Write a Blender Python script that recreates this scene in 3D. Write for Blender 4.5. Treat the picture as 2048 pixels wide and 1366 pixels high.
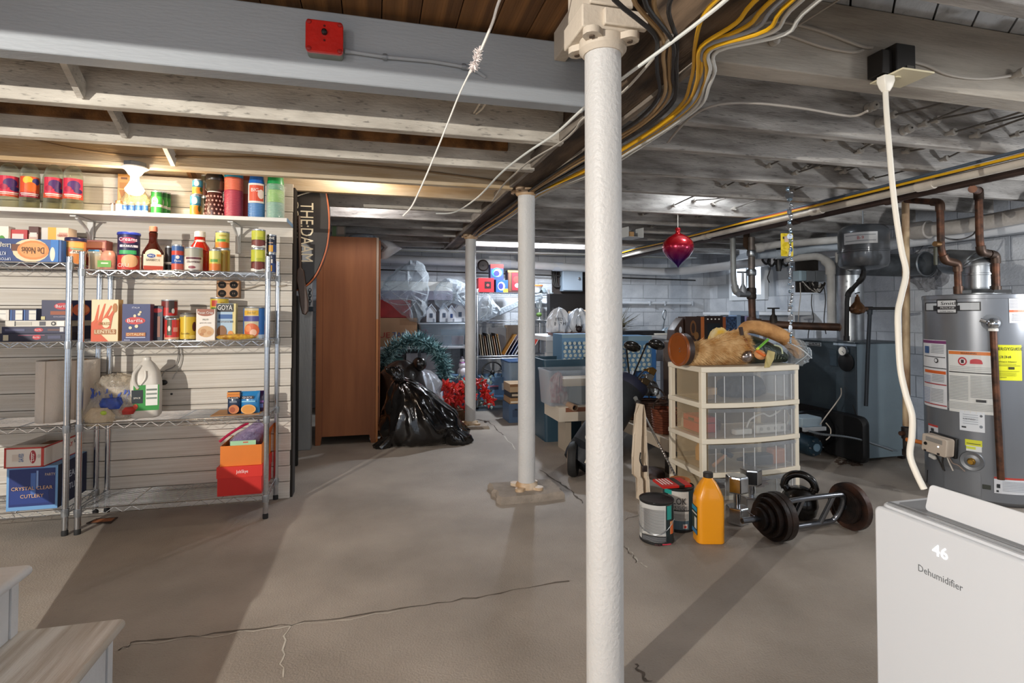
import bpy, bmesh, math, random
from mathutils import Vector, Matrix, noise
random.seed(7)
for _o in list(bpy.data.objects):
 bpy.data.objects.remove(_o, do_unlink=True)
SC = bpy.context.scene
COL = SC.collection
PI = math.pi
# ---------------------------------------------------------------- camera
EYE = 1.18
YAW = math.radians(14.2)
PITCH = 0.023
FPX = 1085.0
CX = 1024.0
CY = 627.0 - FPX * math.tan(PITCH)
_cam = bpy.data.cameras.new('camera')
_cam.sensor_width = 36.0
_cam.lens = FPX * 36.0 / 2048.0
_cam.shift_y = -(683.0 - CY) / 2048.0
_cam.clip_start = 0.05
CAM = bpy.data.objects.new('camera', _cam)
CAM.location = (0, 0, EYE)
CAM.rotation_euler = (PI / 2 + PITCH, 0, -YAW)
COL.objects.link(CAM)
SC.camera = CAM
# ---------------------------------------------------------------- world, lights, exposure
W = bpy.data.worlds.new('world')
SC.world = W
W.use_nodes = True
W.node_tree.nodes['Background'].inputs[0].default_value = (0.78, 0.87, 1.0, 1)
W.node_tree.nodes['Background'].inputs[1].default_value = 0.95
SC.view_settings.view_transform = 'Standard'
SC.view_settings.look = 'None'
SC.view_settings.exposure = 0.08
SC.view_settings.gamma = 1.0
SC.view_settings.use_curve_mapping = False
def lamp(name, loc, power, col, radius):
 l = bpy.data.lights.new(name, 'POINT')
 l.energy = power
 l.color = col
 l.shadow_soft_size = radius
 o = bpy.data.objects.new(name, l)
 o.location = loc
 COL.objects.link(o)
 return o
lamp('work_lamp_by_stairs', (-2.84, -0.75, 1.75), 580, (1.0, 0.95, 0.87), 0.01)
lamp('fill_behind_camera', (-0.5, -1.9, 1.7), 38, (1.0, 0.98, 0.95), 0.35)  # added soft fill from behind the view, no fixture there
lamp('fill_stairwell', (-0.9, 0.5, 1.95), 13, (1.0, 0.96, 0.90), 0.12)  # added fill above the near floor, just out of frame
lamp('fill_right', (2.5, 0.75, 1.98), 22, (1.0, 0.98, 0.95), 0.12)  # added fill for the right side, just out of frame
lamp('fill_bay', (-0.1, 4.56, 2.16), 12, (0.96, 0.97, 1.0), 0.05)  # added fill tucked out of sight between the rear left joists
lamp('fill_rear', (1.9, 6.28, 2.14), 150, (0.82, 0.90, 1.0), 0.05)  # added cool fill to brighten the back wall, hidden by joists
lamp('fill_heater', (4.2, 1.6, 1.25), 52, (0.95, 0.97, 1.0), 0.05)  # added fill for heater and boiler, out of frame to the right
lamp('fill_boiler', (2.6, 3.66, 2.16), 10, (0.90, 0.95, 1.0), 0.05)  # added weak fill hidden in the joist bay near the boiler
lamp('fill_left_bay', (-0.1, 3.62, 2.14), 8, (1.0, 0.90, 0.76), 0.05)  # added warm fill hidden in a left joist bay
# ---------------------------------------------------------------- picture <-> room helpers
_F = (math.sin(YAW) * math.cos(PITCH), math.cos(YAW) * math.cos(PITCH), math.sin(PITCH))
_R = (math.cos(YAW), -math.sin(YAW), 0.0)
_U = (-math.sin(YAW) * math.sin(PITCH), -math.cos(YAW) * math.sin(PITCH), math.cos(PITCH))
def ray(px, py):
 a = (px - CX) / FPX; b = -(py - CY) / FPX
 return Vector([_F[i] + a * _R[i] + b * _U[i] for i in range(3)])
def onz(px, py, z=0.0):
 d = ray(px, py); t = (z - EYE) / d.z
 return Vector((d.x * t, d.y * t, z))
def onY(px, py, Y):
 d = ray(px, py); t = Y / d.y
 return Vector((d.x * t, Y, EYE + d.z * t))
def onX(px, py, X):
 d = ray(px, py); t = X / d.x
 return Vector((X, d.y * t, EYE + d.z * t))
def xat(px, Y, z):
 k = (px - CX) / FPX
 return (k * (Y * _F[1] + (z - EYE) * _F[2]) - Y * _R[1]) / (_R[0] - k * _F[0])
def zat(py, X, Y):
 q = -(py - CY) / FPX
 return EYE + (q * (X * _F[0] + Y * _F[1]) - X * _U[0] - Y * _U[1]) / (_U[2] - q * _F[2])
def dpt(X, Y):
 return X * _F[0] + Y * _F[1]
# ---------------------------------------------------------------- materials
def hx(s):
 s = s.lstrip('#')
 v = [int(s[i:i + 2], 16) / 255 for i in (0, 2, 4)]
 return tuple([x / 12.92 if x <= 0.04045 else ((x + 0.055) / 1.055) ** 2.4 for x in v])
_MC = {}
def M(col, rough=0.5, metal=0.0, noise_amt=0.0, nscale=6.0, bump=0.0, bscale=60.0, coat=0.0, stretch=(1, 1, 1), dark=None, spots=0.0, emit=0.0, key=''):
 """plain procedural surface: base colour, broken up by noise, optional bump and specks"""
 k = (col, rough, metal, noise_amt, nscale, bump, bscale, coat, stretch, dark, spots, emit, key)
 if k in _MC: return _MC[k]
 c = hx(col) if isinstance(col, str) else col
 m = bpy.data.materials.new('surface'); m.use_nodes = True
 nt = m.node_tree; b = nt.nodes['Principled BSDF']
 b.inputs['Base Color'].default_value = (*c, 1)
 b.inputs['Roughness'].default_value = rough
 b.inputs['Metallic'].default_value = metal
 if coat: b.inputs['Coat Weight'].default_value = coat
 if emit:
  b.inputs['Emission Color'].default_value = (*c, 1); b.inputs['Emission Strength'].default_value = emit
 def coords(sc):
  tc = nt.nodes.new('ShaderNodeTexCoord'); mp = nt.nodes.new('ShaderNodeMapping')
  mp.inputs['Scale'].default_value = stretch
  nt.links.new(tc.outputs['Object'], mp.inputs['Vector'])
  n = nt.nodes.new('ShaderNodeTexNoise'); n.inputs['Scale'].default_value = sc; n.inputs['Detail'].default_value = 6
  nt.links.new(mp.outputs['Vector'], n.inputs['Vector'])
  return n
 last = None
 if noise_amt:
  n = coords(nscale)
  r = nt.nodes.new('ShaderNodeValToRGB'); r.color_ramp.elements[0].position = 0.35; r.color_ramp.elements[1].position = 0.65
  d = hx(dark) if dark else tuple(x * (1 - noise_amt) for x in c)
  r.color_ramp.elements[0].color = (*d, 1); r.color_ramp.elements[1].color = (*c, 1)
  nt.links.new(n.outputs['Fac'], r.inputs['Fac']); last = r.outputs['Color']
 if spots:
  n = coords(bscale * 0.6)
  r = nt.nodes.new('ShaderNodeValToRGB'); r.color_ramp.elements[0].position = 0.30; r.color_ramp.elements[1].position = 0.40
  r.color_ramp.elements[0].color = (1 - spots,) * 3 + (1,); r.color_ramp.elements[1].color = (1, 1, 1, 1)
  nt.links.new(n.outputs['Fac'], r.inputs['Fac'])
  mx = nt.nodes.new('ShaderNodeMix'); mx.data_type = 'RGBA'; mx.blend_type = 'MULTIPLY'; mx.inputs['Factor'].default_value = 1
  if last: nt.links.new(last, mx.inputs['A'])
  else: mx.inputs['A'].default_value = (*c, 1)
  nt.links.new(r.outputs['Color'], mx.inputs['B']); last = mx.outputs['Result']
 if last: nt.links.new(last, b.inputs['Base Color'])
 if bump:
  n = coords(bscale); bp = nt.nodes.new('ShaderNodeBump'); bp.inputs['Strength'].default_value = bump; bp.inputs['Distance'].default_value = 0.01
  nt.links.new(n.outputs['Fac'], bp.inputs['Height']); nt.links.new(bp.outputs['Normal'], b.inputs['Normal'])
 _MC[k] = m
 return m
def CLEAR(tint='#ffffff', body='#dfe6ea', op=0.12, rough=0.12, bump=0.0, bscale=20.0):
 """thin clear plastic or glass: mostly see-through with a glossy film"""
 k = ('clear', tint, body, op, rough, bump, bscale)
 if k in _MC: return _MC[k]
 m = bpy.data.materials.new('clear_film'); m.use_nodes = True
 nt = m.node_tree; out = nt.nodes['Material Output']; p = nt.nodes['Principled BSDF']
 p.inputs['Base Color'].default_value = (*hx(body), 1); p.inputs['Roughness'].default_value = rough; p.inputs['Specular IOR Level'].default_value = 0.95
 t = nt.nodes.new('ShaderNodeBsdfTransparent'); t.inputs[0].default_value = (*hx(tint), 1)
 lw = nt.nodes.new('ShaderNodeLayerWeight'); lw.inputs['Blend'].default_value = 0.35
 mr = nt.nodes.new('ShaderNodeMapRange'); mr.inputs['To Min'].default_value = op; mr.inputs['To Max'].default_value = min(1.0, op + 0.55)
 nt.links.new(lw.outputs['Facing'], mr.inputs['Value'])
 mx = nt.nodes.new('ShaderNodeMixShader')
 nt.links.new(mr.outputs['Result'], mx.inputs['Fac']); nt.links.new(t.outputs[0], mx.inputs[1]); nt.links.new(p.outputs[0], mx.inputs[2])
 nt.links.new(mx.outputs[0], out.inputs['Surface'])
 if bump:
  n = nt.nodes.new('ShaderNodeTexNoise'); n.inputs['Scale'].default_value = bscale; n.inputs['Detail'].default_value = 4
  tc = nt.nodes.new('ShaderNodeTexCoord'); nt.links.new(tc.outputs['Object'], n.inputs['Vector'])
  bp = nt.nodes.new('ShaderNodeBump'); bp.inputs['Strength'].default_value = bump; bp.inputs['Distance'].default_value = 0.03
  nt.links.new(n.outputs['Fac'], bp.inputs['Height']); nt.links.new(bp.outputs['Normal'], p.inputs['Normal']); nt.links.new(bp.outputs['Normal'], lw.inputs['Normal'])
 _MC[k] = m
 return m
def WOOD(a, b, rough=0.5, scale=(1, 12, 12), bump=0.1):
 k = ('wood', a, b, rough, scale, bump)
 if k in _MC: return _MC[k]
 m = M(a, rough, 0, 0.4, 3.0, bump, 14.0, 0, scale, b, key=str(k))
 _MC[k] = m
 return m
# ---------------------------------------------------------------- mesh builder
class MB:
 def __init__(s):
  s.v = []; s.f = []; s.m = []; s.mi = 0
 def add(s, vs, fs):
  n = len(s.v); s.v += [tuple(v) for v in vs]
  for f in fs:
   s.f.append(tuple(n + i for i in f)); s.m.append(s.mi)
  return s
 def box(s, x0, x1, y0, y1, z0, z1):
  return s.add([(x0, y0, z0), (x1, y0, z0), (x1, y1, z0), (x0, y1, z0), (x0, y0, z1), (x1, y0, z1), (x1, y1, z1), (x0, y1, z1)],
      [(0, 3, 2, 1), (4, 5, 6, 7), (0, 1, 5, 4), (1, 2, 6, 5), (2, 3, 7, 6), (3, 0, 4, 7)])
 def cbox(s, c, d):
  return s.box(c[0] - d[0] / 2, c[0] + d[0] / 2, c[1] - d[1] / 2, c[1] + d[1] / 2, c[2] - d[2] / 2, c[2] + d[2] / 2)
 def bar(s, p, q, w, h, up=(0, 0, 1)):
  """rectangular bar from p to q"""
  p = Vector(p); q = Vector(q); d = (q - p).normalized(); u = Vector(up)
  sx = d.cross(u)
  if sx.length < 1e-4: sx = d.cross(Vector((1, 0, 0)))
  sx.normalize(); u = sx.cross(d)
  vs = []
  for e in (p, q):
   for a, b in ((-1, -1), (1, -1), (1, 1), (-1, 1)):
    vs.append(e + sx * a * w / 2 + u * b * h / 2)
  return s.add(vs, [(3, 2, 1, 0), (4, 5, 6, 7), (0, 1, 5, 4), (1, 2, 6, 5), (2, 3, 7, 6), (3, 0, 4, 7)])
 def rings(s, rings, closed=True, cap=True):
  n = len(rings[0]); vs = [v for r in rings for v in r]; fs = []
  for i in range(len(rings) - 1):
   for j in range(n if closed else n - 1):
    k = (j + 1) % n
    fs.append((i * n + j, i * n + k, (i + 1) * n + k, (i + 1) * n + j))
  if cap and closed:
   fs.append(tuple(range(n))[::-1]); fs.append(tuple((len(rings) - 1) * n + j for j in range(n)))
  return s.add(vs, fs)
 def lathe(s, prof, n=20, c=(0, 0, 0), cap=True, sx=1.0, sy=1.0, a0=0.0, a1=2 * PI):
  full = abs(a1 - a0 - 2 * PI) < 1e-6
  rs = []
  for r, z in prof:
   rs.append([(c[0] + sx * r * math.cos(a0 + (a1 - a0) * j / (n if full else n - 1)), c[1] + sy * r * math.sin(a0 + (a1 - a0) * j / (n if full else n - 1)), c[2] + z) for j in range(n)])
  return s.rings(rs, full, cap)
 def tube(s, pts, r, n=8, cap=True):
  pts = [Vector(p) for p in pts]; rr = r if isinstance(r, (list, tuple)) else [r] * len(pts)
  rs = []; u = None
  for i, p in enumerate(pts):
   d = (pts[min(i + 1, len(pts) - 1)] - pts[max(i - 1, 0)])
   if d.length < 1e-9: d = Vector((0, 0, 1))
   d.normalize()
   if u is None:
    u = d.orthogonal().normalized()
   else:
    u = u - d * u.dot(d)
    u = d.orthogonal().normalized() if u.length < 1e-6 else u.normalized()
   w = d.cross(u)
   rs.append([p + (u * math.cos(2 * PI * j / n) + w * math.sin(2 * PI * j / n)) * rr[i] for j in range(n)])
  return s.rings(rs, True, cap)
 def ball(s, c, r, n=14, m=9, sq=(1, 1, 1)):
  prof = []
  for i in range(m + 1):
   a = -PI / 2 + PI * i / m
   prof.append((max(1e-4, r * math.cos(a)), r * math.sin(a)))
  rs = [[(c[0] + sq[0] * rr * math.cos(2 * PI * j / n), c[1] + sq[1] * rr * math.sin(2 * PI * j / n), c[2] + sq[2] * z) for j in range(n)] for rr, z in prof]
  return s.rings(rs)
 def prism(s, poly, h0, h1, axis='y'):
  """2-D outline (u, v) pushed along an axis; axis y: u=x, v=z"""
  def mk(u, v, h):
   return {'y': (u, h, v), 'x': (h, u, v), 'z': (u, v, h)}[axis]
  n = len(poly)
  vs = [mk(u, v, h0) for u, v in poly] + [mk(u, v, h1) for u, v in poly]
  fs = [tuple(range(n)), tuple(range(2 * n - 1, n - 1, -1))] + [(i, (i + 1) % n, n + (i + 1) % n, n + i) for i in range(n)]
  return s.add(vs, fs)
 def text(s, body, size, at=(0, 0, 0), rx=PI / 2, rz=0.0, roll=0.0, ext=0.0006, align='CENTER', width=None):
  """flat lettering, read from -y when rx is 90 degrees"""
  c = bpy.data.curves.new('t', 'FONT'); c.body = body; c.size = size; c.align_x = align; c.align_y = 'CENTER'; c.resolution_u = 2; c.extrude = ext
  o = bpy.data.objects.new('t', c); me = bpy.data.meshes.new_from_object(o)
  sx = 1.0
  if width and len(me.vertices):
   xs = [v.co.x for v in me.vertices]; sx = width / max(1e-6, max(xs) - min(xs))
  mt = Matrix.Translation(at) @ Matrix.Rotation(rz, 4, 'Z') @ Matrix.Rotation(rx, 4, 'X') @ Matrix.Rotation(roll, 4, 'Z') @ Matrix.Diagonal((sx, 1, 1, 1))
  s.add([mt @ v.co for v in me.vertices], [tuple(p.vertices) for p in me.polygons])
  bpy.data.objects.remove(o); bpy.data.meshes.remove(me); bpy.data.curves.remove(c)
  return s
 def bend(s, start, r, cx=0.0, cy=0.0):
  """wrap vertices from index START (drawn in the x-z plane, y = offset outwards negative) round a cylinder of radius R facing -y"""
  for i in range(start, len(s.v)):
   x, y, z = s.v[i]; a = (x - cx) / r; q = r - y
   s.v[i] = (cx + q * math.sin(a), cy - q * math.cos(a), z)
  return s
 def mesh(s, mats, smooth=True, angle=38):
  me = bpy.data.meshes.new('mesh')
  me.from_pydata(s.v, [], s.f)
  if not isinstance(mats, (list, tuple)): mats = [mats]
  for m in mats: me.materials.append(m)
  if len(mats) > 1: me.polygons.foreach_set('material_index', s.m)
  if smooth:
   me.polygons.foreach_set('use_smooth', [True] * len(s.f))
   me.set_sharp_from_angle(angle=math.radians(angle))
  bm = bmesh.new(); bm.from_mesh(me); bmesh.ops.recalc_face_normals(bm, faces=bm.faces); bm.to_mesh(me); bm.free()
  me.update()
  return me
 def obj(s, name, mats, parent=None, smooth=True, bevel=0.0, loc=None, rot=None, angle=38, label=None, sub=0):
  o = bpy.data.objects.new(name, s.mesh(mats, smooth, angle)); COL.objects.link(o)
  if parent: o.parent = parent
  if loc is not None: o.location = loc
  if rot is not None: o.rotation_euler = rot
  if label: o['label'] = label
  if bevel:
   md = o.modifiers.new('bevel', 'BEVEL'); md.width = bevel; md.segments = 2; md.limit_method = 'ANGLE'
  if sub:
   md = o.modifiers.new('sub', 'SUBSURF'); md.levels = sub; md.render_levels = sub
  return o
def thing(name, label, cat, loc=(0, 0, 0), rz=0.0, group=None):
 o = bpy.data.objects.new(name, None); COL.objects.link(o)
 o.location = loc; o.rotation_euler = (0, 0, rz); o.empty_display_size = 0.05
 o['label'] = label; o['category'] = cat
 if group: o['group'] = group
 return o
def tag(o, label, cat, group=None):
 o['label'] = label; o['category'] = cat
 if group: o['group'] = group
 return o
def struct(o):
 o['kind'] = 'structure'
 return o
def dup(root, loc, rz, label, group=None):
 r = root.copy(); COL.objects.link(r); r.location = loc; r.rotation_euler = (0, 0, rz); r['label'] = label
 if group: r['group'] = group
 for ch in root.children:
  c = ch.copy(); COL.objects.link(c); c.parent = r
  for g in ch.children:
   d = g.copy(); COL.objects.link(d); d.parent = c
 return r
def link(me, name, parent=None, loc=(0, 0, 0), rot=(0, 0, 0), scale=(1, 1, 1)):
 o = bpy.data.objects.new(name, me); COL.objects.link(o); o.parent = parent; o.location = loc; o.rotation_euler = rot; o.scale = scale
 return o
def smoothpath(pts, n=6):
 """Catmull-Rom through the points"""
 P = [Vector(p) for p in pts]; out = []
 for i in range(len(P) - 1):
  a = P[max(i - 1, 0)]; b = P[i]; c = P[i + 1]; d = P[min(i + 2, len(P) - 1)]
  for k in range(n):
   t = k / n
   out.append(0.5 * ((2 * b) + (c - a) * t + (2 * a - 5 * b + 4 * c - d) * t * t + (3 * b - a - 3 * c + d) * t ** 3))
 out.append(P[-1])
 return out
def rrect(w, h, r, n=4):
 out = []
 for cx, cy, a in ((w / 2 - r, h / 2 - r, 0), (-w / 2 + r, h / 2 - r, PI / 2), (-w / 2 + r, -h / 2 + r, PI), (w / 2 - r, -h / 2 + r, 1.5 * PI)):
  for k in range(n + 1):
   b = a + PI / 2 * k / n; out.append((cx + r * math.cos(b), cy + r * math.sin(b)))
 return out
def ell(w, h, n=20, cx=0, cz=0):
 return [(cx + w / 2 * math.cos(2 * PI * i / n), cz + h / 2 * math.sin(2 * PI * i / n)) for i in range(n)]
WHITE = M('#e4e2dd', 0.55, 0, 0.06, 5, 0.15, 90)
JOIST = M('#d6cfc2', 0.75, 0, 0.22, 7, 0.35, 70, 0, (0.5, 2, 2), '#aca498', 0.5)
JOISTW = M('#d8cbb4', 0.7, 0, 0.25, 4, 0.3, 40, 0, (0.4, 3, 3), '#b89c74', 0.0)
JOISTG = M('#bdb9b4', 0.8, 0, 0.35, 6, 0.4, 60, 0, (0.5, 3, 3), '#7d7873', 0.45)
BEAMG = M('#9fa4a9', 0.6, 0, 0.06, 5, 0.2, 60, 0, (0.4, 2, 2))
RAWWOOD = M('#8a5f33', 0.8, 0, 0.5, 5, 0.3, 40, 0, (3, 0.4, 3), '#4e3218')
CHROME = M('#c9ccd0', 0.18, 1.0)
STEEL = M('#9fa3a6', 0.35, 1.0, 0.15, 12)
GALV = M('#a9adb0', 0.38, 0.9, 0.25, 14)
BLACK = M('#141414', 0.45)
RUBBER = M('#1b1a19', 0.7)
IRON = M('#3b332d', 0.55, 0.5, 0.5, 14, 0.3, 60, 0, (1, 1, 1), '#1f1815')
COPPER = M('#6a4430', 0.5, 0.5, 0.5, 18, 0.1, 60, 0, (1, 1, 1), '#30221b')
CARD = M('#b98a5c', 0.8, 0, 0.1, 8)
PAPER = M('#eceae4', 0.7)
# the setting
FLOORM = M('#a79d92', 0.62, 0, 0.22, 1.6, 0.35, 130, 0.0, (1, 1, 1), '#8b8278', 0.10)
struct(MB().box(-6.5, 5.1, -3.5, 7.4, -0.12, 0).obj('floor', FLOORM, smooth=False))
FLOOR = bpy.data.objects['floor']
CRACK = M('#665c52', 0.9, 0, 0.4, 30); SCUFF = M('#c9c2b6', 0.8, 0, 0.2, 30)
def crack(pts, w, m, seed=1):
 rnd = random.Random(seed); P = [onz(x, y) for x, y in pts]; b = MB(); L = []
 for i in range(len(P) - 1):
  for k in range(6):
   p = P[i].lerp(P[i + 1], k / 6); d = (P[i + 1] - P[i]).normalized(); n = Vector((-d.y, d.x, 0))
   p = p + n * rnd.uniform(-0.011, 0.011); ww = w * rnd.uniform(0.3, 1.3)
   L.append((p + n * ww, p - n * ww))
 vs = [(q.x, q.y, 0.0012) for a in L for q in a]
 b.add(vs, [(2 * i, 2 * i + 1, 2 * i + 3, 2 * i + 2) for i in range(len(L) - 1)])
 return b.obj('crack', m, FLOOR, smooth=False)
crack([(235, 1300), (270, 1285), (400, 1272), (560, 1252), (700, 1234), (850, 1212), (1000, 1186), (1165, 1158)], 0.004, CRACK, 3)
crack([(235, 1302), (270, 1288), (400, 1275), (560, 1255), (700, 1237), (850, 1214)], 0.003, SCUFF, 5)
crack([(577, 1254), (566, 1310), (560, 1366)], 0.003, SCUFF, 6)
crack([(1080, 940), (1120, 965), (1150, 990), (1172, 1010)], 0.008, CRACK, 7)
crack([(1010, 872), (1035, 905)], 0.006, SCUFF, 8)
crack([(978, 843), (995, 860), (1010, 872)], 0.006, CRACK, 8)
crack([(1246, 1088), (1262, 1105), (1278, 1125), (1300, 1136)], 0.004, SCUFF, 9)
crack([(1246, 1092), (1262, 1110), (1277, 1129)], 0.003, CRACK, 10)
crack([(1250, 1040), (1300, 1022)], 0.002, CRACK, 11)
crack([(1272, 1328), (1290, 1355), (1304, 1366)], 0.006, CRACK, 12)
WY = 3.74
WX = xat(582, WY, 0.8)
PLANKW = M('#e3ddd3', 0.6, 0, 0.10, 3, 0.35, 70, 0, (0.6, 2, 3), '#cfc6b8', 0.12)
wl = struct(MB().box(-6.0, WX - 0.004, WY + 0.02, WY + 0.12, 0, 2.0).obj('wall_shelf', M('#6d655c', 0.9), smooth=False))
zz = 0.0; rnd = random.Random(4)
hts = [0.108, 0.1, 0.095, 0.112, 0.1, 0.104, 0.098, 0.11, 0.1, 0.1, 0.105, 0.095, 0.1, 0.108, 0.1, 0.098, 0.104, 0.1, 0.1, 0.085]
plank_me = MB().box(-5.4, 0, 0, 0.02, 0.0, 1.0).mesh(PLANKW, False)
for h in hts:
 link(plank_me, 'plank', wl, (WX + rnd.uniform(-0.004, 0.002), WY + rnd.uniform(-0.003, 0.003), zz + 0.0018), (0, 0, 0), (1, 1, h - 0.0045)); zz += h
struct(MB().box(WX - 0.01, WX + 0.012, WY + 0.02, WY + 0.13, 0, 2.0).obj('wall_end_shade', M('#2a241f', .9), smooth=False))  # unlit end of the wall, its shade put into the dark colour
BX, BY = 4.9, 7.2
BLOCK = M('#cdd0d4', 0.75, 0, 0.14, 3, 0.4, 60, 0, (1, 1, 1), '#aeb2b8', 0.10)
MORT = M('#9fa3a8', 0.9)
wb = struct(MB().box(-1.6, BX, BY, BY + 0.15, 0, 2.25).obj('wall_back', MORT, smooth=False))
wr = struct(MB().box(BX, BX + 0.15, -3.4, BY, 0, 2.25).obj('wall_right', MORT, smooth=False))
WIN_Y0, WIN_Y1 = 5.98, 6.62; WIN_Z0, WIN_Z1 = 1.40, 1.88
blk = MB().box(0, 0.392, -0.007, 0.02, 0, 0.192).mesh(BLOCK, False)
for r in range(11):
 for c in range(-4, 13):
  x = c * 0.4 + (0.2 if r % 2 else 0)
  if x < -1.5 or x > BX - 0.1: continue
  link(blk, 'block', wb, (x, BY + rnd.uniform(-0.003, 0.002), r * 0.2 + 0.004), (0, 0, 0), (min(1, (BX - x) / 0.4), 1, 1))
for r in range(11):
 for c in range(4, 18):
  y = c * 0.4 + (0.2 if r % 2 else 0)
  if y > BY - 0.1: continue
  if y + 0.39 > WIN_Y0 and y < WIN_Y1 and r * 0.2 + 0.19 > WIN_Z0 and r * 0.2 < WIN_Z1: continue
  link(blk, 'block', wr, (BX + rnd.uniform(-0.002, 0.003), y, r * 0.2 + 0.004), (0, 0, PI / 2), (min(1, (BY - y) / 0.4), -1, 1))
wlr = struct(MB().box(-1.0, -0.93, WY + 0.14, BY, 0, 2.0).obj('wall_left', M('#8b857e', 0.8, 0, 0.2, 4), smooth=False))
wd = MB().box(BX - 0.06, BX + 0.0, WIN_Y0 - 0.04, WIN_Y0 + 0.03, WIN_Z0 - 0.04, WIN_Z1 + 0.04).box(BX - 0.06, BX, WIN_Y1 - 0.03, WIN_Y1 + 0.04, WIN_Z0 - 0.04, WIN_Z1 + 0.04)
wd.box(BX - 0.06, BX, WIN_Y0 + 0.03, WIN_Y1 - 0.03, WIN_Z0 - 0.04, WIN_Z0 + 0.03).box(BX - 0.06, BX, WIN_Y0 + 0.03, WIN_Y1 - 0.03, WIN_Z1 - 0.03, WIN_Z1 + 0.04)
wd.box(BX - 0.05, BX, (WIN_Y0 + WIN_Y1) / 2 - 0.015, (WIN_Y0 + WIN_Y1) / 2 + 0.015, WIN_Z0 + 0.03, WIN_Z1 - 0.03)
win = struct(wd.obj('window_1', M('#dfe3e6', 0.5), bevel=0.004))
MB().box(BX - 0.03, BX - 0.022, WIN_Y0 + 0.03, WIN_Y1 - 0.03, WIN_Z0 + 0.03, WIN_Z1 - 0.03).obj('pane', M('#dfeeff', 0.3, emit=2.2), win, False, label='bright frosted pane lit by daylight')
lb = MB().box(BX - 0.32, BX - 0.03, 5.2, 6.9, 1.16, 1.20).box(BX - 0.30, BX - 0.26, 5.2, 5.26, 0, 1.16).box(BX - 0.30, BX - 0.26, 6.0, 6.06, 0, 1.16).box(BX - 0.30, BX - 0.26, 6.84, 6.9, 0, 1.16)
o = lb.obj('wall_ledge', M('#d5d8db', 0.6, 0, 0.1), bevel=0.004); tag(o, 'white wooden ledge frame standing under the small bright window', 'ledge')
ceil = struct(MB().box(-6.5, 5.1, -3.5, 7.4, 2.30, 2.36).obj('ceiling', M('#3c2c1d', 0.9), smooth=False))
SUBR = M('#c2c6ca', 0.7, 0, 0.15, 4, 0.2, 50, 0, (0.5, 2, 2), '#9a9ea3', 0.2)
bme = MB().box(0, 0.135, 0, 1, 0, 0.02).mesh(RAWWOOD, False)
for i in range(46):
 link(bme, 'board', ceil, (-5.4 + i * 0.139, -1.2, 2.277 + rnd.uniform(0, 0.003)), (0, 0, 0), (1, 8.5, 1))
bme2 = MB().box(-3.2, 3.2, 0, 0.125, 0, 0.02).mesh(SUBR, False)
for i in range(40):
 t = i * 0.132 - 2.6
 if abs(t) > 2.5: continue
 L = 1.0
 link(bme2, 'board', ceil, (3.08 - t * 0.7071, 2.2 + t * 0.7071, 2.262), (0, 0, PI / 4), ((2.0 - abs(t) * 0.55) / 3.2 if abs(t) < 2.6 else 0.2, 1, 1))
def joist(y, x0, x1, m, t=0.05, z0=2.0, z1=2.26, name='joist'):
 o = MB().box(x0, x1, y, y + t, z0, z1).obj('ceiling_joist', m, bevel=0.004)
 return struct(o)
LEFTJ = [2.40, 2.88, 3.37, 3.84, 4.32, 4.80, 5.28, 5.76, 6.24, 6.72]
LJ = []
for i, y in enumerate(LEFTJ):
 LJ.append(joist(y, -6.2 if i < 3 else -5.8, 0.86, [JOIST, JOIST, JOISTW, JOISTW, JOIST, JOISTG, JOISTG, JOISTG, JOISTG, JOISTG][i], z0=[1.98, 1.975, 1.98][i] if i < 3 else 2.0))
struct(MB().box(-4.2, -0.9, 0.6, 0.65, 1.905, 2.25).obj('ceiling_shade_board', BEAMG, smooth=False))  # unseen board added to keep lamp light off the upper grey beam
struct(MB().box(-6.0, 0.7, 2.858, 2.878, 2.07, 2.25).obj('ceiling_nailer', RAWWOOD, smooth=False))
beam = struct(MB().box(-6.2, 0.82, 2.0, 2.075, 2.0, 2.25).obj('ceiling_beam', BEAMG, bevel=0.005))
RIGHTJ = [1.53, 2.05, 2.41, 2.87, 3.31, 3.97, 4.5, 5.0, 5.5, 6.0, 6.5]
for i, y in enumerate(RIGHTJ):
 joist(y, 1.0, BX, JOISTG if i else M('#bab3a8', 0.75, 0, 0.25, 5, 0.3, 50, 0, (0.4, 2, 3), '#958d82', 0.15), 0.09 if i == 0 else 0.05)
joist(1.05, 1.0, BX, JOISTG); joist(0.55, 1.0, BX, JOISTG)
GIRD = M('#6b5845', 0.8, 0, 0.5, 5, 0.4, 40, 0, (3, 0.5, 3), '#2f2319')
struct(MB().box(0.86, 1.0, -1.5, 7.1, 2.0, 2.25).obj('ceiling_girder', GIRD, bevel=0.006))
struct(MB().box(0.835, 0.862, 2.1, 7.1, 1.99, 2.06).box(1.0, 1.03, 0.2, 7.1, 1.985, 2.05).obj('trim_2', M('#a39a8e', 0.8, 0, 0.4, 6, 0.3, 30, 0, (2, 0.4, 2), '#5c5147'), bevel=0.004))
def strut(p, q, m=JOIST, w=0.065, t=0.022):
 return struct(MB().bar(p, q, w, t, (1, 0, 0)).obj('ceiling_strut', m, smooth=False))
for px, py, ya, yb, mm in ((118, 150, 2.07, 2.40, JOIST), (208, 235, 2.45, 2.88, JOIST), (318, 305, 2.93, 3.37, WHITE), (367, 350, 3.42, 3.84, RAWWOOD)):
 x = xat(px, (ya + yb) / 2, 2.1)
 strut((x - 0.0, ya, 2.24), (x, yb, 2.025), mm)
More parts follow.
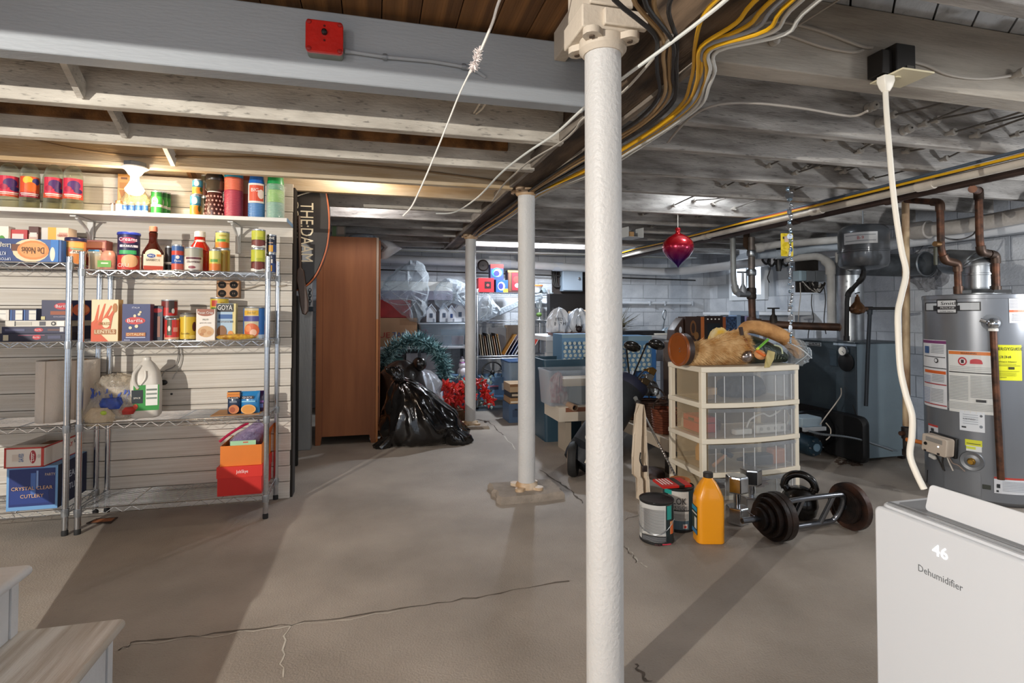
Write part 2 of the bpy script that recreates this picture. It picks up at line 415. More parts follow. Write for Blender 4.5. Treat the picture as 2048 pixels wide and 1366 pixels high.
for ya, yb, px in ((2.46, 2.87, 1900), (2.92, 3.31, 1745), (3.36, 3.97, 1650), (4.02, 4.5, 1520), (4.55, 5.0, 1432), (5.05, 5.5, 1370)):
 x = xat(px, (ya + yb) / 2, 2.1)
 strut((x, ya, 2.03), (x, yb, 2.23), M('#c7cacd', 0.7, 0, 0.1))
TR = M('#cfc3b2', 0.65, 0, 0.12, 5, 0.2, 60)
cx1, cy1 = onz(1208, 1420).x, onz(1208, 1420).y
cx1 = xat(1208, 1.53, 1.0); cy1 = 1.53
struct(MB().box(cx1 - 0.07, cx1 + 0.07, cy1 - 0.07, cy1 + 0.12, 2.09, 2.3).box(cx1 + 0.0, cx1 + 0.05, cy1 + 0.12, 2.0, 2.17, 2.3).obj('ceiling_trimmer', TR, bevel=0.005))
t = thing('packing_blocks', 'two cream painted wooden packing blocks stacked on the nearest column', 'block', (cx1, cy1, 0))
MB().box(-0.095, 0.085, -0.07, 0.09, 2.015, 2.085).obj('block', TR, t, bevel=0.005)
MB().box(-0.03, 0.11, -0.085, -0.06, 2.025, 2.075).obj('block', TR, t, bevel=0.004)
COLM = M('#c9c8c6', 0.45, 0, 0.05, 6, 0.35, 80)
CAPM = M('#d3bfa6', 0.5, 0, 0.25, 10, 0.2, 50, 0, (1, 1, 1), '#b08a5e')
def column(px, Y, r, top, lab, pad):
 z = 1.0; x = xat(px, Y, z)
 t = thing('steel_column', lab, 'column', (x, Y, 0))
 MB().lathe([(r, 0.02), (r, top - 0.02)], 32).obj('shaft', COLM, t)
 b = MB()
 for k in range(4):
  a = PI / 4 + k * PI / 2
  b.lathe([(0.028, top - 0.02), (0.028, top)], 10, (math.cos(a) * r * 1.55, math.sin(a) * r * 1.55, 0))
  b.bar((0, 0, top - 0.01), (math.cos(a) * r * 1.5, math.sin(a) * r * 1.5, top - 0.01), 0.054, 0.0199)
 b.lathe([(r * 1.08, top - 0.045), (r * 1.3, top - 0.03), (r * 1.3, top - 0.001)], 28)
 b.obj('cap_flange', CAPM if pad else TR, t)
 b = MB()
 for k in range(4):
  a = PI / 4 + k * PI / 2
  b.lathe([(0.03, 0.0), (0.03, 0.018)], 10, (math.cos(a) * r * 1.6, math.sin(a) * r * 1.6, 0))
  b.bar((0, 0, 0.009), (math.cos(a) * r * 1.5, math.sin(a) * r * 1.5, 0.009), 0.056, 0.0179)
 b.lathe([(r * 1.28, 0), (r * 1.28, 0.022), (r * 1.05, 0.04)], 28)
 b.obj('base_flange', CAPM if pad else COLM, t)
 b = MB()
 for k in range(4):
  a = PI / 4 + k * PI / 2
  b.lathe([(0.009, top - 0.024), (0.009, top - 0.02)], 8, (math.cos(a) * r * 1.55, math.sin(a) * r * 1.55, 0))
 b.obj('bolt_hole', M('#57483a', 0.7), t)
 if pad:
  w, d, h = pad; rr = random.Random(int(px)); poly = []
  for s in range(28):
   a = s / 28 * 4; e = int(a); q = a - e
   u, v = [(-1 + 2 * q, -1), (1, -1 + 2 * q), (1 - 2 * q, 1), (-1, 1 - 2 * q)][e]
   poly.append((u * w + rr.uniform(-.012, .012), v * d + rr.uniform(-.012, .012)))
  MB().rings([[(u * 1.03, v * 1.03, 0) for u, v in poly], [(u * 1.01 + rr.uniform(-.008, .008), v * 1.01, h * 0.6) for u, v in poly], [(u * 0.97, v * 0.97, h) for u, v in poly]]).obj('footing', M('#9d9184', 0.85, 0, 0.3, 9, 0.6, 70), t, smooth=False)
  for ch in t.children:
   if ch.name.startswith('footing'): continue
   if ch.name.startswith('base') : ch.location = (0, 0, h)
 return t
column(1208, 1.53, 0.0555, 2.015, 'nearest and thickest looking white round steel column, in front of everything', None)
column(1053, 3.44, 0.056, 2.0, 'middle white steel column on a chipped square concrete footing', (0.21, 0.15, 0.045))
column(941, 5.6, 0.056, 2.0, 'farthest steel column, lit cream on one side, beside the red poinsettias', (0.17, 0.14, 0.03))
o = MB().box(xat(594, 5.0, 0.5), xat(622, 5.0, 0.5), 5.0, 5.1, 0, 2.0).obj('wooden_post', M('#9a9d9e', 0.7, 0, 0.2, 5, 0.3, 40, 0, (2, 2, .4)), bevel=0.006)
tag(o, 'grey painted wooden post standing left of the brown wardrobe', 'post')
STW = M('#d9dadb', 0.55, 0, 0.1, 4, 0.2, 30, 0, (0.6, 2, 2)); STG = M('#e0ded9', 0.7, 0, 0.35, 4, 0.35, 40, 0, (8, 0.5, 2), '#b5aca0')
st = thing('staircase', 'painted wooden staircase with worn treads descending at the near left', 'stairs', (-0.775, 2.02, 0))
for k in range(9):
 zt = 0.2 + 0.2 * k; xn = -0.255 * k
 b = MB(); prof = [(xn - 0.33, zt - 0.032), (xn - 0.012, zt - 0.032)] + [(xn - 0.012 + 0.016 * math.cos(a), zt - 0.016 + 0.016 * math.sin(a)) for a in [-PI / 2 + PI * j / 6 for j in range(1, 6)]] + [(xn - 0.012, zt), (xn - 0.33, zt)]
 b.prism(prof, -1.0, 0.0, 'y')
 b.obj('tread', STG if k == 0 else STW, st, bevel=0.002)
 MB().box(xn - 0.05, xn - 0.03, -0.99, -0.05, zt - 0.2, zt - 0.032).obj('riser', STW, st)
pr = [(-0.026, 0.0), (-0.026, 0.165)]
for k in range(9):
 pr += [(-0.255 * k - 0.026, 0.167 + 0.2 * k), (-0.255 * (k + 1) - 0.026, 0.167 + 0.2 * k)]
pr += [(-0.255 * 9 - 0.03, 1.5), (-0.35, 0.0)]
MB().prism(pr, -0.045, -0.012, 'y').obj('stringer', STW, st, smooth=False)
# packaged goods builders
def facing(x, y, add=0.0):
 return math.atan2(-x, y) + add
def prints(items, w, h, y0, parent, name='printed_front'):
 """flat print on the front face: list of (kind, cx, cz, w, h, colour) in fractions of the face; kind r, e, or polygon list"""
 if not items: return
 b = MB(); mats = []
 for i, (k, cx, cz, ww, hh, col) in enumerate(items):
  m = col if not isinstance(col, str) else M(col, 0.5)
  if m not in mats: mats.append(m)
  b.mi = mats.index(m); y = y0 - 0.0006 * (i + 1)
  if k == 'r': poly = [((cx - ww / 2) * w, (cz - hh / 2) * h), ((cx + ww / 2) * w, (cz - hh / 2) * h), ((cx + ww / 2) * w, (cz + hh / 2) * h), ((cx - ww / 2) * w, (cz + hh / 2) * h)]
  elif k == 'e': poly = [(u, v) for u, v in ell(ww * w, hh * h, 18, cx * w, cz * h)]
  else: poly = [(u * w, v * h) for u, v in k]
  n = len(poly); b.add([(u, y, v) for u, v in poly], [tuple(range(n))])
 return b.obj(name, mats, parent, False)
def letters(items, w, h, y0, parent, bendr=None, name='lettering'):
 """(text, cx, cz, size(m), colour[, width fraction[, roll]])"""
 if not items: return
 for it in items:
  tx, cx, cz, sz, col = it[:5]; wf = it[5] if len(it) > 5 else None; roll = it[6] if len(it) > 6 else 0
  b = MB().text(tx, sz, (cx * w, y0, cz * h), roll=roll, width=wf * w if wf else None, ext=0.0004)
  if bendr: b.bend(0, bendr)
  b.obj(name, M(col, 0.5), parent, False)
def carton(name, label, x, y, z, w, d, h, col, pr=(), tx=(), rz=0.0, side=None, group=None, cat='box', top=None, shift=True):
 """box whose front face is at y (room) - depth goes away from the camera"""
 t = thing(name, label, cat, (x, y + (d / 2 if shift else 0), z), rz, group)
 b = MB(); b.mi = 0
 b.box(-w / 2, w / 2, -d / 2, d / 2, 0, h)
 ms = [M(col, 0.45), M(side or col, 0.45), M(top or col, 0.45)]
 for i, f in enumerate(((0), 1, 2, 3, 4, 5)): b.m[i] = [0, 2, 0, 1, 0, 1][i]
 b.obj('carton_body', ms, t, False, bevel=min(0.0015, w * 0.05))
 prints(pr, w, h, -d / 2, t); letters(tx, w, h, -d / 2 - 0.0006 * (len(pr) + 2), t)
 MB().box(-w / 2 + 0.001, w / 2 - 0.001, -0.0008, 0.0008, h, h + 0.0006).obj('flap_seam', M('#6c6357', 0.8), t, False)
 return t
def can(name, label, x, y, z, r, h, bands, tx=(), lid='#b9bcbf', group=None, cat='can', pull=True, turn=0.0, lidm=None):
 """bands: (z0, z1, colour) in fractions of the height, front lettering bent round it"""
 t = thing(name, label, cat, (x, y, z), facing(x, y, turn), group)
 lm = lidm or M(lid, 0.3, 0.85)
 MB().lathe([(r * 0.93, 0), (r, 0.003), (r, 0.006), (r * 0.965, 0.009), (r * 0.965, h - 0.009), (r, h - 0.006), (r, h), (r * 0.93, h), (r * 0.92, h - 0.004)], 22).obj('tin_body', lm, t)
 b = MB(); mats = []
 for z0, z1, col in bands:
  a0, a1 = 0.0, 2 * PI
  m = M(col, 0.4)
  if m not in mats: mats.append(m)
  b.mi = mats.index(m)
  b.lathe([(r * 0.985, 0.008 + z0 * (h - 0.016)), (r * 0.985, 0.008 + z1 * (h - 0.016))], 22, cap=False)
 b.obj('paper_label', mats, t)
 letters(tx, r * 2, h, 0, t, r * 0.985 + 0.0012)
 return t
def patch_on(parent, r, items, name='label_print'):
 """coloured shapes wrapped on a cylinder of radius r, facing -y: (kind, cx(m), cz(m), w, h, colour)"""
 b = MB(); mats = []
 for i, (k, cx, cz, w, h, col) in enumerate(items):
  m = M(col, 0.45)
  if m not in mats: mats.append(m)
  b.mi = mats.index(m); s = len(b.v); n = 8
  if k == 'r':
   vs = [];
   for j in range(n + 1):
    u = cx - w / 2 + w * j / n; vs += [(u, -0.0006 * (i + 1), cz - h / 2), (u, -0.0006 * (i + 1), cz + h / 2)]
   b.add(vs, [(2 * j, 2 * j + 2, 2 * j + 3, 2 * j + 1) for j in range(n)])
  else:
   vs = []
   for j in range(13):
    u = -math.cos(PI * j / 12); v = h / 2 * math.sin(PI * j / 12) + 1e-5; vs += [(cx + u * w / 2, -0.0006 * (i + 1), cz - v), (cx + u * w / 2, -0.0006 * (i + 1), cz + v)]
   b.add(vs, [(2 * j, 2 * j + 2, 2 * j + 3, 2 * j + 1) for j in range(12)])
  b.bend(s, r)
 return b.obj(name, mats, parent, False)
def span(px0, px1, pt, Y, z):
 """x centre, width, height of something standing at depth Y on height z"""
 a = xat(px0, Y, z + 0.05); c = xat(px1, Y, z + 0.05); x = (a + c) / 2
 return x, c - a, zat(pt, x, Y) - z
# wire shelving
A0 = onz(157, 1067); A1 = onz(530, 1038)
AY = (A0.y + A1.y) / 2
COLLAR = MB().lathe([(0.0175, -0.038), (0.0192, -0.01), (0.0185, 0.002)], 14).mesh(M('#a9adb0', 0.35, 0.8))
def wire_unit(label, x0, x1, y0, y1, levels, top):
 t = thing('wire_shelving_unit', label, 'shelving unit', (x0, y0, 0)); w = x1 - x0; d = y1 - y0
 for cx, cy in ((0, 0), (w, 0), (0, d), (w, d)):
  b = MB(); pf = [(0.0127, 0.03)]; z = 0.05
  b.lathe([(0.015, 0.03), (0.015, top)], 14, (cx, cy, 0))
  b.lathe([(0.0155, top), (0.014, top + 0.004)], 14, (cx, cy, 0))
  for k in range(int(top / 0.0254) - 3):
   b.lathe([(0.0152, 0.1 + k * 0.0254), (0.0145, 0.1015 + k * 0.0254), (0.0152, 0.103 + k * 0.0254)], 12, (cx, cy, 0), False)
  p = b.obj('post', CHROME, t)
  MB().lathe([(0.0155, 0.0), (0.016, 0.022), (0.013, 0.03)], 12, (cx, cy, 0)).obj('foot', RUBBER, p)
  for z in levels: link(COLLAR, 'collar', p, (cx, cy, z))
 for z in levels:
  b = MB()
  for (p, q) in (((0, 0), (w, 0)), ((0, d), (w, d)), ((0, 0), (0, d)), ((w, 0), (w, d))):
   P = Vector((*p, z)); Q = Vector((*q, z)); D = Vector((0, 0, -0.03))
   b.tube([P, Q], 0.0032, 6); b.tube([P + D, Q + D], 0.0026, 6)
   n = int((Q - P).length / 0.042); zz = [P.lerp(Q, i / n) + (D if i % 2 else Vector((0, 0, 0))) for i in range(n + 1)]
   b.tube(zz, 0.0018, 4)
  n = 17
  for i in range(1, n): b.tube([(0.0, d * i / n, z + 0.002), (w, d * i / n, z + 0.002)], 0.0015, 4)
  for i in (1, 2, 3): b.tube([(w * i / 4, 0, z - 0.002), (w * i / 4, d, z - 0.002)], 0.0028, 5)
  b.obj('wire_shelf', CHROME, t)
 return t
AX0, AX1 = A0.x, A1.x; AYB = AY + 0.33
LV = [0.143, 0.586, 1.017, 1.414]
LV = [zat(py, xat(px, AY, z), AY) for px, py, z in ((522, 991, 0.143), (527, 833, 0.586), (530, 681, 1.017), (538, 545, 1.414))]
wire_unit('chrome wire shelving unit with four shelves of groceries, the complete one', AX0, AX1, AY, AYB, LV, zat(513, AX1, AY))
BX1 = AX0 - 0.058
LVB = [zat(py, BX1, AY) for py in (1017, 850, 683, 527)]
LVB = [LV[0] + 0.006, LV[1] - 0.004, LV[2] + 0.005, zat(526, BX1, AY)]
wire_unit('chrome wire shelving unit cut off by the left picture edge', BX1 - 0.92, BX1, AY, AYB, LVB, zat(514, BX1, AY))
T1, T2, T3, T4 = LV[3] + 0.0036, LV[2] + 0.0036, LV[1] + 0.0036, LV[0] + 0.0036
U1, U2, U3, U4 = [v + 0.0036 for v in LVB[::-1]]
# painted board shelf on the plank wall
SB = 1.757
SX1 = xat(575, 3.52, SB)
t = thing('wall_board_shelf', 'long white painted board shelf high on the plank wall', 'shelf', (0, 0, 0))
MB().box(-4.2, SX1, 3.50, WY, SB - 0.024, SB).obj('board', WHITE, t, bevel=0.002)
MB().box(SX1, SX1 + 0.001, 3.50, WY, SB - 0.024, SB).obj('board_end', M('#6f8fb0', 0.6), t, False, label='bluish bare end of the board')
for px in (176, 474):
 x = xat(px, 3.7, 1.65); b = MB()
 b.bar((x, WY - 0.012, SB - 0.026), (x, WY - 0.012, SB - 0.2), 0.03, 0.012, (0, 1, 0)).bar((x, WY - 0.01, SB - 0.031), (x, 3.53, SB - 0.031), 0.03, 0.008)
 b.tube(smoothpath([(x, WY - 0.015, SB - 0.19), (x, WY - 0.05, SB - 0.09), (x, 3.57, SB - 0.034)], 5), 0.009, 6)
 b.obj('bracket', WHITE, t, bevel=0.001)
GLASSB = CLEAR('#f4f4ea', '#b3bab3', 0.03, 0.05)
for i, (a, b_, top, cols) in enumerate(((-3, 38, 327, 0), (40, 78, 328, 1), (88, 126, 330, 0), (126, 165, 332, 0))):
 x, w, h = span(a, b_, top, 3.6, SB); r = w / 2
 lab = ['large clear domed bottle with fruit label, cut by the left picture edge', 'large clear domed bottle with orange and yellow fruit label', 'large clear domed bottle with berry label, third along the board shelf', 'large clear domed bottle with berry label, nearest the light bulb'][i]
 t = thing('drink_bottle', lab, 'bottle', (x, 3.6, SB), facing(x, 3.6), 'clear bottles on the board shelf')
 MB().lathe([(r * 0.9, 0), (r, 0.008), (r, h * 0.72), (r * 0.93, h * 0.82), (r * 0.72, h * 0.93), (r * 0.4, h * 0.985), (0.012, h)], 24).obj('bottle_body', GLASSB, t)
 MB().lathe([(r * 0.9, 0.004), (r * 0.955, 0.01), (r * 0.955, h * 0.70)], 24).obj('liquid', CLEAR('#f2efe2', '#b3ad98', 0.04, 0.05), t)
 if cols: it = [('r', 0, h * .48, r * 2.2, h * .44, '#e2532b'), ('e', -.2 * r, h * .62, r * 1.0, h * .16, '#f3c338'), ('e', .6 * r, h * .6, r * .8, h * .14, '#33327c'), ('e', .1 * r, h * .48, r * 1.2, h * .2, '#f0691f'), ('r', 0, h * .31, r * 2.2, h * .1, '#a8243a'), ('r', 0, h * .335, r * 1.8, h * .018, '#efe6df'), ('r', 0, h * .30, r * 1.6, h * .012, '#efe6df')]
 else: it = [('r', 0, h * .48, r * 2.2, h * .44, '#d8304c'), ('e', .1 * r, h * .55, r * 1.3, h * .2, '#4b2668'), ('e', -.5 * r, h * .46, r * .8, h * .12, '#b11f45'), ('e', .5 * r, h * .43, r * .9, h * .1, '#3a2260'), ('r', 0, h * .31, r * 2.2, h * .1, '#d5502f'), ('r', 0, h * .345, r * 1.7, h * .02, '#efe6df'), ('r', 0, h * .31, r * 1.5, h * .012, '#efe6df')]
 patch_on(t, r + 0.001, it)
x, w, h = span(236, 262, 349, 3.69, SB)
carton('paper_packet', 'tall brown paper packet behind the light bulb on the board shelf', x, 3.68, SB, w, 0.03, h, '#b98549', [('r', 0, .55, .7, .5, '#a06d35'), ('r', 0, .9, .5, .05, '#6b4320')], cat='packet')
x, w, h = span(235, 258, 377, 3.62, SB)
carton('paper_packet', 'short brown paper packet in front of a taller one on the board shelf', x, 3.62, SB, w, 0.03, h, '#c08d52', [((((-.4, .95), (.4, .95), (0, .4))), 0, 0, 0, 0, '#8a5a2a')], cat='packet')
x, w, h = span(221, 233, 407, 3.6, SB)
can('jar', 'tiny white jar at the left end of the wrapped jars', x, 3.6, SB, w / 2, h, [(0, 1, '#e9ded2')], lid='#b39a86', cat='jar')
x, w, h = span(231, 244, 402, 3.56, SB)
can('jar', 'small white jar with tan lid beside the wrapped blue jars', x, 3.56, SB, w / 2, h, [(0, .8, '#e6e6e8'), (.8, 1, '#c98f63')], lid='#c08a5a', cat='jar')
for i, px in enumerate((250, 263, 277, 290)):
 x, w, h = span(px - 6.4, px + 6.4, 405, 3.58, SB)
 can('small_can', ['squat blue can at the left end of the plastic wrapped row of four', 'second squat blue can of the plastic wrapped row of four', 'third squat blue can of the plastic wrapped row of four', 'squat blue can of the wrapped row nearest the green cans'][i], x, 3.58, SB, w / 2, h, [(0, .25, '#c9d3e0'), (.25, .8, '#3f6fb5'), (.8, 1, '#d6dbe2')], [('~', 0, .5, .02, '#f2f2f2')], group='blue cans in plastic wrap')
x0 = xat(243, 3.58, SB); x1 = xat(300, 3.58, SB)
t = thing('plastic_wrap', 'crumpled clear shrink wrap heaped over the four squat blue cans', 'plastic wrap', ((x0 + x1) / 2, 3.58, SB))
b = MB(); rr = random.Random(3); rs = []
for k, (s, z) in enumerate(((1.0, .055), (1.04, .075), (.9, .1), (.65, .13), (.25, .15))):
 rs.append([((x1 - x0) / 2 * s * math.cos(2 * PI * j / 18) * rr.uniform(.85, 1.1), .045 * s * math.sin(2 * PI * j / 18) * rr.uniform(.8, 1.15), z * rr.uniform(.86, 1.1)) for j in range(18)])
b.rings(rs).obj('wrap_film', CLEAR('#fff6e0', '#f0dfb8', 0.22, 0.1, 0.8, 60), t)
for i, (a, b_, top, yy) in enumerate(((302, 325, 383, 3.58), (318, 334, 384, 3.64), (327, 341, 386, 3.69))):
 x, w, h = span(a, b_, top, yy, SB)
 t = can('drink_can', ['green and white drink can at the front of three', 'green drink can in the middle of a row of three', 'green and brown drink can at the back of three'][i], x, yy, SB, w / 2, h, [(0, .3, '#2c8a3a'), (.3, .42, '#e9e7dc'), (.42, .8, '#3c9a3f'), (.8, 1, '#1d6a2d')], group='green cans on the board shelf')
 patch_on(t, w / 2 * .985, [('e', -.2 * w, h * .55, w * .6, h * .35, '#efeae0'), ('r', -.2 * w, h * .55, w * .3, h * .05, '#a9453b')])
for i, (a, b_, p0, p1, yy) in enumerate(((380, 402, 391, 423, 3.58), (384, 405, 360, 391, 3.58))):
 x, w, h = span(a, b_, p0, yy, SB); zb = SB if i == 0 else SB + hcan
 hh = h if i == 0 else h - hcan
 if i == 0: hcan = h
 t = can('food_can', ['blue can with yellow fruit picture, lower of two stacked on the board shelf', 'blue can with orange fruit picture, upper of two stacked on the board shelf'][i], x, yy, zb, w / 2, hh, [(0, .5, '#e5b24a'), (.5, .62, '#2f7f9c'), (.62, 1, '#59a4bb')], group='stacked blue fruit cans')
 patch_on(t, w / 2 * .985, [('e', -.1 * w, hh * .72, w * .5, hh * .35, '#f0efe4'), ('e', .1 * w, hh * .28, w * .6, hh * .4, '#e98c2d'), ('e', .35 * w, hh * .35, w * .3, hh * .3, '#4b5a2a')])
for i in range(2):
 x, w, h = span(402, 419, 395, 3.68, SB); zb = SB + i * h
 can('food_can', ['dark olive can behind, lower of two, beside the coffee jar', 'dark brown can behind, upper of two, beside the coffee jar'][i], x, 3.68, zb, w / 2, h, [(0, .5, '#56502a' if i == 0 else '#5a2a22'), (.5, 1, '#3a3420')], group='dark cans behind the blue ones')
x, w, h = span(408, 450, 348, 3.58, SB); r = w / 2
t = thing('coffee_jar', 'waisted coffee creamer jar with black cap and dotted brown wrapper', 'jar', (x, 3.58, SB), facing(x, 3.58))
MB().lathe([(r * .95, 0), (r * .97, .005), (r * .86, h * .3), (r * .66, h * .56)], 22).obj('printed_wrapper', M('#4a1f18', 0.35), t)
b = MB(); rr = random.Random(9)
for k in range(5):
 for j in range(7):
  z = h * (.06 + .1 * k); q = r * (.97 - .3 * (z / (h * .56)) ** 1.3) + .0015; a = (j - 3) * .42 + (k % 2) * .2
  b.ball((q * math.sin(a), -q * math.cos(a), z), .0055, 6, 4, (1, .5, 1.2)) if True else None
b.obj('dots', M('#d9a79a', 0.5), t)
MB().lathe([(r * .66, h * .56), (r * .70, h * .575), (r * .9, h * .62), (r * .93, h * .8), (r * .8, h * .84)], 22).obj('jar_glass', M('#4a4034', 0.12, coat=.5), t)
MB().lathe([(r * .68, h * .555), (r * .7, h * .575), (r * .68, h * .585)], 22).obj('white_band', M('#e8e0d5', .4), t)
MB().lathe([(r * .82, h * .83), (r * .86, h * .86), (r * .84, h * .96), (r * .7, h)], 22).obj('cap', M('#2a211c', 0.35), t)
MB().tube(smoothpath([(r * .9, 0, h * .9), (r * 1.12, 0, h * .86), (r * 1.1, 0, h * .66), (r * .92, 0, h * .62)], 4), r * .1, 8).obj('side_handle', M('#9a3a2a', .4), t)
def cups(name, label, a, b_, top, yy, segs, rim, n):
 x, w, h = span(a, b_, top, yy, SB); r = w / 2
 t = thing(name, label, 'cups', (x, yy, SB), facing(x, yy), 'stacks of nested cups')
 for z0, z1, col in segs:
  pf = []; k = max(1, int(n * (z1 - z0)))
  for i in range(k):
   za = h * (z0 + (z1 - z0) * i / k); zb = h * (z0 + (z1 - z0) * (i + 1) / k)
   pf += [(r * .94, za), (r, za + (zb - za) * .15), (r, za + (zb - za) * .6), (r * .94, za + (zb - za) * .7)]
  pf += [(r * .9, h * z1)]
  MB().lathe(pf, 20).obj('cup_stack', M(col, .4), t)
 return t, x, w, h
t, x, w, h = cups('paper_cups', 'stack of nested red and pink cups with turquoise rim on top', 448, 486, 344, 3.58, [(0, .58, '#b9495a'), (.58, .86, '#e0765a'), (.86, 1, '#2f9cc0')], None, 34)
t, x, w, h = cups('paper_cups', 'bag of nested blue cups with a red and white printed card', 496, 530, 345, 3.57, [(0, .38, '#5f8fc4'), (.38, .72, '#3d6fb0')], None, 30)
MB().lathe([(w * .49, h * .72), (w * .36, h * .99), (w * .33, h)], 20).obj('top_cup', M('#2567c0', .35), t)
patch_on(t, w / 2 + .004, [('r', -.05 * w, h * .52, w * 1.05, h * .42, '#efe3da'), ('r', -.03 * w, h * .52, w * .9, h * .34, '#d8563a'), ('e', .25 * w, h * .5, w * .4, h * .2, '#f0d9cf')], 'printed_card')
letters([('BIG', -.12, .58, .03, '#f7f1ea')], w, h, 0, t, w / 2 + .007)
t, x, w, h = cups('paper_cups', 'bag of nested green cups with teal stripes at the right end', 533, 568, 347, 3.57, [(0, .35, '#7fae9a'), (.35, .62, '#8ebf5a'), (.62, .74, '#3f9a6c')], None, 36)
MB().lathe([(w * .49, h * .74), (w * .42, h * .99), (w * .4, h)], 20).obj('top_cup', M('#1e8f4c', .35), t)
MB().lathe([(w * .53, 0.002), (w * .54, h * .7), (w * .45, h * .78)], 20).obj('clear_bag', CLEAR('#ffffff', '#e9f3ee', .12, .1, .5, 50), t)
x, w, h = span(484, 502, 352, 3.66, SB)
carton('snack_box', 'brownish red box standing behind the red and blue cups', x, 3.66, SB, w * 1.3, .05, h, '#9a4a35', [('r', 0, .25, .9, .4, '#b3423f'), ('r', 0, .75, .8, .3, '#a88b70')])
LX = xat(271, 3.36, 1.9)
JB = 1.99
t = thing('bulb_fixture', 'lit bare light bulb in a white porcelain holder under a grey box', 'lamp', (LX, 3.40, 0))
zb = zat(335, LX, 3.36); zc = zat(352, LX, 3.36); zd = zat(366, LX, 3.36); ze = zat(388, LX, 3.36)
MB().lathe([(.052, zb), (.054, zb + .004), (.054, 2.0), (.04, 2.002)], 8, (0, -.05, 0)).obj('junction_box', M('#6e7072', .4, .7), t, angle=20)
MB().lathe([(.061, zb - .001), (.064, zb - .008), (.045, zb - .02), (.03, zc + .004), (.026, zc)], 28, (0, -.05, 0)).obj('lamp_holder', M('#efe9dc', .25, coat=.5), t)
MB().lathe([(.021, zc), (.022, zd)], 20, (0, -.05, 0)).obj('bulb_neck', M('#f3e3c2', .3, emit=.9), t)
rb = (zd - ze) * .66
MB().lathe([(.018, zc), (.020, zd + .008), (.03, zd - rb * .35), (rb * 1.12, zd - rb * .95), (rb * 1.05, zd - rb * 1.25), (rb * .7, zd - rb * 1.6), (.001, zd - rb * 1.75)], 24, (0, -.05, 0)).obj('bulb_glass', M((1.0, .80, .55), .3, emit=130.0), t)
tag(MB().tube(smoothpath([(LX - .5, 3.352, 2.1), (LX - .3, 3.352, 2.06), (LX, 3.352, 2.04), (LX + .35, 3.355, 2.06), (LX + .7, 3.36, 2.075), (.2, 3.355, 2.06), (.8, 3.355, 2.02)], 6), .006, 6).obj('electrical_cable', M('#8a7254', .7), None), 'brown old cable stapled along the joist behind the light bulb', 'cable')
# shelving unit, top shelf
yf = AY + .03
x, w, h = span(172, 204, 503, yf + .03, T1)
t = thing('deli_tub', 'clear round deli tub with pale contents at the left of the top shelf', 'tub', (x, yf + .06, T1), facing(x, yf))
MB().lathe([(w * .4, 0), (w * .48, h * .9), (w * .52, h * .92), (w * .52, h)], 22).obj('tub_body', CLEAR('#fff6e6', '#e9dcc4', .35, .15), t)
MB().lathe([(w * .38, .004), (w * .44, h * .75)], 16).obj('contents', M('#d9c9a8', .7, 0, .3, 30), t)
x, w, h = span(196, 232, 501, yf + .05, T1)
t = thing('produce_bag', 'pinkish clear produce pack with bright green label on the top shelf', 'pack', (x, yf + .075, T1))
b = MB(); rr = random.Random(5)
b.rings([[(w / 2 * s * math.cos(2 * PI * j / 16) * rr.uniform(.9, 1.08), .05 * s * math.sin(2 * PI * j / 16), z * h) for j in range(16)] for s, z in ((.9, 0), (1, .2), (1, .55), (.85, .85), (.5, 1))]).obj('wrap', M('#e5a08c', .3, 0, .3, 25, coat=.4), t)
prints([('r', -.02, .3, .75, .34, '#5aa02f'), ('r', 0, .33, .4, .07, '#e6edc8')], w, h, -.052, t, 'green_label');
x, w, h = span(158, 212, 480, yf + .2, T1)
carton('mousse_box', 'dark red brown box lettered Mousse lying behind the clear tubs', x, yf + .2, T1, w, .08, h, '#8c3a2c', [('r', 0, .85, .9, .2, '#c98a74'), ('e', .2, .25, .7, .3, '#e0c3ab')], [('Mousse', 0, .55, h * .32, '#f2e4d8', .6)])
x, w, h = span(150, 182, 497, yf + .1, T1 + .0)
carton('snack_packet', 'small white packet with blue top beside the shelf post', x + .03, yf + .15, T1, w * .7, .03, h, '#ecd9d4', [('r', 0, .85, 1, .3, '#3f9ad6'), ('e', 0, .4, .6, .4, '#c94f58')], cat='packet')
x, w, h = span(231, 277, 465, yf + .05, T1); r = w / 2
t = thing('snack_canister', 'tall snack canister with royal blue lid and navy and red label', 'canister', (x, yf + .07, T1), facing(x, yf))
MB().lathe([(r * .9, 0), (r * .94, .004), (r * .94, h * .93)], 24).obj('canister_body', M('#2e2550', .4), t)
MB().lathe([(r * .98, h * .93), (r, h * .94), (r, h * .985), (r * .96, h)], 24).obj('lid', M('#2b3fa8', .35), t)
patch_on(t, r * .945, [('r', 0, h * .2, r * 2.4, h * .38, '#c9382e'), ('e', .1 * r, h * .24, r * 1.5, h * .34, '#e3b084'), ('r', -.1 * r, h * .47, r * 1.5, h * .1, '#3fa566'), ('r', 0, h * .63, r * 1.6, h * .06, '#e7e3ee'), ('e', -.1 * r, h * .78, r * 1.4, h * .16, '#a3395a')])
letters([('Creams', -.05, .8, .03, '#f3e7ee'), ('EXTRA', -.04, .63, .018, '#22204a'), ('CRU', -.25, .12, .03, '#f0dcd2')], r * 2, h, 0, t, r * .945 + .006)
x, w, h = span(281, 325, 452, yf + .04, T1); r = w / 2
t = thing('sauce_bottle', 'dark brown barbecue sauce bottle with salmon cap and cream label', 'bottle', (x, yf + .06, T1), facing(x, yf))
MB().lathe([(r * .9, 0), (r, h * .03), (r, h * .3), (r * .93, h * .42), (r * .62, h * .55), (r * .42, h * .63), (r * .36, h * .72), (r * .40, h * .85), (r * .30, h * .88)], 26, sy=.62).obj('bottle_body', M('#3a120c', .12, coat=.6), t)
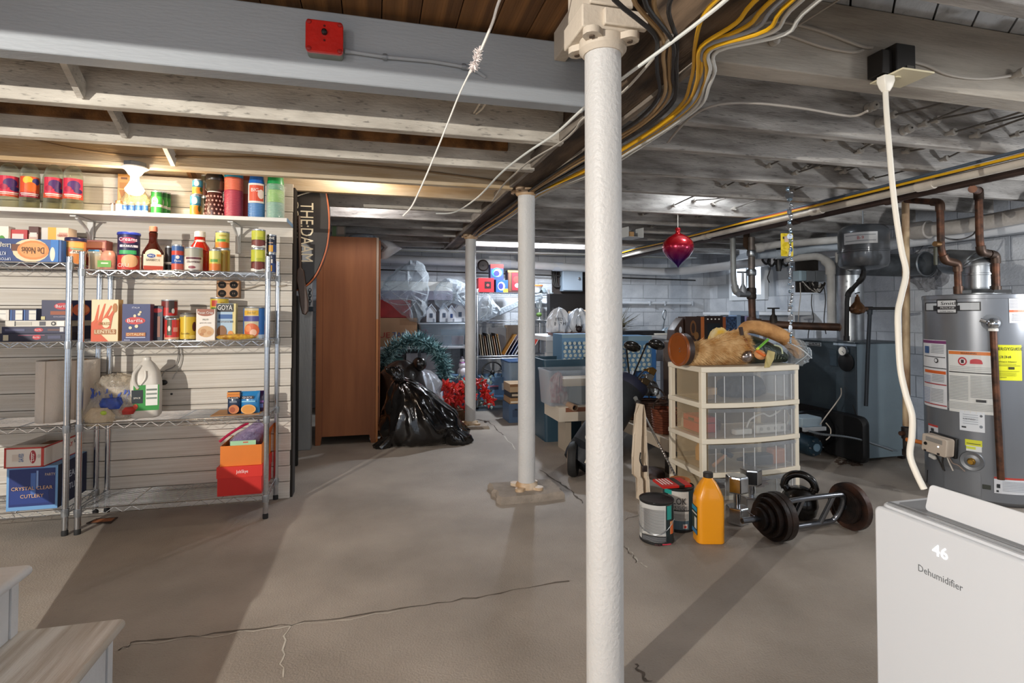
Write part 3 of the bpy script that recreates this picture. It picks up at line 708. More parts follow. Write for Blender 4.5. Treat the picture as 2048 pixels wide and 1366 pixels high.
MB().lathe([(r * .36, h * .885), (r * .38, h * .9), (r * .36, h * .99), (r * .3, h)], 18).obj('cap', M('#d98066', .4), t)
prints([('r', .02, .2, .86, .32, '#ede0c8'), ('e', .0, .36, .7, .24, '#ede0c8'), ('r', .02, .06, .84, .09, '#c24a33'), ('e', -.08, .33, .36, .09, '#2c4f9a'), ('r', .25, .34, .2, .05, '#d07a3c')], w, h, -r * .62 - .001, t, 'paper_label')
letters([('BARBECUE', 0, .23, .017, '#4a3a30', .6), ('BBQ', -.08, .33, .014, '#f2f2f2')], w, h, -r * .62 - .006, t)
x, w, h = span(328, 346, 493, yf + .1, T1)
can('food_can', 'slim black can beside the barbecue sauce bottle', x, yf + .11, T1, w / 2, h, [(0, .3, '#1b1a1c'), (.3, .36, '#d8d2cc'), (.36, 1, '#241f22')], [('ROAST', 0, .3, .012, '#e8e2dc')])
x, w, h = span(342, 366, 490, yf + .03, T1)
t = can('food_can', 'blue and red labelled can in front of the black one', x, yf + .04, T1, w / 2, h, [(0, .25, '#c75a46'), (.25, .62, '#234f9c'), (.62, .8, '#c4402f'), (.8, 1, '#3d5f96')], [('Pasta', 0, .38, .016, '#f2f0ea')])
patch_on(t, w / 2 * .99, [('e', 0, h * .52, w * .3, h * .14, '#efe6e0')])
x, w, h = span(367, 403, 495, yf + .03, T1)
t = can('fish_can', 'wide pale metal can with cream and brown lettered label', x, yf + .05, T1, w / 2, h, [(0, .62, '#ddd3c8'), (.62, 1, '#a7a597')], [('STRAWBERRY', 0, .38, .017, '#5a2f36', .8), ('SLICED', -.1, .55, .012, '#5a2f36')])
patch_on(t, w / 2 * .99, [('r', 0, h * .54, w * .95, h * .09, '#6e3640'), ('e', -.1 * w, h * .16, w * .4, h * .12, '#8c3c48')])
x, w, h = span(375, 419, 462, yf + .12, T1); r = w / 2
t = thing('juice_bottle', 'red juice bottle with white screw cap behind the wide pale can', 'bottle', (x, yf + .14, T1), facing(x, yf))
MB().lathe([(r * .9, 0), (r, h * .04), (r * .98, h * .5), (r * .85, h * .62), (r * .52, h * .74), (r * .48, h * .86)], 26, sy=.72).obj('bottle_body', M('#b8281c', .15, coat=.5), t)
MB().lathe([(r * .5, h * .70), (r * .51, h * .76), (r * .49, h * .79)], 20, sy=.75).obj('neck_band', M('#efe0d4', .4), t)
MB().lathe([(r * .5, h * .86), (r * .52, h * .87), (r * .5, h * .985), (r * .42, h)], 20).obj('cap', M('#ece7de', .4), t)
MB().tube(smoothpath([(-r * .7, -r * .5, h * .52), (0, -r * .74, h * .58), (r * .7, -r * .5, h * .5)], 5), .004, 6).obj('moulded_ridge', M('#cf3a2a', .2), t)
def fcan(label, a, b_, p0, yy, z, bands, pic, tx=()):
 x, w, h = span(a, b_, p0, yy, z)
 t = can('food_can', label, x, yy, z, w / 2, h, bands, tx)
 patch_on(t, w / 2 * .988, [(k, cx * w, cz * h, ww * w, hh * h, c) for k, cx, cz, ww, hh, c in pic])
 return z + h
Yb = [(0, .35, '#e08a3c'), (.35, .6, '#d9c95a'), (.6, 1, '#d8d07a')]
fcan('pale yellow can with green and orange label, front of the corn cans', 418, 442, 500, yf + .06, T1, Yb, [('e', 0, .2, .8, .3, '#df7a35'), ('r', -.1, .5, .6, .12, '#6aa04a')])
za = fcan('yellow can standing behind, carrying another can on its top', 436, 460, 499, yf + .13, T1, [(0, 1, '#cfae4a')], [('r', .2, .5, .2, .9, '#b8862e')])
fcan('yellow can with orange picture, topmost in the middle of the shelf', 431, 459, 464, yf + .12, za, Yb, [('e', .1, .22, .8, .35, '#e06a2d'), ('r', -.1, .48, .6, .14, '#5fa64a'), ('r', 0, .75, .5, .1, '#b8a23c')])
Bb = [(0, .12, '#e2e2dc'), (.12, .45, '#5a2a28'), (.45, 1, '#b8bd3c')]
za = fcan('lime and brown bean can, lower of a stack of two', 502, 530, 498, yf + .06, T1, Bb, [('e', 0, .28, .9, .34, '#7a3a34'), ('r', .1, .75, .5, .3, '#d4d24a')])
fcan('lime and brown bean can, upper of a stack of two', 503, 531, 460, yf + .06, za, Bb, [('e', 0, .28, .9, .34, '#7a3a34'), ('r', .1, .75, .5, .3, '#d4d24a')])
za = fcan('navy blue can behind the shelf post, lower of two', 532, 552, 507, yf + .11, T1, [(0, .5, '#24407a'), (.5, 1, '#1c2a4c')], [('r', -.1, .6, .5, .2, '#e8e2d8'), ('r', -.1, .25, .4, .3, '#dba23c')], [('NS', -.1, .8, .02, '#f2eee6')])
fcan('navy blue can by the shelf post, upper of two', 533, 553, 470, yf + .11, za, [(0, .45, '#24407a'), (.45, 1, '#1c2338')], [('r', -.1, .25, .5, .35, '#dba23c'), ('r', -.1, .55, .5, .05, '#c9a58c')], [('ONE', -.1, .8, .022, '#f2eee6')])
yb = AY + .03
xa = xat(-40, yb, U1); x1 = xat(122, yb, U1); h = zat(480, x1, yb) - U1; w = x1 - xa
t = carton('lasagna_box', 'long blue lasagna box lying with upside down orange oval print', (xa + x1) / 2, yb, U1, w, .1, h, '#2d5c9e', [('r', -.2, .5, .6, 1, '#233f7a'), ('e', .12, .5, .46, 1.02, '#e6d5ad'), ('r', -.05, .62, .14, .3, '#6b3a22'), ('e', .15, .52, .40, .84, '#df8a45'), ('e', .15, .52, .34, .66, '#eda05c'), ('r', .42, .5, .1, 1, '#2f78c4'), ('e', .395, .36, .065, .62, '#efe3cc')],
   [('De Nobis', .15, .52, h * .42, '#5a3a22', .28, PI), ('Lasagna', -.22, .68, h * .3, '#e3dccb', .2, PI), ('KIT', -.22, .36, h * .22, '#dfe4ee', .08, PI), ('UPTOWN', -.22, .12, h * .16, '#dfe4ee', .2, PI)])
for a, b_, top, yy, col, pr, lab in (
 (-6, 16, 452, .14, '#efe9dc', [('e', -.1, .55, .8, .4, '#4f9a34'), ('r', .1, .25, .5, .3, '#e8743a')], 'white vegetable carton with green leaf picture at the picture edge'),
 (16, 54, 459, .16, '#c9383a', [('e', .1, .3, .6, .4, '#e9cdb8'), ('r', 0, .75, .6, .25, '#e8d9d2')], 'red dessert box behind the long blue lasagna box'),
 (56, 76, 453, .15, '#5a2c24', [('r', 0, .55, .9, .5, '#d8b0a0'), ('r', 0, .78, .7, .12, '#e8e0d6')], 'narrow brown topped box behind the lasagna box'),
 (74, 97, 455, .17, '#eae2d8', [('r', .2, .35, .6, .5, '#5b3a2a'), ('e', -.3, .4, .2, .2, '#a8453b')], 'white cake mix box with brown picture behind the lasagna box')):
 x, w, h = span(a, b_, top, yb + yy, U1)
 carton('dry_goods_box', lab, x, yb + yy, U1, w, .06, h, col, pr)
x, w, h = span(95, 136, 455, yb + .12, U1)
carton('pasta_carton', 'tall cream carton with yellow corner beside the orange tub', x, yb + .12, U1, w, .09, h, '#ecd3b8', [('r', -.3, .75, .4, .5, '#e3ae3c'), ('r', .2, .3, .6, .55, '#e3b08a'), ('r', .25, .8, .4, .12, '#d3a08c'), ('r', -.25, .3, .3, .4, '#d9c4b4')], [('GRATED', .22, .78, .016, '#b5604a', .5)])
x, w, h = span(124, 166, 475, yb + .06, U1); r = w / 2
t = thing('snack_tub', 'squat orange snack tub with dark navy lid on the left unit', 'tub', (x, yb + .09, U1), facing(x, yb))
MB().lathe([(r * .92, 0), (r * .94, .004), (r * .94, h * .86)], 24).obj('tub_body', M('#d98a4a', .4), t)
MB().lathe([(r * .98, h * .86), (r, h * .88), (r, h * .97), (r * .95, h)], 24).obj('lid', M('#28264e', .35), t)
patch_on(t, r * .945, [('r', -.1 * r, h * .72, r * 1.8, h * .2, '#e8b45c'), ('r', .1 * r, h * .56, r * 1.2, h * .06, '#7fae8c'), ('r', .1 * r, h * .44, r * 1.2, h * .12, '#ede2d2'), ('e', -.5 * r, h * .5, r * .4, h * .12, '#c65a3a')])
letters([('PURE', .08, .44, .018, '#5c4030')], r * 2, h, 0, t, r * .945 + .004)
# second shelf
yf = AY + .02
x, w, h = span(182, 236, 599, yf, T2)
t = carton('lentil_box', 'cream box with orange hand and spoon drawing on the second shelf', x, yf, T2, w, .06, h, '#ecd2a6', [(((-.5, 0), (.15, 0), (-.15, .18), (-.12, .3), (-.3, .55), (-.5, .45)), 0, 0, 0, 0, '#d5572c'), (((-.42, .4), (-.25, .86), (-.2, .88), (-.26, .5)), 0, 0, 0, 0, '#d9602f'), (((-.3, .4), (-.02, .9), (.03, .9), (-.12, .45)), 0, 0, 0, 0, '#d9602f'), (((-.2, .4), (.22, .86), (.27, .84), (0, .45)), 0, 0, 0, 0, '#d9602f'), (((-.2, .3), (.22, .3), (.3, .6), (.38, .72), (.3, .74), (.18, .62), (.0, .56), (-.2, .48)), 0, 0, 0, 0, '#d5572c'), ('e', .38, .8, .17, .22, '#b5732f'), ('e', .06, .44, .3, .24, '#efdcb4'), ('r', .02, .23, .8, .12, '#a8703e')],
   [('LENTILS', .02, .23, h * .11, '#efe0bd', .74), ('ENDLESS', .0, .42, h * .1, '#a8762e', .4)], side='#d9a95e')
x, w, h = span(244, 300, 608, yf, T2)
t = carton('pasta_box', 'blue pasta box with red oval and pasta shapes, upright', x, yf, T2, w, .06, h, '#2f3a70', [('r', 0, .5, 1, 1, '#2d386c'), ('e', -.03, .55, .72, .2, '#c9302f'), ('e', .1, .72, .1, .07, '#e6d6b0'), ('e', -.05, .68, .1, .08, '#e6d6b0'), ('e', .15, .78, .09, .06, '#dfcb9c'), ('e', -.2, .36, .12, .08, '#e6d6b0'), ('e', .02, .4, .13, .09, '#e6d6b0'), ('r', 0, .18, .7, .1, '#b86a2c'), ('r', 0, .1, .7, .02, '#c9cbe0')],
   [('Barilla', -.03, .55, h * .13, '#f5eeee', .55), ('ITALIA', 0, .9, h * .06, '#dfe0f0', .28), ('DITALINI', 0, .18, h * .09, '#efd7a6', .6), ('MADE', -.3, .03, h * .05, '#dfe0f0')], side='#7c5260')
x, w, h = span(302, 323, 612, yf + .04, T2)
carton('pasta_box', 'dark navy pasta box with red oval, half hidden behind the blue one', x, yf + .05, T2, w * 1.1, .07, h, '#1c1d33', [('e', 0, .87, .9, .13, '#b52c35'), ('r', .15, .4, .25, .6, '#8c5a48')])
za = fcan('red tomato can, lower one under another red can', 323, 344, 634, yf + .09, T2, [(0, 1, '#c02a2a')], [('r', 0, .15, .5, .25, '#e6b7a4'), ('e', .1, .6, .5, .5, '#3c4a2c')])
fcan('red tomato can on top of another red can', 323, 355, 600, yf + .09, za, [(0, .55, '#c22a26'), (.55, 1, '#7a2a26')], [('r', .12, .6, .35, .7, '#3a2f2a'), ('e', .22, .35, .2, .3, '#d8d2c8')])
fcan('red can with dark olive emblem at the front of the second shelf', 330, 358, 637, yf + .03, T2, [(0, .1, '#e2b08f'), (.1, 1, '#cf342f')], [('r', -.2, .6, .35, .7, '#4a4a34'), ('e', -.2, .55, .2, .25, '#e2dcd0'), ('r', .25, .5, .35, .2, '#e0907c')])
x, w, h = span(357, 391, 626, yf + .04, T2)
t = can('coffee_can', 'yellow can with grey lid and dark berry picture', x, yf + .06, T2, w / 2, h, [(0, .9, '#ddba38'), (.9, 1, '#8d867a')], [('Goodie', -.2, .25, .016, '#7a5a1c')], lid='#7d7a74')
patch_on(t, w / 2 * .99, [('e', .38 * w, h * .5, w * .3, h * .35, '#5a2c2c'), ('r', -.2 * w, h * .5, w * .1, h * .8, '#efd766'), ('e', .3 * w, h * .12, w * .5, h * .15, '#e9cd6a')])
x, w, h = span(392, 430, 618, yf, T2)
carton('oats_box', 'white oats box with brown script and almond picture', x, yf, T2, w, .04, h, '#e9dfd3', [('e', 0, .88, .9, .22, '#9c5a42'), ('r', 0, .95, .9, .1, '#9c5a42'), ('e', .02, .28, .85, .36, '#d2a878'), ('e', -.1, .3, .3, .14, '#c08a54'), ('e', .2, .24, .25, .12, '#c89460'), ('e', -.2, .2, .2, .1, '#b87f4a')], [('Pecan Crisp', 0, .88, h * .11, '#f4ebe2', .8), ('NUT', 0, .66, h * .07, '#4a5a44', .3), ('granola oats', 0, .56, h * .05, '#6b5a4c', .6)], side='#c9b7a6')
x, w, h = span(417, 454, 595, yf + .13, T2)
t = can('corn_can', 'tall yellow can with red blocks showing above the white oats box', x, yf + .16, T2, w / 2, h, [(0, .6, '#c9a23c'), (.6, 1, '#d8b83a')], [])
patch_on(t, w / 2 * .99, [('r', -.3 * w, h * .86, w * .35, h * .14, '#c2452d'), ('r', -.3 * w, h * .72, w * .4, h * .08, '#4d7a34'), ('r', .15 * w, h * .86, w * .2, h * .06, '#b5882c')])
x, w, h = span(432, 471, 607, yf + .04, T2)
carton('drink_mix_box', 'pale blue and yellow box lettered GOYA on a black band', x, yf + .04, T2, w, .05, h, '#a9c3d6', [('r', .42, .5, .16, 1, '#e0cf8c'), ('r', -.05, .88, .9, .22, '#2a2723'), ('r', -.02, .64, .7, .12, '#2d5d9a'), ('r', -.02, .5, .8, .05, '#5c6b78'), ('e', -.2, .22, .5, .36, '#8a5a2c'), ('e', .25, .15, .3, .2, '#e0923c'), ('e', .3, .1, .2, .1, '#2f56a0')], [('GOYA', -.05, .88, h * .2, '#f2efe8', .75), ('maicena', -.02, .5, h * .06, '#e6edf2', .5)], side='#d9c27a')
x, w, h = span(484, 529, 614, yf + .05, T2)
t = can('fruit_can', 'large blue and yellow can with orange peach picture by the post', x, yf + .08, T2, w / 2, h, [(0, .12, '#b9cbe0'), (.12, 1, '#2a6cb8')], [('PEACHES', -.15, .62, .016, '#f0f0f4', .55), ('Del Sol', -.15, .82, .016, '#2f4a2a')])
patch_on(t, w / 2 * .99, [('r', -.18 * w, h * .5, w * .72, h * .92, '#cdbf9c'), ('r', -.18 * w, h * .82, w * .7, h * .14, '#dfae3a'), ('r', -.18 * w, h * .64, w * .72, h * .16, '#4a4a8e'), ('e', -.14 * w, h * .28, w * .7, h * .44, '#d5673a'), ('e', -.05 * w, h * .22, w * .3, h * .2, '#e8b89c'), ('e', -.28 * w, h * .34, w * .3, h * .2, '#e48b55')])
x0 = xat(430, yf, T2); x1 = xat(511, yf, T2)
t = thing('pasta_bag', 'flat yellow bag of pasta lying before the pale blue and yellow box', 'bag', ((x0 + x1) / 2, yf + .02, T2))
rr = random.Random(2); W2 = (x1 - x0) / 2
MB().rings([[(u * W2, .035 * s * math.cos(a), .017 + .017 * s * math.sin(a) * rr.uniform(.8, 1.1)) for a in [2 * PI * j / 10 for j in range(10)]] for u, s in ((-1, .15), (-.85, .7), (-.5, 1), (0, 1.05), (.5, .95), (.82, .75), (1, .2))]).obj('bag_body', M('#d9ae3a', .35, 0, .55, 55, .4, 60, .3, (1, 1, 1), '#a5702a'), t)
yb = AY + .02
def flatbox(label, a, b_, p0, z, col, pr, tx, d=.28):
 xa = xat(a, yb, z); xb = xat(b_, yb, z); h = zat(p0, xb, yb) - z
 carton('pasta_box', label, (xa + xb) / 2, yb, z, xb - xa, d, h, col, pr, tx, group='flat pasta boxes')
 return z + h
z = flatbox('dark navy flat pasta box at the bottom of the pile of three', -2, 131, 666, U2, '#1c1d38', [('r', -.02, .75, .4, .08, '#a35a72'), ('e', .06, .5, .13, .6, '#c23a44'), ('r', -.4, .45, .08, .7, '#c9c0a6'), ('r', .33, .5, .2, .4, '#4a4c68')], [('Barilla', .06, .5, .012, '#f0d8d8')])
z = flatbox('dark navy flat pasta box in the middle of the pile', 3, 134, 653, z, '#232445', [('e', .06, .5, .14, .6, '#c2343f'), ('r', -.3, .5, .3, .35, '#555878'), ('r', .3, .5, .2, .3, '#6a4a48'), ('r', .42, .55, .06, .7, '#cfcfd0')], [('Barilla', .06, .5, .012, '#f0d8d8')])
z = flatbox('flat pasta box with white printed side on top of the pile', 10, 134, 641, z, '#d3cec2', [('r', -.34, .5, .02, .8, '#3a3a3e'), ('r', -.2, .5, .25, .55, '#b9b4a8'), ('r', .1, .5, .1, .7, '#55555c'), ('e', .28, .5, .08, .7, '#2c2c30'), ('e', .28, .5, .04, .35, '#d3cec2'), ('r', .4, .5, .12, .8, '#ecebe6')], [])
xa = xat(78, yb, z); xb = xat(182, yb + .02, z); h = zat(600, xa, yb) - z
carton('lasagne_box', 'dark navy lasagne box with big red oval on top of the pile', (xa + xb) / 2, yb + .02, z, xb - xa, .08, h, '#22244a', [('e', -.08, .7, .34, .34, '#c2303a'), ('r', -.12, .37, .4, .18, '#9a4e2c'), ('e', .3, .52, .36, .62, '#c9603c'), ('e', .34, .55, .24, .4, '#dc8a58'), ('r', -.46, .12, .08, .16, '#c9be88')], [('Barilla', -.08, .7, h * .2, '#f6ecec', .26), ('COLLEZIONE', -.1, .18, h * .1, '#c9c4d6', .3)])
for i, (a, b_) in enumerate(((-6, 18), (20, 46), (47, 73))):
 x, w, h = span(a, b_, 617, yb + .06, z)
 carton('powder_box', ['white and blue small box on the pasta pile, leftmost of three', 'blue small box with white panel, middle of three on the pasta pile', 'blue small box with white panel, beside the big red oval'][i], x, yb + .06, z, w, .06, h, '#2b4376' if i else '#dcd6cc', [('r', .2 if i else 0, .45, .55, .8, '#e6e2d8'), ('r', .2 if i else 0, .55, .5, .04, '#8a8890'), ('r', -.4, .5, .08, 1, '#4f78b8'), ('r', 0, .95, 1, .12, '#4a4034')], [], group='small boxes on the pasta pile')
xw = xat(151, yb + .05, U2)
t = thing('sauce_jar', 'small dark jar with yellow label seen between the two units', 'jar', (xw - .02, yb + .14, U2))
MB().lathe([(.016, 0), (.018, .01), (.018, .07), (.01, .09), (.01, .12)], 14).obj('jar_body', M('#5a3418', .2), t)
MB().lathe([(.0185, .03), (.0185, .065)], 14, cap=False).obj('label_band', M('#d59a3a', .5), t)
# third shelf
yf = AY + .05
x, w, h = span(262, 319, 714, AY + .14, T3); r = w / 2
t = thing('vinegar_jug', 'translucent white gallon jug with green label and side handle', 'jug', (x, AY + .15, T3), facing(x, AY) * .4)
JUG = M('#dcd6cb', .35, 0, .05, 8, coat=.2)
rs = []
for s, z in ((.9, 0), (1, .03), (1, .52), (.98, .6), (.86, .75), (.62, .87), (.36, .93), (.30, .95), (.30, .99), (.25, 1)):
 e = .35 if z < .8 else .9
 rs.append([(u * s, v * s, z * h) for u, v in rrect(2 * r, 1.9 * r, r * (.45 if z < .8 else .95), 5)])
MB().rings(rs).obj('jug_body', JUG, t)
MB().tube(smoothpath([(-r * .30, -r * .6, h * .86), (-r * .62, -r * 1.0, h * .74), (-r * .60, -r * 1.06, h * .6), (-r * .35, -r * .94, h * .5)], 5), r * .12, 8).obj('handle', JUG, t)
MB().tube(smoothpath([(r * .1, -r * .88, h * .78), (r * .12, -r * .99, h * .66), (-r * .2, -r * 1.0, h * .55)], 5), .005, 6).obj('moulded_ridge', JUG, t)
prints([('r', .1, .34, .86, .42, '#2f8f3c'), ('r', -.2, .36, .38, .22, '#16242a'), ('r', .28, .38, .4, .34, '#e9e7e0'), ('r', .28, .47, .36, .03, '#6f7a70'), ('r', .28, .40, .36, .03, '#8a938a'), ('r', .28, .33, .36, .03, '#8a938a'), ('e', -.2, .5, .1, .04, '#d98a3c'), ('e', -.25, .2, .16, .09, '#c9462f')], 2 * r, h, -.952 * r, t, 'green_label')
letters([('SPICE', -.2, .34, .014, '#e4e0d2')], 2 * r, h, -.952 * r - .006, t)
x0 = xat(152, yf, T3); x1 = xat(272, yf, T3); xm = (x0 + x1) / 2; W2 = (x1 - x0) / 2; H = zat(749, xm, yf + .05) - T3
t = thing('picnic_bag', 'crumpled clear plastic bag with blue, white and red printed paper goods', 'bag', (xm, yf + .09, T3))
b = MB(); rr = random.Random(11); rs = []
for s, z, o in ((.95, 0, 0), (1.0, .12, 0), (.95, .35, .02), (.86, .58, .02), (.74, .8, .015), (.5, .95, .01), (.2, 1.0, 0)):
 rs.append([(W2 * s * math.cos(2 * PI * j / 22) * rr.uniform(.88, 1.08) + o, .1 * s * math.sin(2 * PI * j / 22) * rr.uniform(.85, 1.1), H * z * rr.uniform(.94, 1.03)) for j in range(22)])
b.rings(rs).obj('bag_film', CLEAR('#f6efe2', '#e3d8c6', .3, .12, .9, 30), t)
MB().rings([[(W2 * s * .8 * math.cos(2 * PI * j / 16) + .01, .075 * s * math.sin(2 * PI * j / 16), H * z) for j in range(16)] for s, z in ((.9, .03), (1, .2), (.95, .5), (.7, .72))]).obj('paper_goods', M('#d8d2cb', .6, 0, .5, 22, .3, 40, 0, (1, 1, 1), '#9aa4c0'), t)
b = MB(); rr = random.Random(13)
for k in range(60):
 a = rr.uniform(-1.3, 1.1); z = rr.uniform(.38, .66) * H; q = W2 * .8
 p = Vector((q * math.sin(a) + .01, -.078 * math.cos(a) - .004, z)); d = Vector((rr.uniform(-.5, .5), 0, 1)).normalized() * .012
 b.bar(p - d, p + d, .006, .003, (0, 1, 0));
b.obj('printed_pattern', M('#3a55a8', .5), t)
MB().rings([[(.02 + .055 * s * math.cos(a), -.085 + .02 * s * math.sin(a), z) for a in [2 * PI * j / 12 for j in range(12)]] for s, z in ((.9, H * .26), (1.1, H * .38), (.8, H * .5))]).obj('blue_pack', M('#2344a0', .35, 0, .4, 40), t)
MB().rings([[(.09 + .04 * s * math.cos(a), -.07 + .02 * s * math.sin(a), z) for a in [2 * PI * j / 12 for j in range(12)]] for s, z in ((.8, H * .12), (1.1, H * .2), (.7, H * .28))]).obj('red_pack', M('#c23a33', .4, 0, .3, 40), t)
MB().rings([[(-.03 + .07 * s * math.cos(a), -.1 + .03 * s * math.sin(a), z) for a in [2 * PI * j / 12 for j in range(12)]] for s, z in ((.9, -.02), (1.1, H * .12), (.6, H * .3))]).obj('bag_corner', CLEAR('#fff4e0', '#e8d8bc', .45, .12, .9, 30), t)
MB().ball((.0, -.125, H * .2), .012, 8, 6, (1.3, .5, 1)).obj('green_print', M('#a3bf3a', .5), t)
x0 = xat(425, AY + .1, T3); x1 = xat(522, AY + .1, T3)
o = MB().box(x0, x1, AY + .05, AY + .25, T3 + .0002, T3 + .004).obj('cardboard_sheet', CARD, smooth=False); tag(o, 'flat tan cardboard sheet under the snack bags on the third shelf', 'cardboard')
zc = T3 + .0045
def pouch(label, a, b_, p0, yy, cols, pr, tx):
 x, w, h = span(a, b_, p0, yy, zc)
 t = thing('snack_bag', label, 'bag', (x, yy, zc), 0, 'snack bags on the third shelf'); rr = random.Random(a)
 rs = []
 for s, z, dd in ((.98, 0, .25), (1, .1, .8), (.97, .35, 1), (.97, .65, .95), (1, .9, .5), (1, 1, .08)):
  rs.append([(w / 2 * s * math.cos(t_) if abs(math.cos(t_)) < .98 else w / 2 * s * math.copysign(1, math.cos(t_)), .028 * dd * math.sin(t_), h * z) for t_ in [2 * PI * j / 14 for j in range(14)]])
 MB().rings(rs).obj('pouch', M(cols, .25, 0, .15, 20, coat=.4), t)
 prints(pr, w, h, -.029, t); letters(tx, w, h, -.034, t)
 return t
pouch('navy and orange snack bag, leftmost of the three on cardboard', 455, 483, 782, AY + .1, '#1f3350', [('r', 0, .93, .9, .1, '#dd8a2c'), ('r', 0, .8, .9, .14, '#d97f2a'), ('r', .0, .72, .8, .1, '#1a2030'), ('e', .05, .22, .75, .4, '#c97a48'), ('e', -.05, .2, .4, .24, '#a3502c')], [('FLAVOR', 0, .72, .012, '#e8e2dc', .7), ('WINGS', 0, .55, .012, '#c9d3e2')])
pouch('bright blue snack bag with round orange bowl picture', 482, 520, 782, AY + .1, '#2f86c4', [('r', -.1, .74, .62, .14, '#2a2a34'), ('r', -.05, .56, .7, .05, '#8fd0e8'), ('e', -.05, .2, .78, .44, '#e6b06a'), ('e', -.05, .2, .66, .36, '#d9933f')], [('QUICK', -.1, .74, .015, '#e8e6f0', .5)])
pouch('purple snack bag half behind the shelf post', 512, 530, 781, AY + .15, '#3d2350', [('r', 0, .5, .9, .1, '#8c5aa0'), ('r', 0, .3, .8, .2, '#5c6aa8')], [])
t = thing('hanging_wires', 'thin grey cords hanging on the plank wall above the gallon jug', 'cord', (0, 0, 0))
y = WY - .012
P = [onY(px, py, y) for px, py in ((356, 692), (356, 715), (348, 733), (330, 742), (322, 757), (322, 764))]
MB().tube(smoothpath(P, 5), .0035, 6).obj('cord', M('#8a8680', .5), t)
P = [onY(px, py, y) for px, py in ((362, 692), (363, 715), (358, 735), (350, 748), (345, 758))]
MB().tube(smoothpath(P, 5), .003, 6).obj('cord', M('#b0aca6', .5), t)
c = onY(327, 765, y - .01); MB().ball(c, .02, 12, 8, (1.1, .6, .85)).obj('black_plug', BLACK, t)
c = onY(343, 788, y); MB().ball(c, .007, 8, 6).obj('nail_head', M('#2a2a2a', .4), t)
for i, (a, b_, yy) in enumerate(((64, 126, .10), (124, 190, .20))):
 x, w, h = span(a, b_, 722 if i == 0 else 720, AY + yy, U3)
 t = thing('paper_towel_roll', ['white paper towel roll at the left of two on the left unit', 'white paper towel roll behind the chrome posts'][i], 'paper towels', (x, AY + yy + .04, U3), .3, 'paper towel rolls')
 r = w / 2; n = 40; pf = []
 MB().lathe([(r * .98, 0), (r, .003), (r * 1.0, h - .003), (r * .98, h), (r * .3, h), (r * .28, h - .01)], 30).obj('paper_roll', M('#ded3c6', .85, 0, .05, 20, .3, 120), t)
 MB().bar((-r * .3, -r * .955, .0), (-r * .26, -r * .962, h), .004, .003, (0, 1, 0)).obj('loose_edge', M('#b9ab9a', .8), t)
 MB().lathe([(r * .28, h - .006), (r * .28, h + .001), (r * .24, h + .001), (r * .24, h - .01)], 20, cap=False).obj('cardboard_core', CARD, t)
# bottom shelves
yf = AY + .02
x0 = xat(432, yf, T4); x1 = xat(524, yf, T4); w = x1 - x0; h = zat(936, x0, yf) - T4
RED = '#c61f16'
t = thing('shoe_box', 'red shoe box with lid on the bottom shelf, under an orange one', 'box', ((x0 + x1) / 2, yf + .16, T4))
MB().box(-w / 2 + .004, w / 2 - .004, -.155, .155, 0, h * .7).obj('box_body', M(RED, .5), t, False, bevel=.001)
MB().box(-w / 2, w / 2, -.159, .159, h * .62, h).obj('box_lid', M('#d42a1c', .5), t, False, bevel=.001)
letters([('JobSkye', .06, .82, .026, '#f4e6e2', .26)], w, h, -.1602, t)
zz = T4 + h
xa = xat(440, yf + .02, zz); xb = xat(523, yf + .02, zz); w2 = xb - xa; h2 = zat(893, xa, yf + .02) - zz
t = thing('open_box', 'open orange cardboard box standing on the red shoe box', 'box', ((xa + xb) / 2, yf + .17, zz))
OR = M('#df7a22', .6, 0, .06, 10)
MB().box(-w2 / 2, w2 / 2, -.15, -.147, 0, h2).box(-w2 / 2, w2 / 2, .147, .15, 0, h2 * 1.3).box(-w2 / 2, -w2 / 2 + .003, -.147, .147, 0, h2).box(w2 / 2 - .003, w2 / 2, -.147, .147, 0, h2).box(-w2 / 2 + .003, w2 / 2 - .003, -.147, .147, 0, .003).obj('box_walls', OR, t, False)
MB().add([(w2 / 2, -.147, h2), (w2 / 2, .147, h2), (w2 / 2 + .02, .147, h2 + .07), (w2 / 2 + .02, -.02, h2 + .07)], [(0, 1, 2, 3), (3, 2, 1, 0)]).obj('box_flap', OR, t, False)
zz2 = zz + .0035
t = thing('zip_bag', 'clear zip bag with pink zipper and purple contents in the orange box', 'bag', ((xa + xb) / 2, yf + .17, zz2))
hb = zat(848, xa, yf + .15) - zz2
b = MB(); rr = random.Random(21)
b.rings([[(w2 * .44 * s * math.cos(2 * PI * j / 18) * rr.uniform(.94, 1.04) + o, .1 * s * math.sin(2 * PI * j / 18), hb * z * (1 + .12 * math.cos(2 * PI * j / 18))) for j in range(18)] for s, z, o in ((.9, 0, 0), (1, .3, 0), (.98, .6, 0), (.8, .8, .02), (.35, .96, .03))]).obj('bag_film', CLEAR('#e6dcf0', '#b8a6cc', .35, .12, .8, 25), t)
MB().rings([[(w2 * .36 * s * math.cos(2 * PI * j / 14) + .0, .08 * s * math.sin(2 * PI * j / 14), hb * z) for j in range(14)] for s, z in ((.9, .02), (1, .4), (.8, .62), (.3, .72))]).obj('purple_contents', M('#4a3a66', .5, 0, .6, 22, .5, 40), t)
MB().tube(smoothpath([(-w2 * .55, -.12, hb * .62), (-w2 * .35, -.08, hb * .78), (-w2 * .1, -.04, hb * .93), (.01, -.02, hb * 1.0)], 5), .008, 8).obj('zipper', M('#c2264e', .4), t)
xc = xat(484, yf, zz + h2)
t = thing('green_card', 'mint green card standing at the front of the orange box', 'card', (xc, yf + .026, zz2))
MB().box(-w2 * .31, w2 * .31, -.0012, .0012, 0, h2 + .022).obj('card', M('#a3cfa4', .6), t, False)
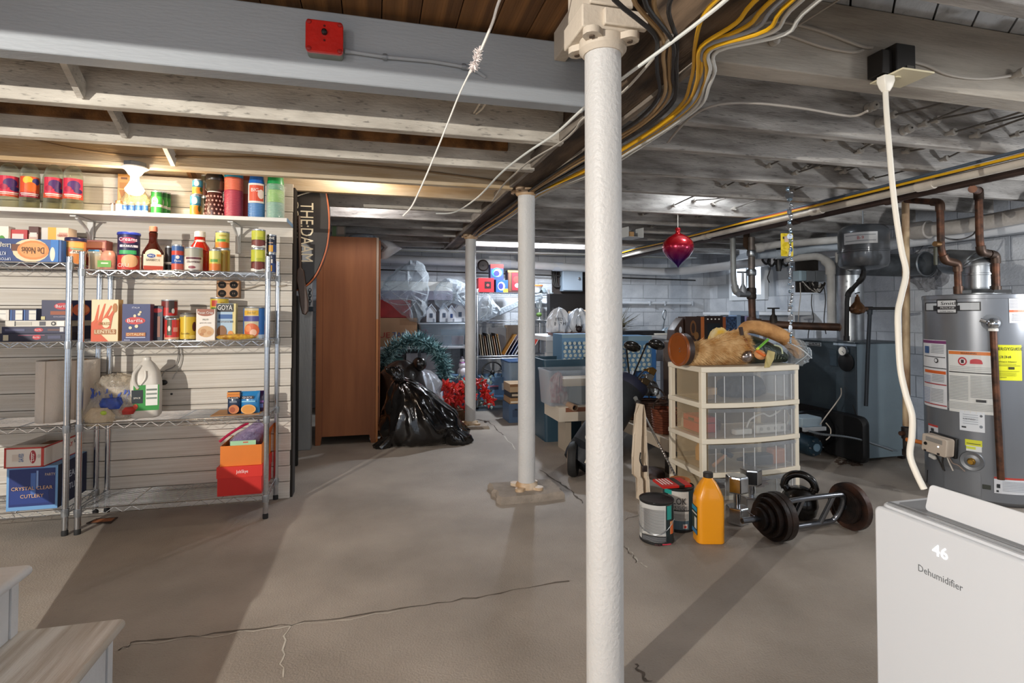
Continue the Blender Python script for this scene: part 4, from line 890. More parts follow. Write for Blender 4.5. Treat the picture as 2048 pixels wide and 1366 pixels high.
prints([('r', .1, .93, .2, .05, '#c9553c')], w2 * .62, h2 + .022, -.0013, t)
yb = AY + .03
x1 = xat(117, yb, U4); x0 = xat(14, yb, U4); w = x1 - x0; h = zat(935, x0, yb) - U4
t = carton('cutlery_box', 'navy blue plastic cutlery box with pale blue borders, bottom of the left unit', (x0 + x1) / 2, yb - .01, U4, w, .30, h, '#6f9fce', [('r', 0, .52, .9, .86, '#1c2f6e'), ('r', -.05, .3, .75, .3, '#21397e'), ('r', .02, .6, .1, .5, '#4a6db0'), ('r', .1, .7, .04, .4, '#86a3d6')], [('CRYSTAL CLEAR', 0, .5, .026, '#e0b48c', .8), ('CUTLERY', 0, .32, .026, '#e0b48c', .45), ('PARTY', .35, .8, .02, '#c9b7a6', .2)], side='#1a2140')
b = MB(); xx = w / 2 + .0007
b.text('CLEAR', .05, (xx, -.03, h * .65), rz=PI / 2).text('CUTLERY', .045, (xx, -.01, h * .35), rz=PI / 2); b.obj('lettering', M('#c9cfdc', .5), t, False)
zt = U4 + h + .001
xa = xat(5, yb - .02, zt); xb = xat(86, yb - .02, zt); w = xb - xa
hh = zat(930, xa, yb - .02) - zt + .005
t = thing('snack_tray_box', 'open white cardboard tray with red edges lying on the blue cutlery box', 'box', ((xa + xb) / 2 + .01, yb - .03, zt), -.05)
hh = .105; d = .34
WT = M('#e6dccf', .6); RD = M('#b8342a', .5)
rise = .1
def sh(b):
 for i, v in enumerate(b.v): b.v[i] = (v[0], v[1], v[2] + (v[1] / d) * .0)
 return b
MB().box(-w / 2, w / 2, 0, .004, 0, hh).obj('front_panel', WT, t, False)
MB().box(w / 2 - .004, w / 2, .004, d, 0, hh).obj('side_panel', WT, t, False)
MB().box(-w / 2, -w / 2 + .004, .004, d, 0, hh).obj('side_panel', WT, t, False)
MB().box(-w / 2 + .004, w / 2 - .004, d - .004, d, 0, hh).obj('back_panel', WT, t, False)
MB().box(-w / 2 + .004, w / 2 - .004, .004, d - .004, 0, .004).obj('bottom_panel', CARD, t, False)
MB().box(-w / 2 + .03, w / 2 - .01, .12, d - .02, hh * .5, hh * .7).obj('contents', M('#8a5a38', .7, 0, .5, 20), t, bevel=.004)
MB().box(-w / 2 + .004, w / 2 - .004, .004, .07, hh - .004, hh - .001).obj('top_flap', WT, t, False)
b = MB()
b.box(-w / 2 - .001, w / 2 + .001, -.0012, 0, hh * .93, hh + .001).box(-w / 2 - .001, w / 2 + .001, -.0012, 0, 0, hh * .06).box(-w / 2 - .001, -w / 2 + .008, -.0012, 0, 0, hh).box(w / 2 - .012, w / 2 + .001, -.0012, 0, 0, hh).box(w / 2, w / 2 + .0012, 0, d, hh * .93, hh + .001).box(w / 2, w / 2 + .0012, 0, d, 0, hh * .05)
b.obj('red_edging', RD, t, False)
prints([('e', .22, .52, .17, .66, '#a83038'), ('r', .19, .5, .02, .5, '#efe2da'), ('r', -.22, .5, .16, .34, '#d3c4b6'), ('e', .38, .55, .07, .2, '#c9c0b4')], w, hh, 0, t)
letters([('SAVES', -.06, .5, .03, '#2a5c9a', .24, PI / 2), ('Lots', .22, .5, .026, '#f2e4dc', .2, PI / 2)], w, hh, -.004, t)
b = MB(); b.text('TRAY', .035, (w / 2 + .0014, d * .62, hh * .6), rz=PI / 2); b.obj('lettering', M('#b8342a', .5), t, False)
b = MB(); b.text('SALES', .024, (w / 2 + .0014, d * .87, hh * .7), rz=PI / 2); b.obj('lettering', M('#2a3a4a', .5), t, False)
P = [onz(172, 1048), (onz(222, 1048)), onz(236, 1036), onz(193, 1039)]
t = thing('flattened_carton', 'small dark flattened carton on the floor under the shelving', 'cardboard', P[0])
MB().add([tuple(p - P[0] + Vector((0, 0, .002))) for p in P] + [tuple(p - P[0] + Vector((0, 0, .006))) for p in P], [(0, 3, 2, 1), (4, 5, 6, 7), (0, 1, 5, 4), (1, 2, 6, 5), (2, 3, 7, 6), (3, 0, 4, 7)]).obj('carton', M('#3a2c24', .8), t, False)
c = sum(P, Vector()) / 4 - P[0]
MB().cbox((c.x, c.y, .0064), (.1, .05, .001)).obj('printed_label', M('#a0623a', .7), t, False)
x, z = onY(460, 579, WY).x, onY(460, 579, WY).z
t = thing('quad_socket', 'four hole brown wall socket in a tan metal box above the groceries', 'socket', (x, WY - .004, z))
s = .066
MB().box(-s, s, -.045, 0, -s * .82, s * .82).obj('metal_box', M('#9a7350', .5, .4, .3, 12), t, bevel=.006)
b = MB()
for u in (-.5, .5):
 for v in (-.4, .4): b.add([(s * (u + .36 * math.cos(a)), -.0465, s * (v + .34 * math.sin(a))) for a in [2 * PI * j / 14 for j in range(14)]] + [(s * (u + .36 * math.cos(a)), -.045, s * (v + .34 * math.sin(a))) for a in [2 * PI * j / 14 for j in range(14)]], [tuple(range(14))] + [(j, (j + 1) % 14, 14 + (j + 1) % 14, 14 + j) for j in range(14)])
b.obj('outlet_face', M('#140d09', .8), t, False)
b = MB()
for u in (-.5, .5):
 for v in (-.4, .4): b.cbox((s * (u - .08), -.0468, s * v), (.003, .001, .01)).cbox((s * (u + .08), -.0468, s * v), (.003, .001, .01))
b.obj('slot', M('#8a6a4c', .5), t, False)
P = [(s, -.02, 0), (s + .05, -.02, .01), (s + .12, -.015, .03), (s + .2, -.012, .02), (s + .27, -.01, .03)]
tag(MB().tube(smoothpath([(x + p[0], WY + p[1], z + p[2]) for p in P], 6), .004, 6).obj('electrical_cable', M('#a89c8c', .6)), 'short grey cable looping from the brown wall socket', 'cable')
# ceiling services
def fillet(pts, rad, n=4):
 P = [Vector(p) for p in pts]; out = [P[0]]
 for i in range(1, len(P) - 1):
  a = (P[i - 1] - P[i]); b = (P[i + 1] - P[i]); r = min(rad, a.length * .45, b.length * .45)
  a.normalize(); b.normalize(); p0 = P[i] + a * r; p1 = P[i] + b * r
  for k in range(n + 1):
   t = k / n; out.append((1 - t) ** 2 * p0 + 2 * t * (1 - t) * P[i] + t * t * p1)
 out.append(P[-1]); return out
def pipe(name, label, cat, pts, r, m, fit=None, rad=None, group=None, fm=None, n=12):
 t = thing(name, label, cat, (0, 0, 0), 0, group)
 MB().tube(fillet(pts, rad or r * 2.2), r, n).obj('pipe_run', m, t, angle=60)
 P = [Vector(p) for p in pts]
 for i in (fit if fit is not None else range(1, len(P) - 1)):
  b = MB()
  if 0 < i < len(P) - 1:
   a = (P[i - 1] - P[i]).normalized(); c = (P[i + 1] - P[i]).normalized(); q = r * 2.6
   q1 = min(q, (P[i - 1] - P[i]).length * .5); q2 = min(q, (P[i + 1] - P[i]).length * .5)
   b.tube(fillet([P[i] + a * q1, P[i], P[i] + c * q2], r * 2), r * 1.28, n)
  else:
   d = ((P[1] - P[0]) if i == 0 else (P[-2] - P[-1])).normalized(); b.tube([P[i], P[i] + d * r * 2.4], r * 1.3, n)
  b.obj('fitting', fm or m, t, angle=60)
 return t
YEL = M('#d9a514', .45); WCAB = M('#cfcfca', .5); GCAB = M('#8d9096', .5); BCAB = M('#26221f', .6); TCAB = M('#a98b62', .6); BLU = M('#7f9fb8', .5)
BASE = [(1520, -30), (1455, 40), (1402, 92), (1398, 135), (1392, 165), (1370, 205), (1318, 250), (1246, 296), (1172, 340), (1072, 388), (1015, 430), (972, 458), (952, 472), (948, 520)]
def bundle(off0, off1, off2, off3, z, m, r, label, group, n0=0, n1=13, seed=0):
 rr = random.Random(seed); pts = []
 for i, (x, y) in enumerate(BASE[n0:n1]):
  i += n0
  f = [off0, off0, off1, off1 * .9, off1 * .8, off2, off2, off2, off2, off3, off3 * .9, off3 * .8, off3 * .5, 0][i]
  s = 1.0 if i < 2 else .7 if i < 6 else .55 if i < 9 else .4
  pts.append(onz(x + f * s + rr.uniform(-3, 3) * s, y + f * s * .25 + rr.uniform(-2, 2) * s, z + rr.uniform(-.006, .006)))
 p = pts[0]; pts = [Vector((p.x, p.y - 2.2, z)), Vector((p.x, p.y - .6, z))] + pts
 return tag(MB().tube(smoothpath(pts, 5), r, 7).obj('electrical_cable', m), label, 'cable', group)
gy = 'yellow cables of the ceiling bundle'; gw = 'white and grey cables of the ceiling bundle'; gd = 'old dark cables along the girder'
ly = ['leftmost yellow cable of the bundle at the top of the picture', 'second yellow cable from the left in the ceiling bundle', 'third yellow cable from the left in the ceiling bundle', 'rightmost yellow cable of the bundle at the top of the picture']
for i, (a, b_, c, d) in enumerate(((-45, -18, -5, -2), (20, 0, 6, 5), (42, 8, 12, 8), (78, 26, 22, 12))):
 bundle(a, b_, c, d, 1.972 - .004 * (i % 2), YEL, .0062, ly[i], gy, seed=i)
lw = ['bluish grey cable among the yellow ones in the ceiling bundle', 'white cable just right of the yellow ones in the ceiling bundle', 'outermost white cable on the right of the ceiling bundle']
for i, (a, b_, c, d) in enumerate(((60, 12, 16, 10), (92, 34, 34, 20), (118, 50, 42, 26))):
 bundle(a, b_, c, d, 1.966, WCAB if i else GCAB, .006, lw[i], gw, seed=10 + i)
ld = ['old tan cable nearest the yellow ones along the girder', 'second old tan cable along the dark girder', 'old black cable between the tan cables and the yellow ones', 'leftmost old black cable along the dark girder', 'old black cable in the middle of the dark girder']
for i, (a, b_, c, d) in enumerate(((-150, -92, -48, -22), (-190, -112, -60, -30), (-120, -70, -36, -16), (-235, -135, -75, -42), (-170, -82, -28, -10))):
 bundle(a, b_, c, d, 1.978 - .002 * i, [TCAB, TCAB, BCAB, BCAB, BCAB][i], .0065, ld[i], gd, seed=20 + i)
def cable(px, z, r, m, label, n=6, group=None):
 e = onz(*px[0], z) if px[0][1] < 0 else None
 return tag(MB().tube(smoothpath(([Vector((e.x, e.y - 2, z)), Vector((e.x, e.y - .4, z))] if e else []) + [onz(x, y, z) if not isinstance(z, (list, tuple)) else onz(x, y, zz) for (x, y), zz in zip(px, z if isinstance(z, (list, tuple)) else [z] * len(px))], n), r, 8).obj('electrical_cable', m), label, 'cable', group)
cable([(1475, -20), (1400, 42), (1320, 102), (1246, 156), (1168, 216), (1110, 268), (1050, 308), (1000, 348), (955, 395), (910, 424), (872, 427)], 1.96, .0055, M('#e2e5e0', .45), 'stiff white cable running straight below the joists past the nearest column')
cable([(1345, 70), (1246, 184), (1168, 236), (1150, 260), (1120, 286), (1060, 322), (1030, 348), (1005, 372), (985, 402)], 1.972, .0045, M('#c9c4ba', .5), 'thin pale cable sagging between the white cable and the girder')
cable([(1335, 285), (1375, 240), (1425, 212), (1500, 206), (1600, 216), (1700, 232), (1735, 222)], 1.975, .0048, M('#a9a29a', .6), 'grey brown cable curving away from the yellow bundle to the joist')
P = [(1003, -10), (985, 45), (962, 100), (945, 135), (932, 160), (918, 190), (900, 235), (878, 290), (855, 345), (835, 390), (822, 415), (806, 432)]
t = thing('pull_cord', 'long white string hanging from the ceiling with a fluffy knot', 'cord', (0, 0, 0))
zs = [2.02, 1.99, 1.965, 1.95, 1.94, 1.93, 1.915, 1.9, 1.88, 1.87, 1.865, 1.86]
pts = [ray(x, y) * (1.55 + .02 * i) + Vector((0, 0, EYE)) for i, (x, y) in enumerate(P)]
pts = [Vector((pts[0].x + .08, pts[0].y - .1, 2.277))] + pts
MB().tube(smoothpath(pts, 5), [.0042 if i < 23 else .0026 for i in range(5 * 12 + 1)], 6).obj('string', M('#e9e4dc', .8, 0, .1, 80), t)
b = MB(); rr = random.Random(4); a = ray(958, 100) * 1.59 + Vector((0, 0, EYE)); c = ray(946, 138) * 1.60 + Vector((0, 0, EYE))
for k in range(240):
 p = a.lerp(c, rr.random()); d = Vector((rr.uniform(-1, 1), rr.uniform(-1, 1), rr.uniform(-1, 1))).normalized() * rr.uniform(.006, .02)
 b.bar(p, p + d, .0012, .0012)
fz = b.obj('fluff', M('#f0e6e2', .9), t, False); fz['kind'] = 'stuff'
by = 2.0
P = [onY(*q, by) for q in ((615, 55), (688, 60), (690, 130), (614, 118))]
c = (P[0] + P[1] + P[2] + P[3]) / 4; w = (P[1] - P[0]).length; h = abs(P[0].z - P[3].z)
t = thing('junction_box', 'bright red metal junction box screwed to the grey ceiling beam', 'junction box', (c.x, by, c.z))
RDM = M('#c8211a', .3, 0, .12, 20, .15, 60, .4)
MB().prism(rrect(w * .97, h * .92, .012), -.05, -.0005).obj('box_body', M('#8f9488', .4, .6, .2, 12), t)
MB().prism(rrect(w, h, .014), -.064, -.048).obj('cover_plate', RDM, t, bevel=.003)
for u in (-1, 1):
 for v in (-1, 1): MB().lathe([(.009, 0), (.007, .004), (.001, .005)], 12).obj('screw', M('#9c1a14', .4), t, loc=(u * w * .41, -.064, v * h * .41), rot=(PI / 2, 0, 0))
MB().lathe([(.010, 0), (.009, .012), (.004, .016)], 10).obj('toggle', BLACK, t, loc=(0, -.064, h * .12), rot=(PI / 2, 0, 0))
for v in (.33, -.12): MB().lathe([(.004, 0), (.003, .003)], 8).obj('rivet', M('#5c120e', .4), t, loc=(0, -.064, h * v), rot=(PI / 2, 0, 0))
P = [onY(x, y, by - .012) for x, y in ((690, 102), (770, 114), (860, 122), (920, 132), (950, 140), (972, 152))]
t = pipe('conduit', 'thin grey conduit running along the beam from the red box', 'conduit', P[:5] + [P[5] + Vector((0, .012, 0))], .0068, M('#9ba0a5', .5), fit=[0], rad=.02)
for q in (770, 928):
 p = onY(q, 114 if q == 770 else 133.5, by - .012); MB().lathe([(.011, -.008), (.012, 0), (.011, .008)], 12).obj('strap', M('#8a8f94', .5, .5), t, loc=p, rot=(0, PI / 2, 0))
tag(MB().tube(smoothpath([onY(968, 192, 2.12), onY(955, 215, 2.25), onY(948, 226, 2.39)], 4), .004, 6).tube(smoothpath([onY(978, 193, 2.12), onY(965, 217, 2.25), onY(952, 228, 2.39)], 4), .004, 6).obj('electrical_cable', M('#d8ccb8', .6)), 'short doubled white cable dropping through the second joist', 'cable')
PORC = M('#b7b1a8', .45, 0, .2, 30)
xs_t = [xat(px, 2.87, 2.12) for px in (1533, 1585, 1630, 1680)]
extra = [xat(1880, 2.41, 2.12), xat(1940, 2.05, 2.13), xat(1860, 2.05, 2.13)]
ks = 0
for i, x in enumerate(xs_t + extra):
 t = thing('old_wire', ['old grey wire through porcelain tubes in the joists, nearest the girder', 'second old grey wire threaded through the joists from the girder', 'third old grey wire threaded through the joists from the girder', 'fourth old grey wire threaded through the joists, over the red ornament side', 'fifth old grey wire, right of the white outlet cord', 'outermost old grey wire beside the yellow cable', 'old grey wire just right of the white outlet cord'][i], 'wire', (x, 0, 0), 0)
 rr = random.Random(i); js = [y for y in RIGHTJ if 1.5 < y < 6.1] if i < 4 else [1.53, 2.05, 2.41, 2.87]
 pts = []
 for k, y in enumerate(js):
  zt = 2.09 + .03 * math.sin(i * 2.1 + k)
  pts += [(rr.uniform(-.01, .01), y - .02, zt), (rr.uniform(-.01, .01), y + .07, zt + .0)]
  if k < len(js) - 1: pts.append((rr.uniform(-.02, .02), (y + js[k + 1]) / 2, zt + rr.uniform(-.015, .02)))
  MB().lathe([(.012, -.045), (.017, -.045), (.017, -.028), (.011, -.024), (.011, .05)], 10).obj('porcelain_tube', PORC, t, loc=(0, y, zt), rot=(-PI / 2, 0, 0))
 MB().tube(smoothpath(pts, 4), .0048, 6).obj('wire', M('#6d6862', .7, 0, .3, 40), t)
for k, (px, py) in enumerate(((1735, 217), (1757, 247), (1805, 262))):
 p = onY(px, py, 2.045)
 t = thing('porcelain_knob', ['porcelain wire knob on the joist left of the white outlet cord', 'porcelain wire knob just beside the white outlet cord', 'porcelain wire knob right of the white outlet cord'][k], 'knob', p)
 MB().lathe([(.022, 0), (.022, .016), (.014, .02), (.014, .028), (.022, .032), (.02, .046), (.006, .048)], 16).obj('knob_body', PORC, t, rot=(PI / 2, 0, 0))
 MB().lathe([(.005, .048), (.004, .051)], 8).obj('nail_head', M('#3a3632', .5), t, rot=(PI / 2, 0, 0))
c = onY(1772, 125, 1.53)
zb = zat(158, c.x, 1.47); zt = zat(92, c.x, 1.47)
t = thing('ceiling_outlet', 'black outlet box with cream face plate hanging off the joist', 'outlet', (c.x, 1.529, 0))
MB().box(-.042, .042, -.075, 0, zb + .004, zt).obj('box_body', M('#1d1a18', .5), t, bevel=.004)
MB().box(-.085, -.042, -.06, 0, zb + .012, zt - .02).obj('side_box', M('#24201d', .5), t, bevel=.003)
MB().box(-.075, .06, -.125, .0, zb - .002, zb + .004).obj('face_plate', M('#d9cfb0', .4), t, bevel=.001)
MB().lathe([(.019, zb - .006), (.019, zb - .002)], 18, (-.035, -.06, 0)).obj('socket', M('#c9bf9f', .4), t)
MB().box(.0, .03, -.078, -.075, zb + .012, zb + .04).obj('sticker', M('#5a5650', .5), t, False)
t2 = thing('power_cable', 'thick white power cord hanging from the ceiling outlet to the dehumidifier', 'cord', (0, 0, 0))
CORD = M('#e9e4d8', .4)
pyy = 1.529 - .065; px = xat(1772, pyy, 1.9)
MB().rings([[(px + u, pyy + v, z) for u, v in rrect(a, b_, .006)] for a, b_, z in ((.044, .034, zb - .004), (.046, .036, zb - .02), (.034, .03, zb - .04), (.02, .02, zb - .055))]).obj('plug', CORD, t2)
pl = [(1771, 188), (1774, 240), (1779, 300), (1784, 360), (1792, 430), (1803, 500), (1812, 545), (1803, 590), (1796, 625), (1797, 680), (1801, 740), (1812, 790), (1824, 830), (1824, 870), (1820, 910), (1832, 945), (1848, 978)]
pts = []; dc = (Vector((px, pyy, 0)) - Vector((0, 0, 0))); D0 = dpt(px, pyy); D1 = 1.56
for i, (x, y) in enumerate(pl):
 q = ray(x, y); dd = D0 + (D1 - D0) * (i / (len(pl) - 1)) ** .8
 k = dd / (q.x * math.sin(YAW) + q.y * math.cos(YAW)); pts.append(q * k + Vector((0, 0, EYE)))
pts = [Vector((px, pyy, zb - .052))] + pts
MB().tube(smoothpath(pts, 5), .0088, 10).obj('cord', CORD, t2)
for k, ppp in enumerate(([(1500, 50), (1560, 44), (1640, 62), (1720, 92), (1745, 95)], [(1490, 62), (1560, 66), (1640, 92), (1700, 104), (1726, 101)], [(1800, 118), (1850, 130), (1900, 150), (1970, 157), (2060, 145)])):
 tag(MB().tube(smoothpath([onY(x, y, 1.522) for x, y in ppp], 6), .0055, 7).obj('electrical_cable', M('#b3aca2', .6)), ['upper grey cable curving along the joist into the black outlet box', 'lower grey cable curving along the joist into the black outlet box', 'grey cable sagging right from the black outlet box'][k], 'cable')
p = onY(1545, 84, 1.525)
t = thing('porcelain_knob', 'lone porcelain wire knob near the yellow cables, left end of joist', 'knob', p)
MB().lathe([(.016, 0), (.016, .02), (.010, .024), (.004, .03)], 14).obj('knob_body', PORC, t, rot=(PI / 2, 0, 0))
MB().tube([(0, -.03, 0), (.12, -.3, .07)], .0035, 6).obj('wire', M('#9c968e', .7), t)
RX = 3.1
def run(x, z, px0, px1, r, m, name, label, cat, fits=(), wob=0.0, group=None):
 y0 = 1.2; y1 = 6.9
 pts = []; rr = random.Random(int(z * 1000)); n = 12
 for i in range(n + 1):
  pts.append((x + rr.uniform(-wob, wob), y0 + (y1 - y0) * i / n, z + rr.uniform(-wob, wob)))
 t = thing(name, label, cat, (0, 0, 0), 0, group)
 MB().tube(smoothpath(pts, 3), r, 10).obj('pipe_run' if cat == 'pipe' else 'cable', m, t)
 for y in fits: MB().lathe([(r * 1.25, -.05), (r * 1.3, 0), (r * 1.25, .05)], 14, cap=True).obj('fitting', m, t, loc=(x, y, z), rot=(PI / 2, 0, 0))
 return t
run(RX, 1.925, 0, 0, .024, M('#cfc8bc', .5, 0, .25, 8), 'water_pipe', 'long cream painted water pipe slung under the right joists', 'pipe', (2.45, 3.25, 4.6))
run(RX + .11, 1.915, 0, 0, .028, M('#4a3a34', .55, .3, .4, 9), 'iron_pipe', 'long dark brown iron pipe beside the cream water pipe', 'pipe', (2.75, 3.6))
run(RX - .085, 1.945, 0, 0, .0075, YEL, 'electrical_cable', 'yellow cable strung along the joists beside the cream pipe', 'cable', (), .006)
run(RX - .05, 1.955, 0, 0, .007, M('#b2532c', .5), 'electrical_cable', 'orange cable strung beside the yellow one along the pipes', 'cable', (), .006)
run(RX - .03, 1.975, 0, 0, .009, M('#4d5a68', .5), 'electrical_cable', 'blue grey cable lying above the cream pipe', 'cable', (), .004)
run(RX + .045, 1.97, 0, 0, .010, BCAB, 'electrical_cable', 'black cable lying between the cream and brown pipes', 'cable', (), .004)
PVC = M('#d3d5d8', .4, 0, .1, 5); DY = 7.05
p0 = onY(735, 518, DY); p1 = onY(1240, 536, DY)
xk = 3.9
pts = [(-.9, DY, 1.89), (xat(1000, DY, 1.85), DY, 1.85), (xat(1245, DY, 1.79), DY - .02, 1.79), (4.15, DY - .1, 1.77), (4.55, 5.2, 1.80), (4.62, 4.0, 1.82), (4.62, 1.2, 1.86)]
t = pipe('drain_pipe', 'thick white drain pipe along the back wall and right wall', 'pipe', pts, .055, PVC, fit=[], rad=.4, n=18)
for y, z, x in ((DY, 1.846, xat(1010, DY, 1.85)), (DY, 1.822, xat(1115, DY, 1.82))): MB().lathe([(.062, -.07), (.064, 0), (.062, .07)], 18).obj('coupling', M('#c2c8d2', .35), t, loc=(x, y, z), rot=(0, PI / 2, 0))
tag(MB().tube([(-1.4, DY + .06, 1.76), (xat(1240, DY, 1.7), DY + .06, 1.69), (4.6, DY + .06, 1.67)], .009, 6).obj('electrical_cable', BCAB), 'thin black cable along the back wall below the white drain pipe', 'cable')
z0 = onY(1245, 606, 7.14).z
t = thing('wall_conduit', 'thin white painted conduit running level along the back block wall', 'conduit', (0, 7.155, z0))
MB().tube([(1.9, 0, 0), (4.55, 0, 0)], .022, 10).obj('pipe_run', M('#cfd3d8', .6), t)
for px in (1300, 1330, 1385): MB().box(-.008, .008, -.03, .04, -.032, .032).obj('strap', M('#aeb3b9', .5), t, loc=(xat(px, 7.14, z0), 0, 0), bevel=.002)
for i, y in enumerate((6.9, 6.78)):
 tag(MB().tube(smoothpath([(-1.2, y, 1.98), (.3, y, 1.97), (1.6, y - .05, 1.965), (2.9, y, 1.975), (4.4, y, 1.97)], 5), .012, 6).obj('electrical_cable', [M('#b3b4a6', .6), M('#c9cccb', .6)][i]), ['grey cable strung under the farthest joist near the back wall', 'pale cable strung across the joists near the back wall'][i], 'cable')
p = onY(1262, 468, 4.6)
t = thing('carton', 'small open white carton tucked under the joists right of the nearest column', 'carton', (p.x - .03, 4.55, p.z - .05), .2)
MB().box(-.10, .07, -.1, .1, 0, .003).box(-.10, -.097, -.1, .1, .003, .09).box(.067, .07, -.1, .1, .003, .09).box(-.097, .067, .097, .1, .003, .09).obj('carton_walls', M('#c9cbca', .6), t, False)
MB().box(-.08, -.02, -.08, -.02, .004, .05).obj('contents', M('#b08a5c', .7), t, bevel=.003)
O = onY(1356, 500, 3.995); d = dpt(O.x, O.y); mp = d / FPX
zt = zat(455, O.x, O.y); zbm = zat(536, O.x, O.y); R = 31 * mp; H = zt - zbm
t = thing('christmas_ornament', 'big glossy red and purple onion shaped ornament hanging from the ceiling', 'ornament', (O.x, O.y, zbm))
m = bpy.data.materials.new('ornament_lacquer'); m.use_nodes = True; nt = m.node_tree; bs = nt.nodes['Principled BSDF']
tc = nt.nodes.new('ShaderNodeTexCoord'); sx = nt.nodes.new('ShaderNodeSeparateXYZ'); rp = nt.nodes.new('ShaderNodeValToRGB'); mr = nt.nodes.new('ShaderNodeMapRange')
mr.inputs['From Max'].default_value = H; nt.links.new(tc.outputs['Object'], sx.inputs[0]); nt.links.new(sx.outputs['Z'], mr.inputs['Value']); nt.links.new(mr.outputs['Result'], rp.inputs['Fac']); nt.links.new(rp.outputs['Color'], bs.inputs['Base Color'])
rp.color_ramp.elements[0].color = (*hx('#3a1560'), 1); rp.color_ramp.elements[0].position = .15; rp.color_ramp.elements[1].color = (*hx('#b3101c'), 1); rp.color_ramp.elements[1].position = .6
bs.inputs['Roughness'].default_value = .22; bs.inputs['Metallic'].default_value = .55; bs.inputs['Coat Weight'].default_value = .6
MB().lathe([(.001, 0), (R * .08, H * .05), (R * .25, H * .12), (R * .7, H * .27), (R * .95, H * .42), (R, H * .52), (R * .92, H * .64), (R * .7, H * .74), (R * .35, H * .82), (R * .16, H * .86)], 32).obj('glass_body', m, t)
MB().lathe([(R * .16, H * .855), (R * .14, H * .9), (R * .2, H * .95), (R * .14, H * .99), (R * .04, H)], 18).obj('neck_cap', M('#a3131c', .25, .5, coat=.5), t)
MB().tube([(0, 0, H), (0, .0, 2.0 - zbm)], .0025, 6).obj('string', M('#d9d5cc', .7), t)
O = onY(1580, 500, 2.895); d = dpt(O.x, O.y); mp = d / FPX
t = thing('tinsel_chain', 'long silver bead and disc chain hanging before the boiler pipes', 'decoration', (O.x, O.y, 0))
SIL = M('#cfd3d8', .15, .95); zt = 1.99; zl = zat(690, O.x, O.y); rr = random.Random(8)
MB().tube([(0, 0, zt), (0, 0, zl + .01)], .0012, 5).obj('thread', M('#9aa0a6', .5), t)
zz = zt - .02; k = 0
while zz > zl:
 s = rr.uniform(.006, .0135) if zz < 1.75 else rr.uniform(.012, .022)
 b = MB()
 if k % 4 == 2: b.lathe([(s * 1.4, -.001), (s * 1.4, .001)], 14); o = b.obj('disc', SIL, t, loc=(rr.uniform(-.006, .006), 0, zz), rot=(PI / 2 + rr.uniform(-.3, .3), rr.uniform(-.8, .8), rr.uniform(-.8, .8)))
 else: b.ball((0, 0, 0), s * .8, 8, 5, (1, 1, rr.uniform(.7, 1.5))); o = b.obj('bead', SIL if k % 3 else M('#8fa6b8', .15, .7), t, loc=(rr.uniform(-.012, .012), rr.uniform(-.01, .01), zz))
 zz -= s * 1.5; k += 1
za = zat(466, O.x, O.y); zb_ = zat(512, O.x, O.y)
t = thing('yellow_card', 'bright yellow printed card tag hung on the silver chain', 'card', (O.x, O.y + .02, zb_))
w = 29 * mp
MB().prism(rrect(w, za - zb_, .006), -.001, .001).obj('card', M('#e3c81a', .5), t, loc=(-.005, 0, (za - zb_) / 2))
prints([('r', -.05, .75, .45, .25, '#d9bfa8'), ('e', .25, .3, .3, .22, '#2d5a8c'), ('r', -.35, .8, .12, .1, '#3a3220'), ('r', .2, .72, .2, .3, '#4f7a3c')], w, za - zb_, -.0012, t)
# boiler
c = onz(1714, 927); e = onz(1787, 912)
QX, QY = c.x, c.y; QW = .54; QD = .72; QH = zat(685, QX, QY)
BLUE = M('#7c909c', .45, .05, .1, 4, .1, 60, .2); BLD = M('#36434c', .45, .05, .15, 4, .1, 60, .2)
t = thing('boiler', 'blue grey steel boiler cabinet with a gauge and a dark burner opening', 'boiler', (QX, QY, 0))
MB().box(.012, QW, 0, QD, .03, QH - .012).obj('jacket', BLUE, t, bevel=.004)
MB().box(-.004, .012, -.004, QD + .004, .38, QH - .012).obj('front_panel', BLD, t, bevel=.003)
MB().box(-.012, QW + .005, -.006, QD + .006, QH - .012, QH).obj('top_cover', BLD, t, bevel=.003)
MB().box(-.005, .011, .0, QD, .03, .38).obj('lower_panel', M('#0f1013', .6), t, False)
for i, (u, v) in enumerate(((.04, .04), (QW - .05, .04), (.04, QD - .05), (QW - .05, QD - .05))): MB().box(u - .02, u + .02, v - .02, v + .02, 0, .03).obj('foot', IRON, t, False)
def fx(px, py, off=0.0):
 p = onX(px, py, QX - off); return p.y - QY, p.z
def face_disc(name, px, py, r, th, m, off=.004):
 y, z = fx(px, py); return MB().lathe([(r, 0), (r, th * .8), (r * .93, th)], 24).obj(name, m, t, loc=(-off, y, z), rot=(0, -PI / 2, 0))
y, z = fx(1693, 702);
face_disc('round_cover', 1694, 724, .075, .012, M('#15181c', .4))
g = face_disc('gauge_rim', 1692, 702, .040, .03, CHROME, .012)
MB().lathe([(.034, .028), (.034, .032)], 24).obj('gauge_dial', M('#e3e2dc', .4), t, loc=(-.012, y, z), rot=(0, -PI / 2, 0))
MB().bar((-.046, y, z), (-.046, y - .02, z - .016), .003, .002).obj('gauge_needle', BLACK, t, False)
y, z = fx(1628, 688); b = MB().box(-.011, -.004, y - .085, y + .085, z - .016, z + .016); b.obj('name_plate', M('#b9c4cb', .35, .4), t, bevel=.002)
b = MB().box(-.0125, -.011, y - .08, y + .045, z - .011, z + .011); b.obj('name_plate_field', M('#161a1f', .4), t, False)
b = MB(); b.text('WEIL-McLAIN', .02, (-.013, y - .017, z), rz=-PI / 2, width=.115, ext=.0003); b.obj('lettering', M('#d9dee2', .4), t, False)
y, z = fx(1690, 689); MB().box(-.006, -.004, y - .11, y + .11, z - .009, z + .009).obj('label_strip', M('#9fb0c0', .5), t, False)
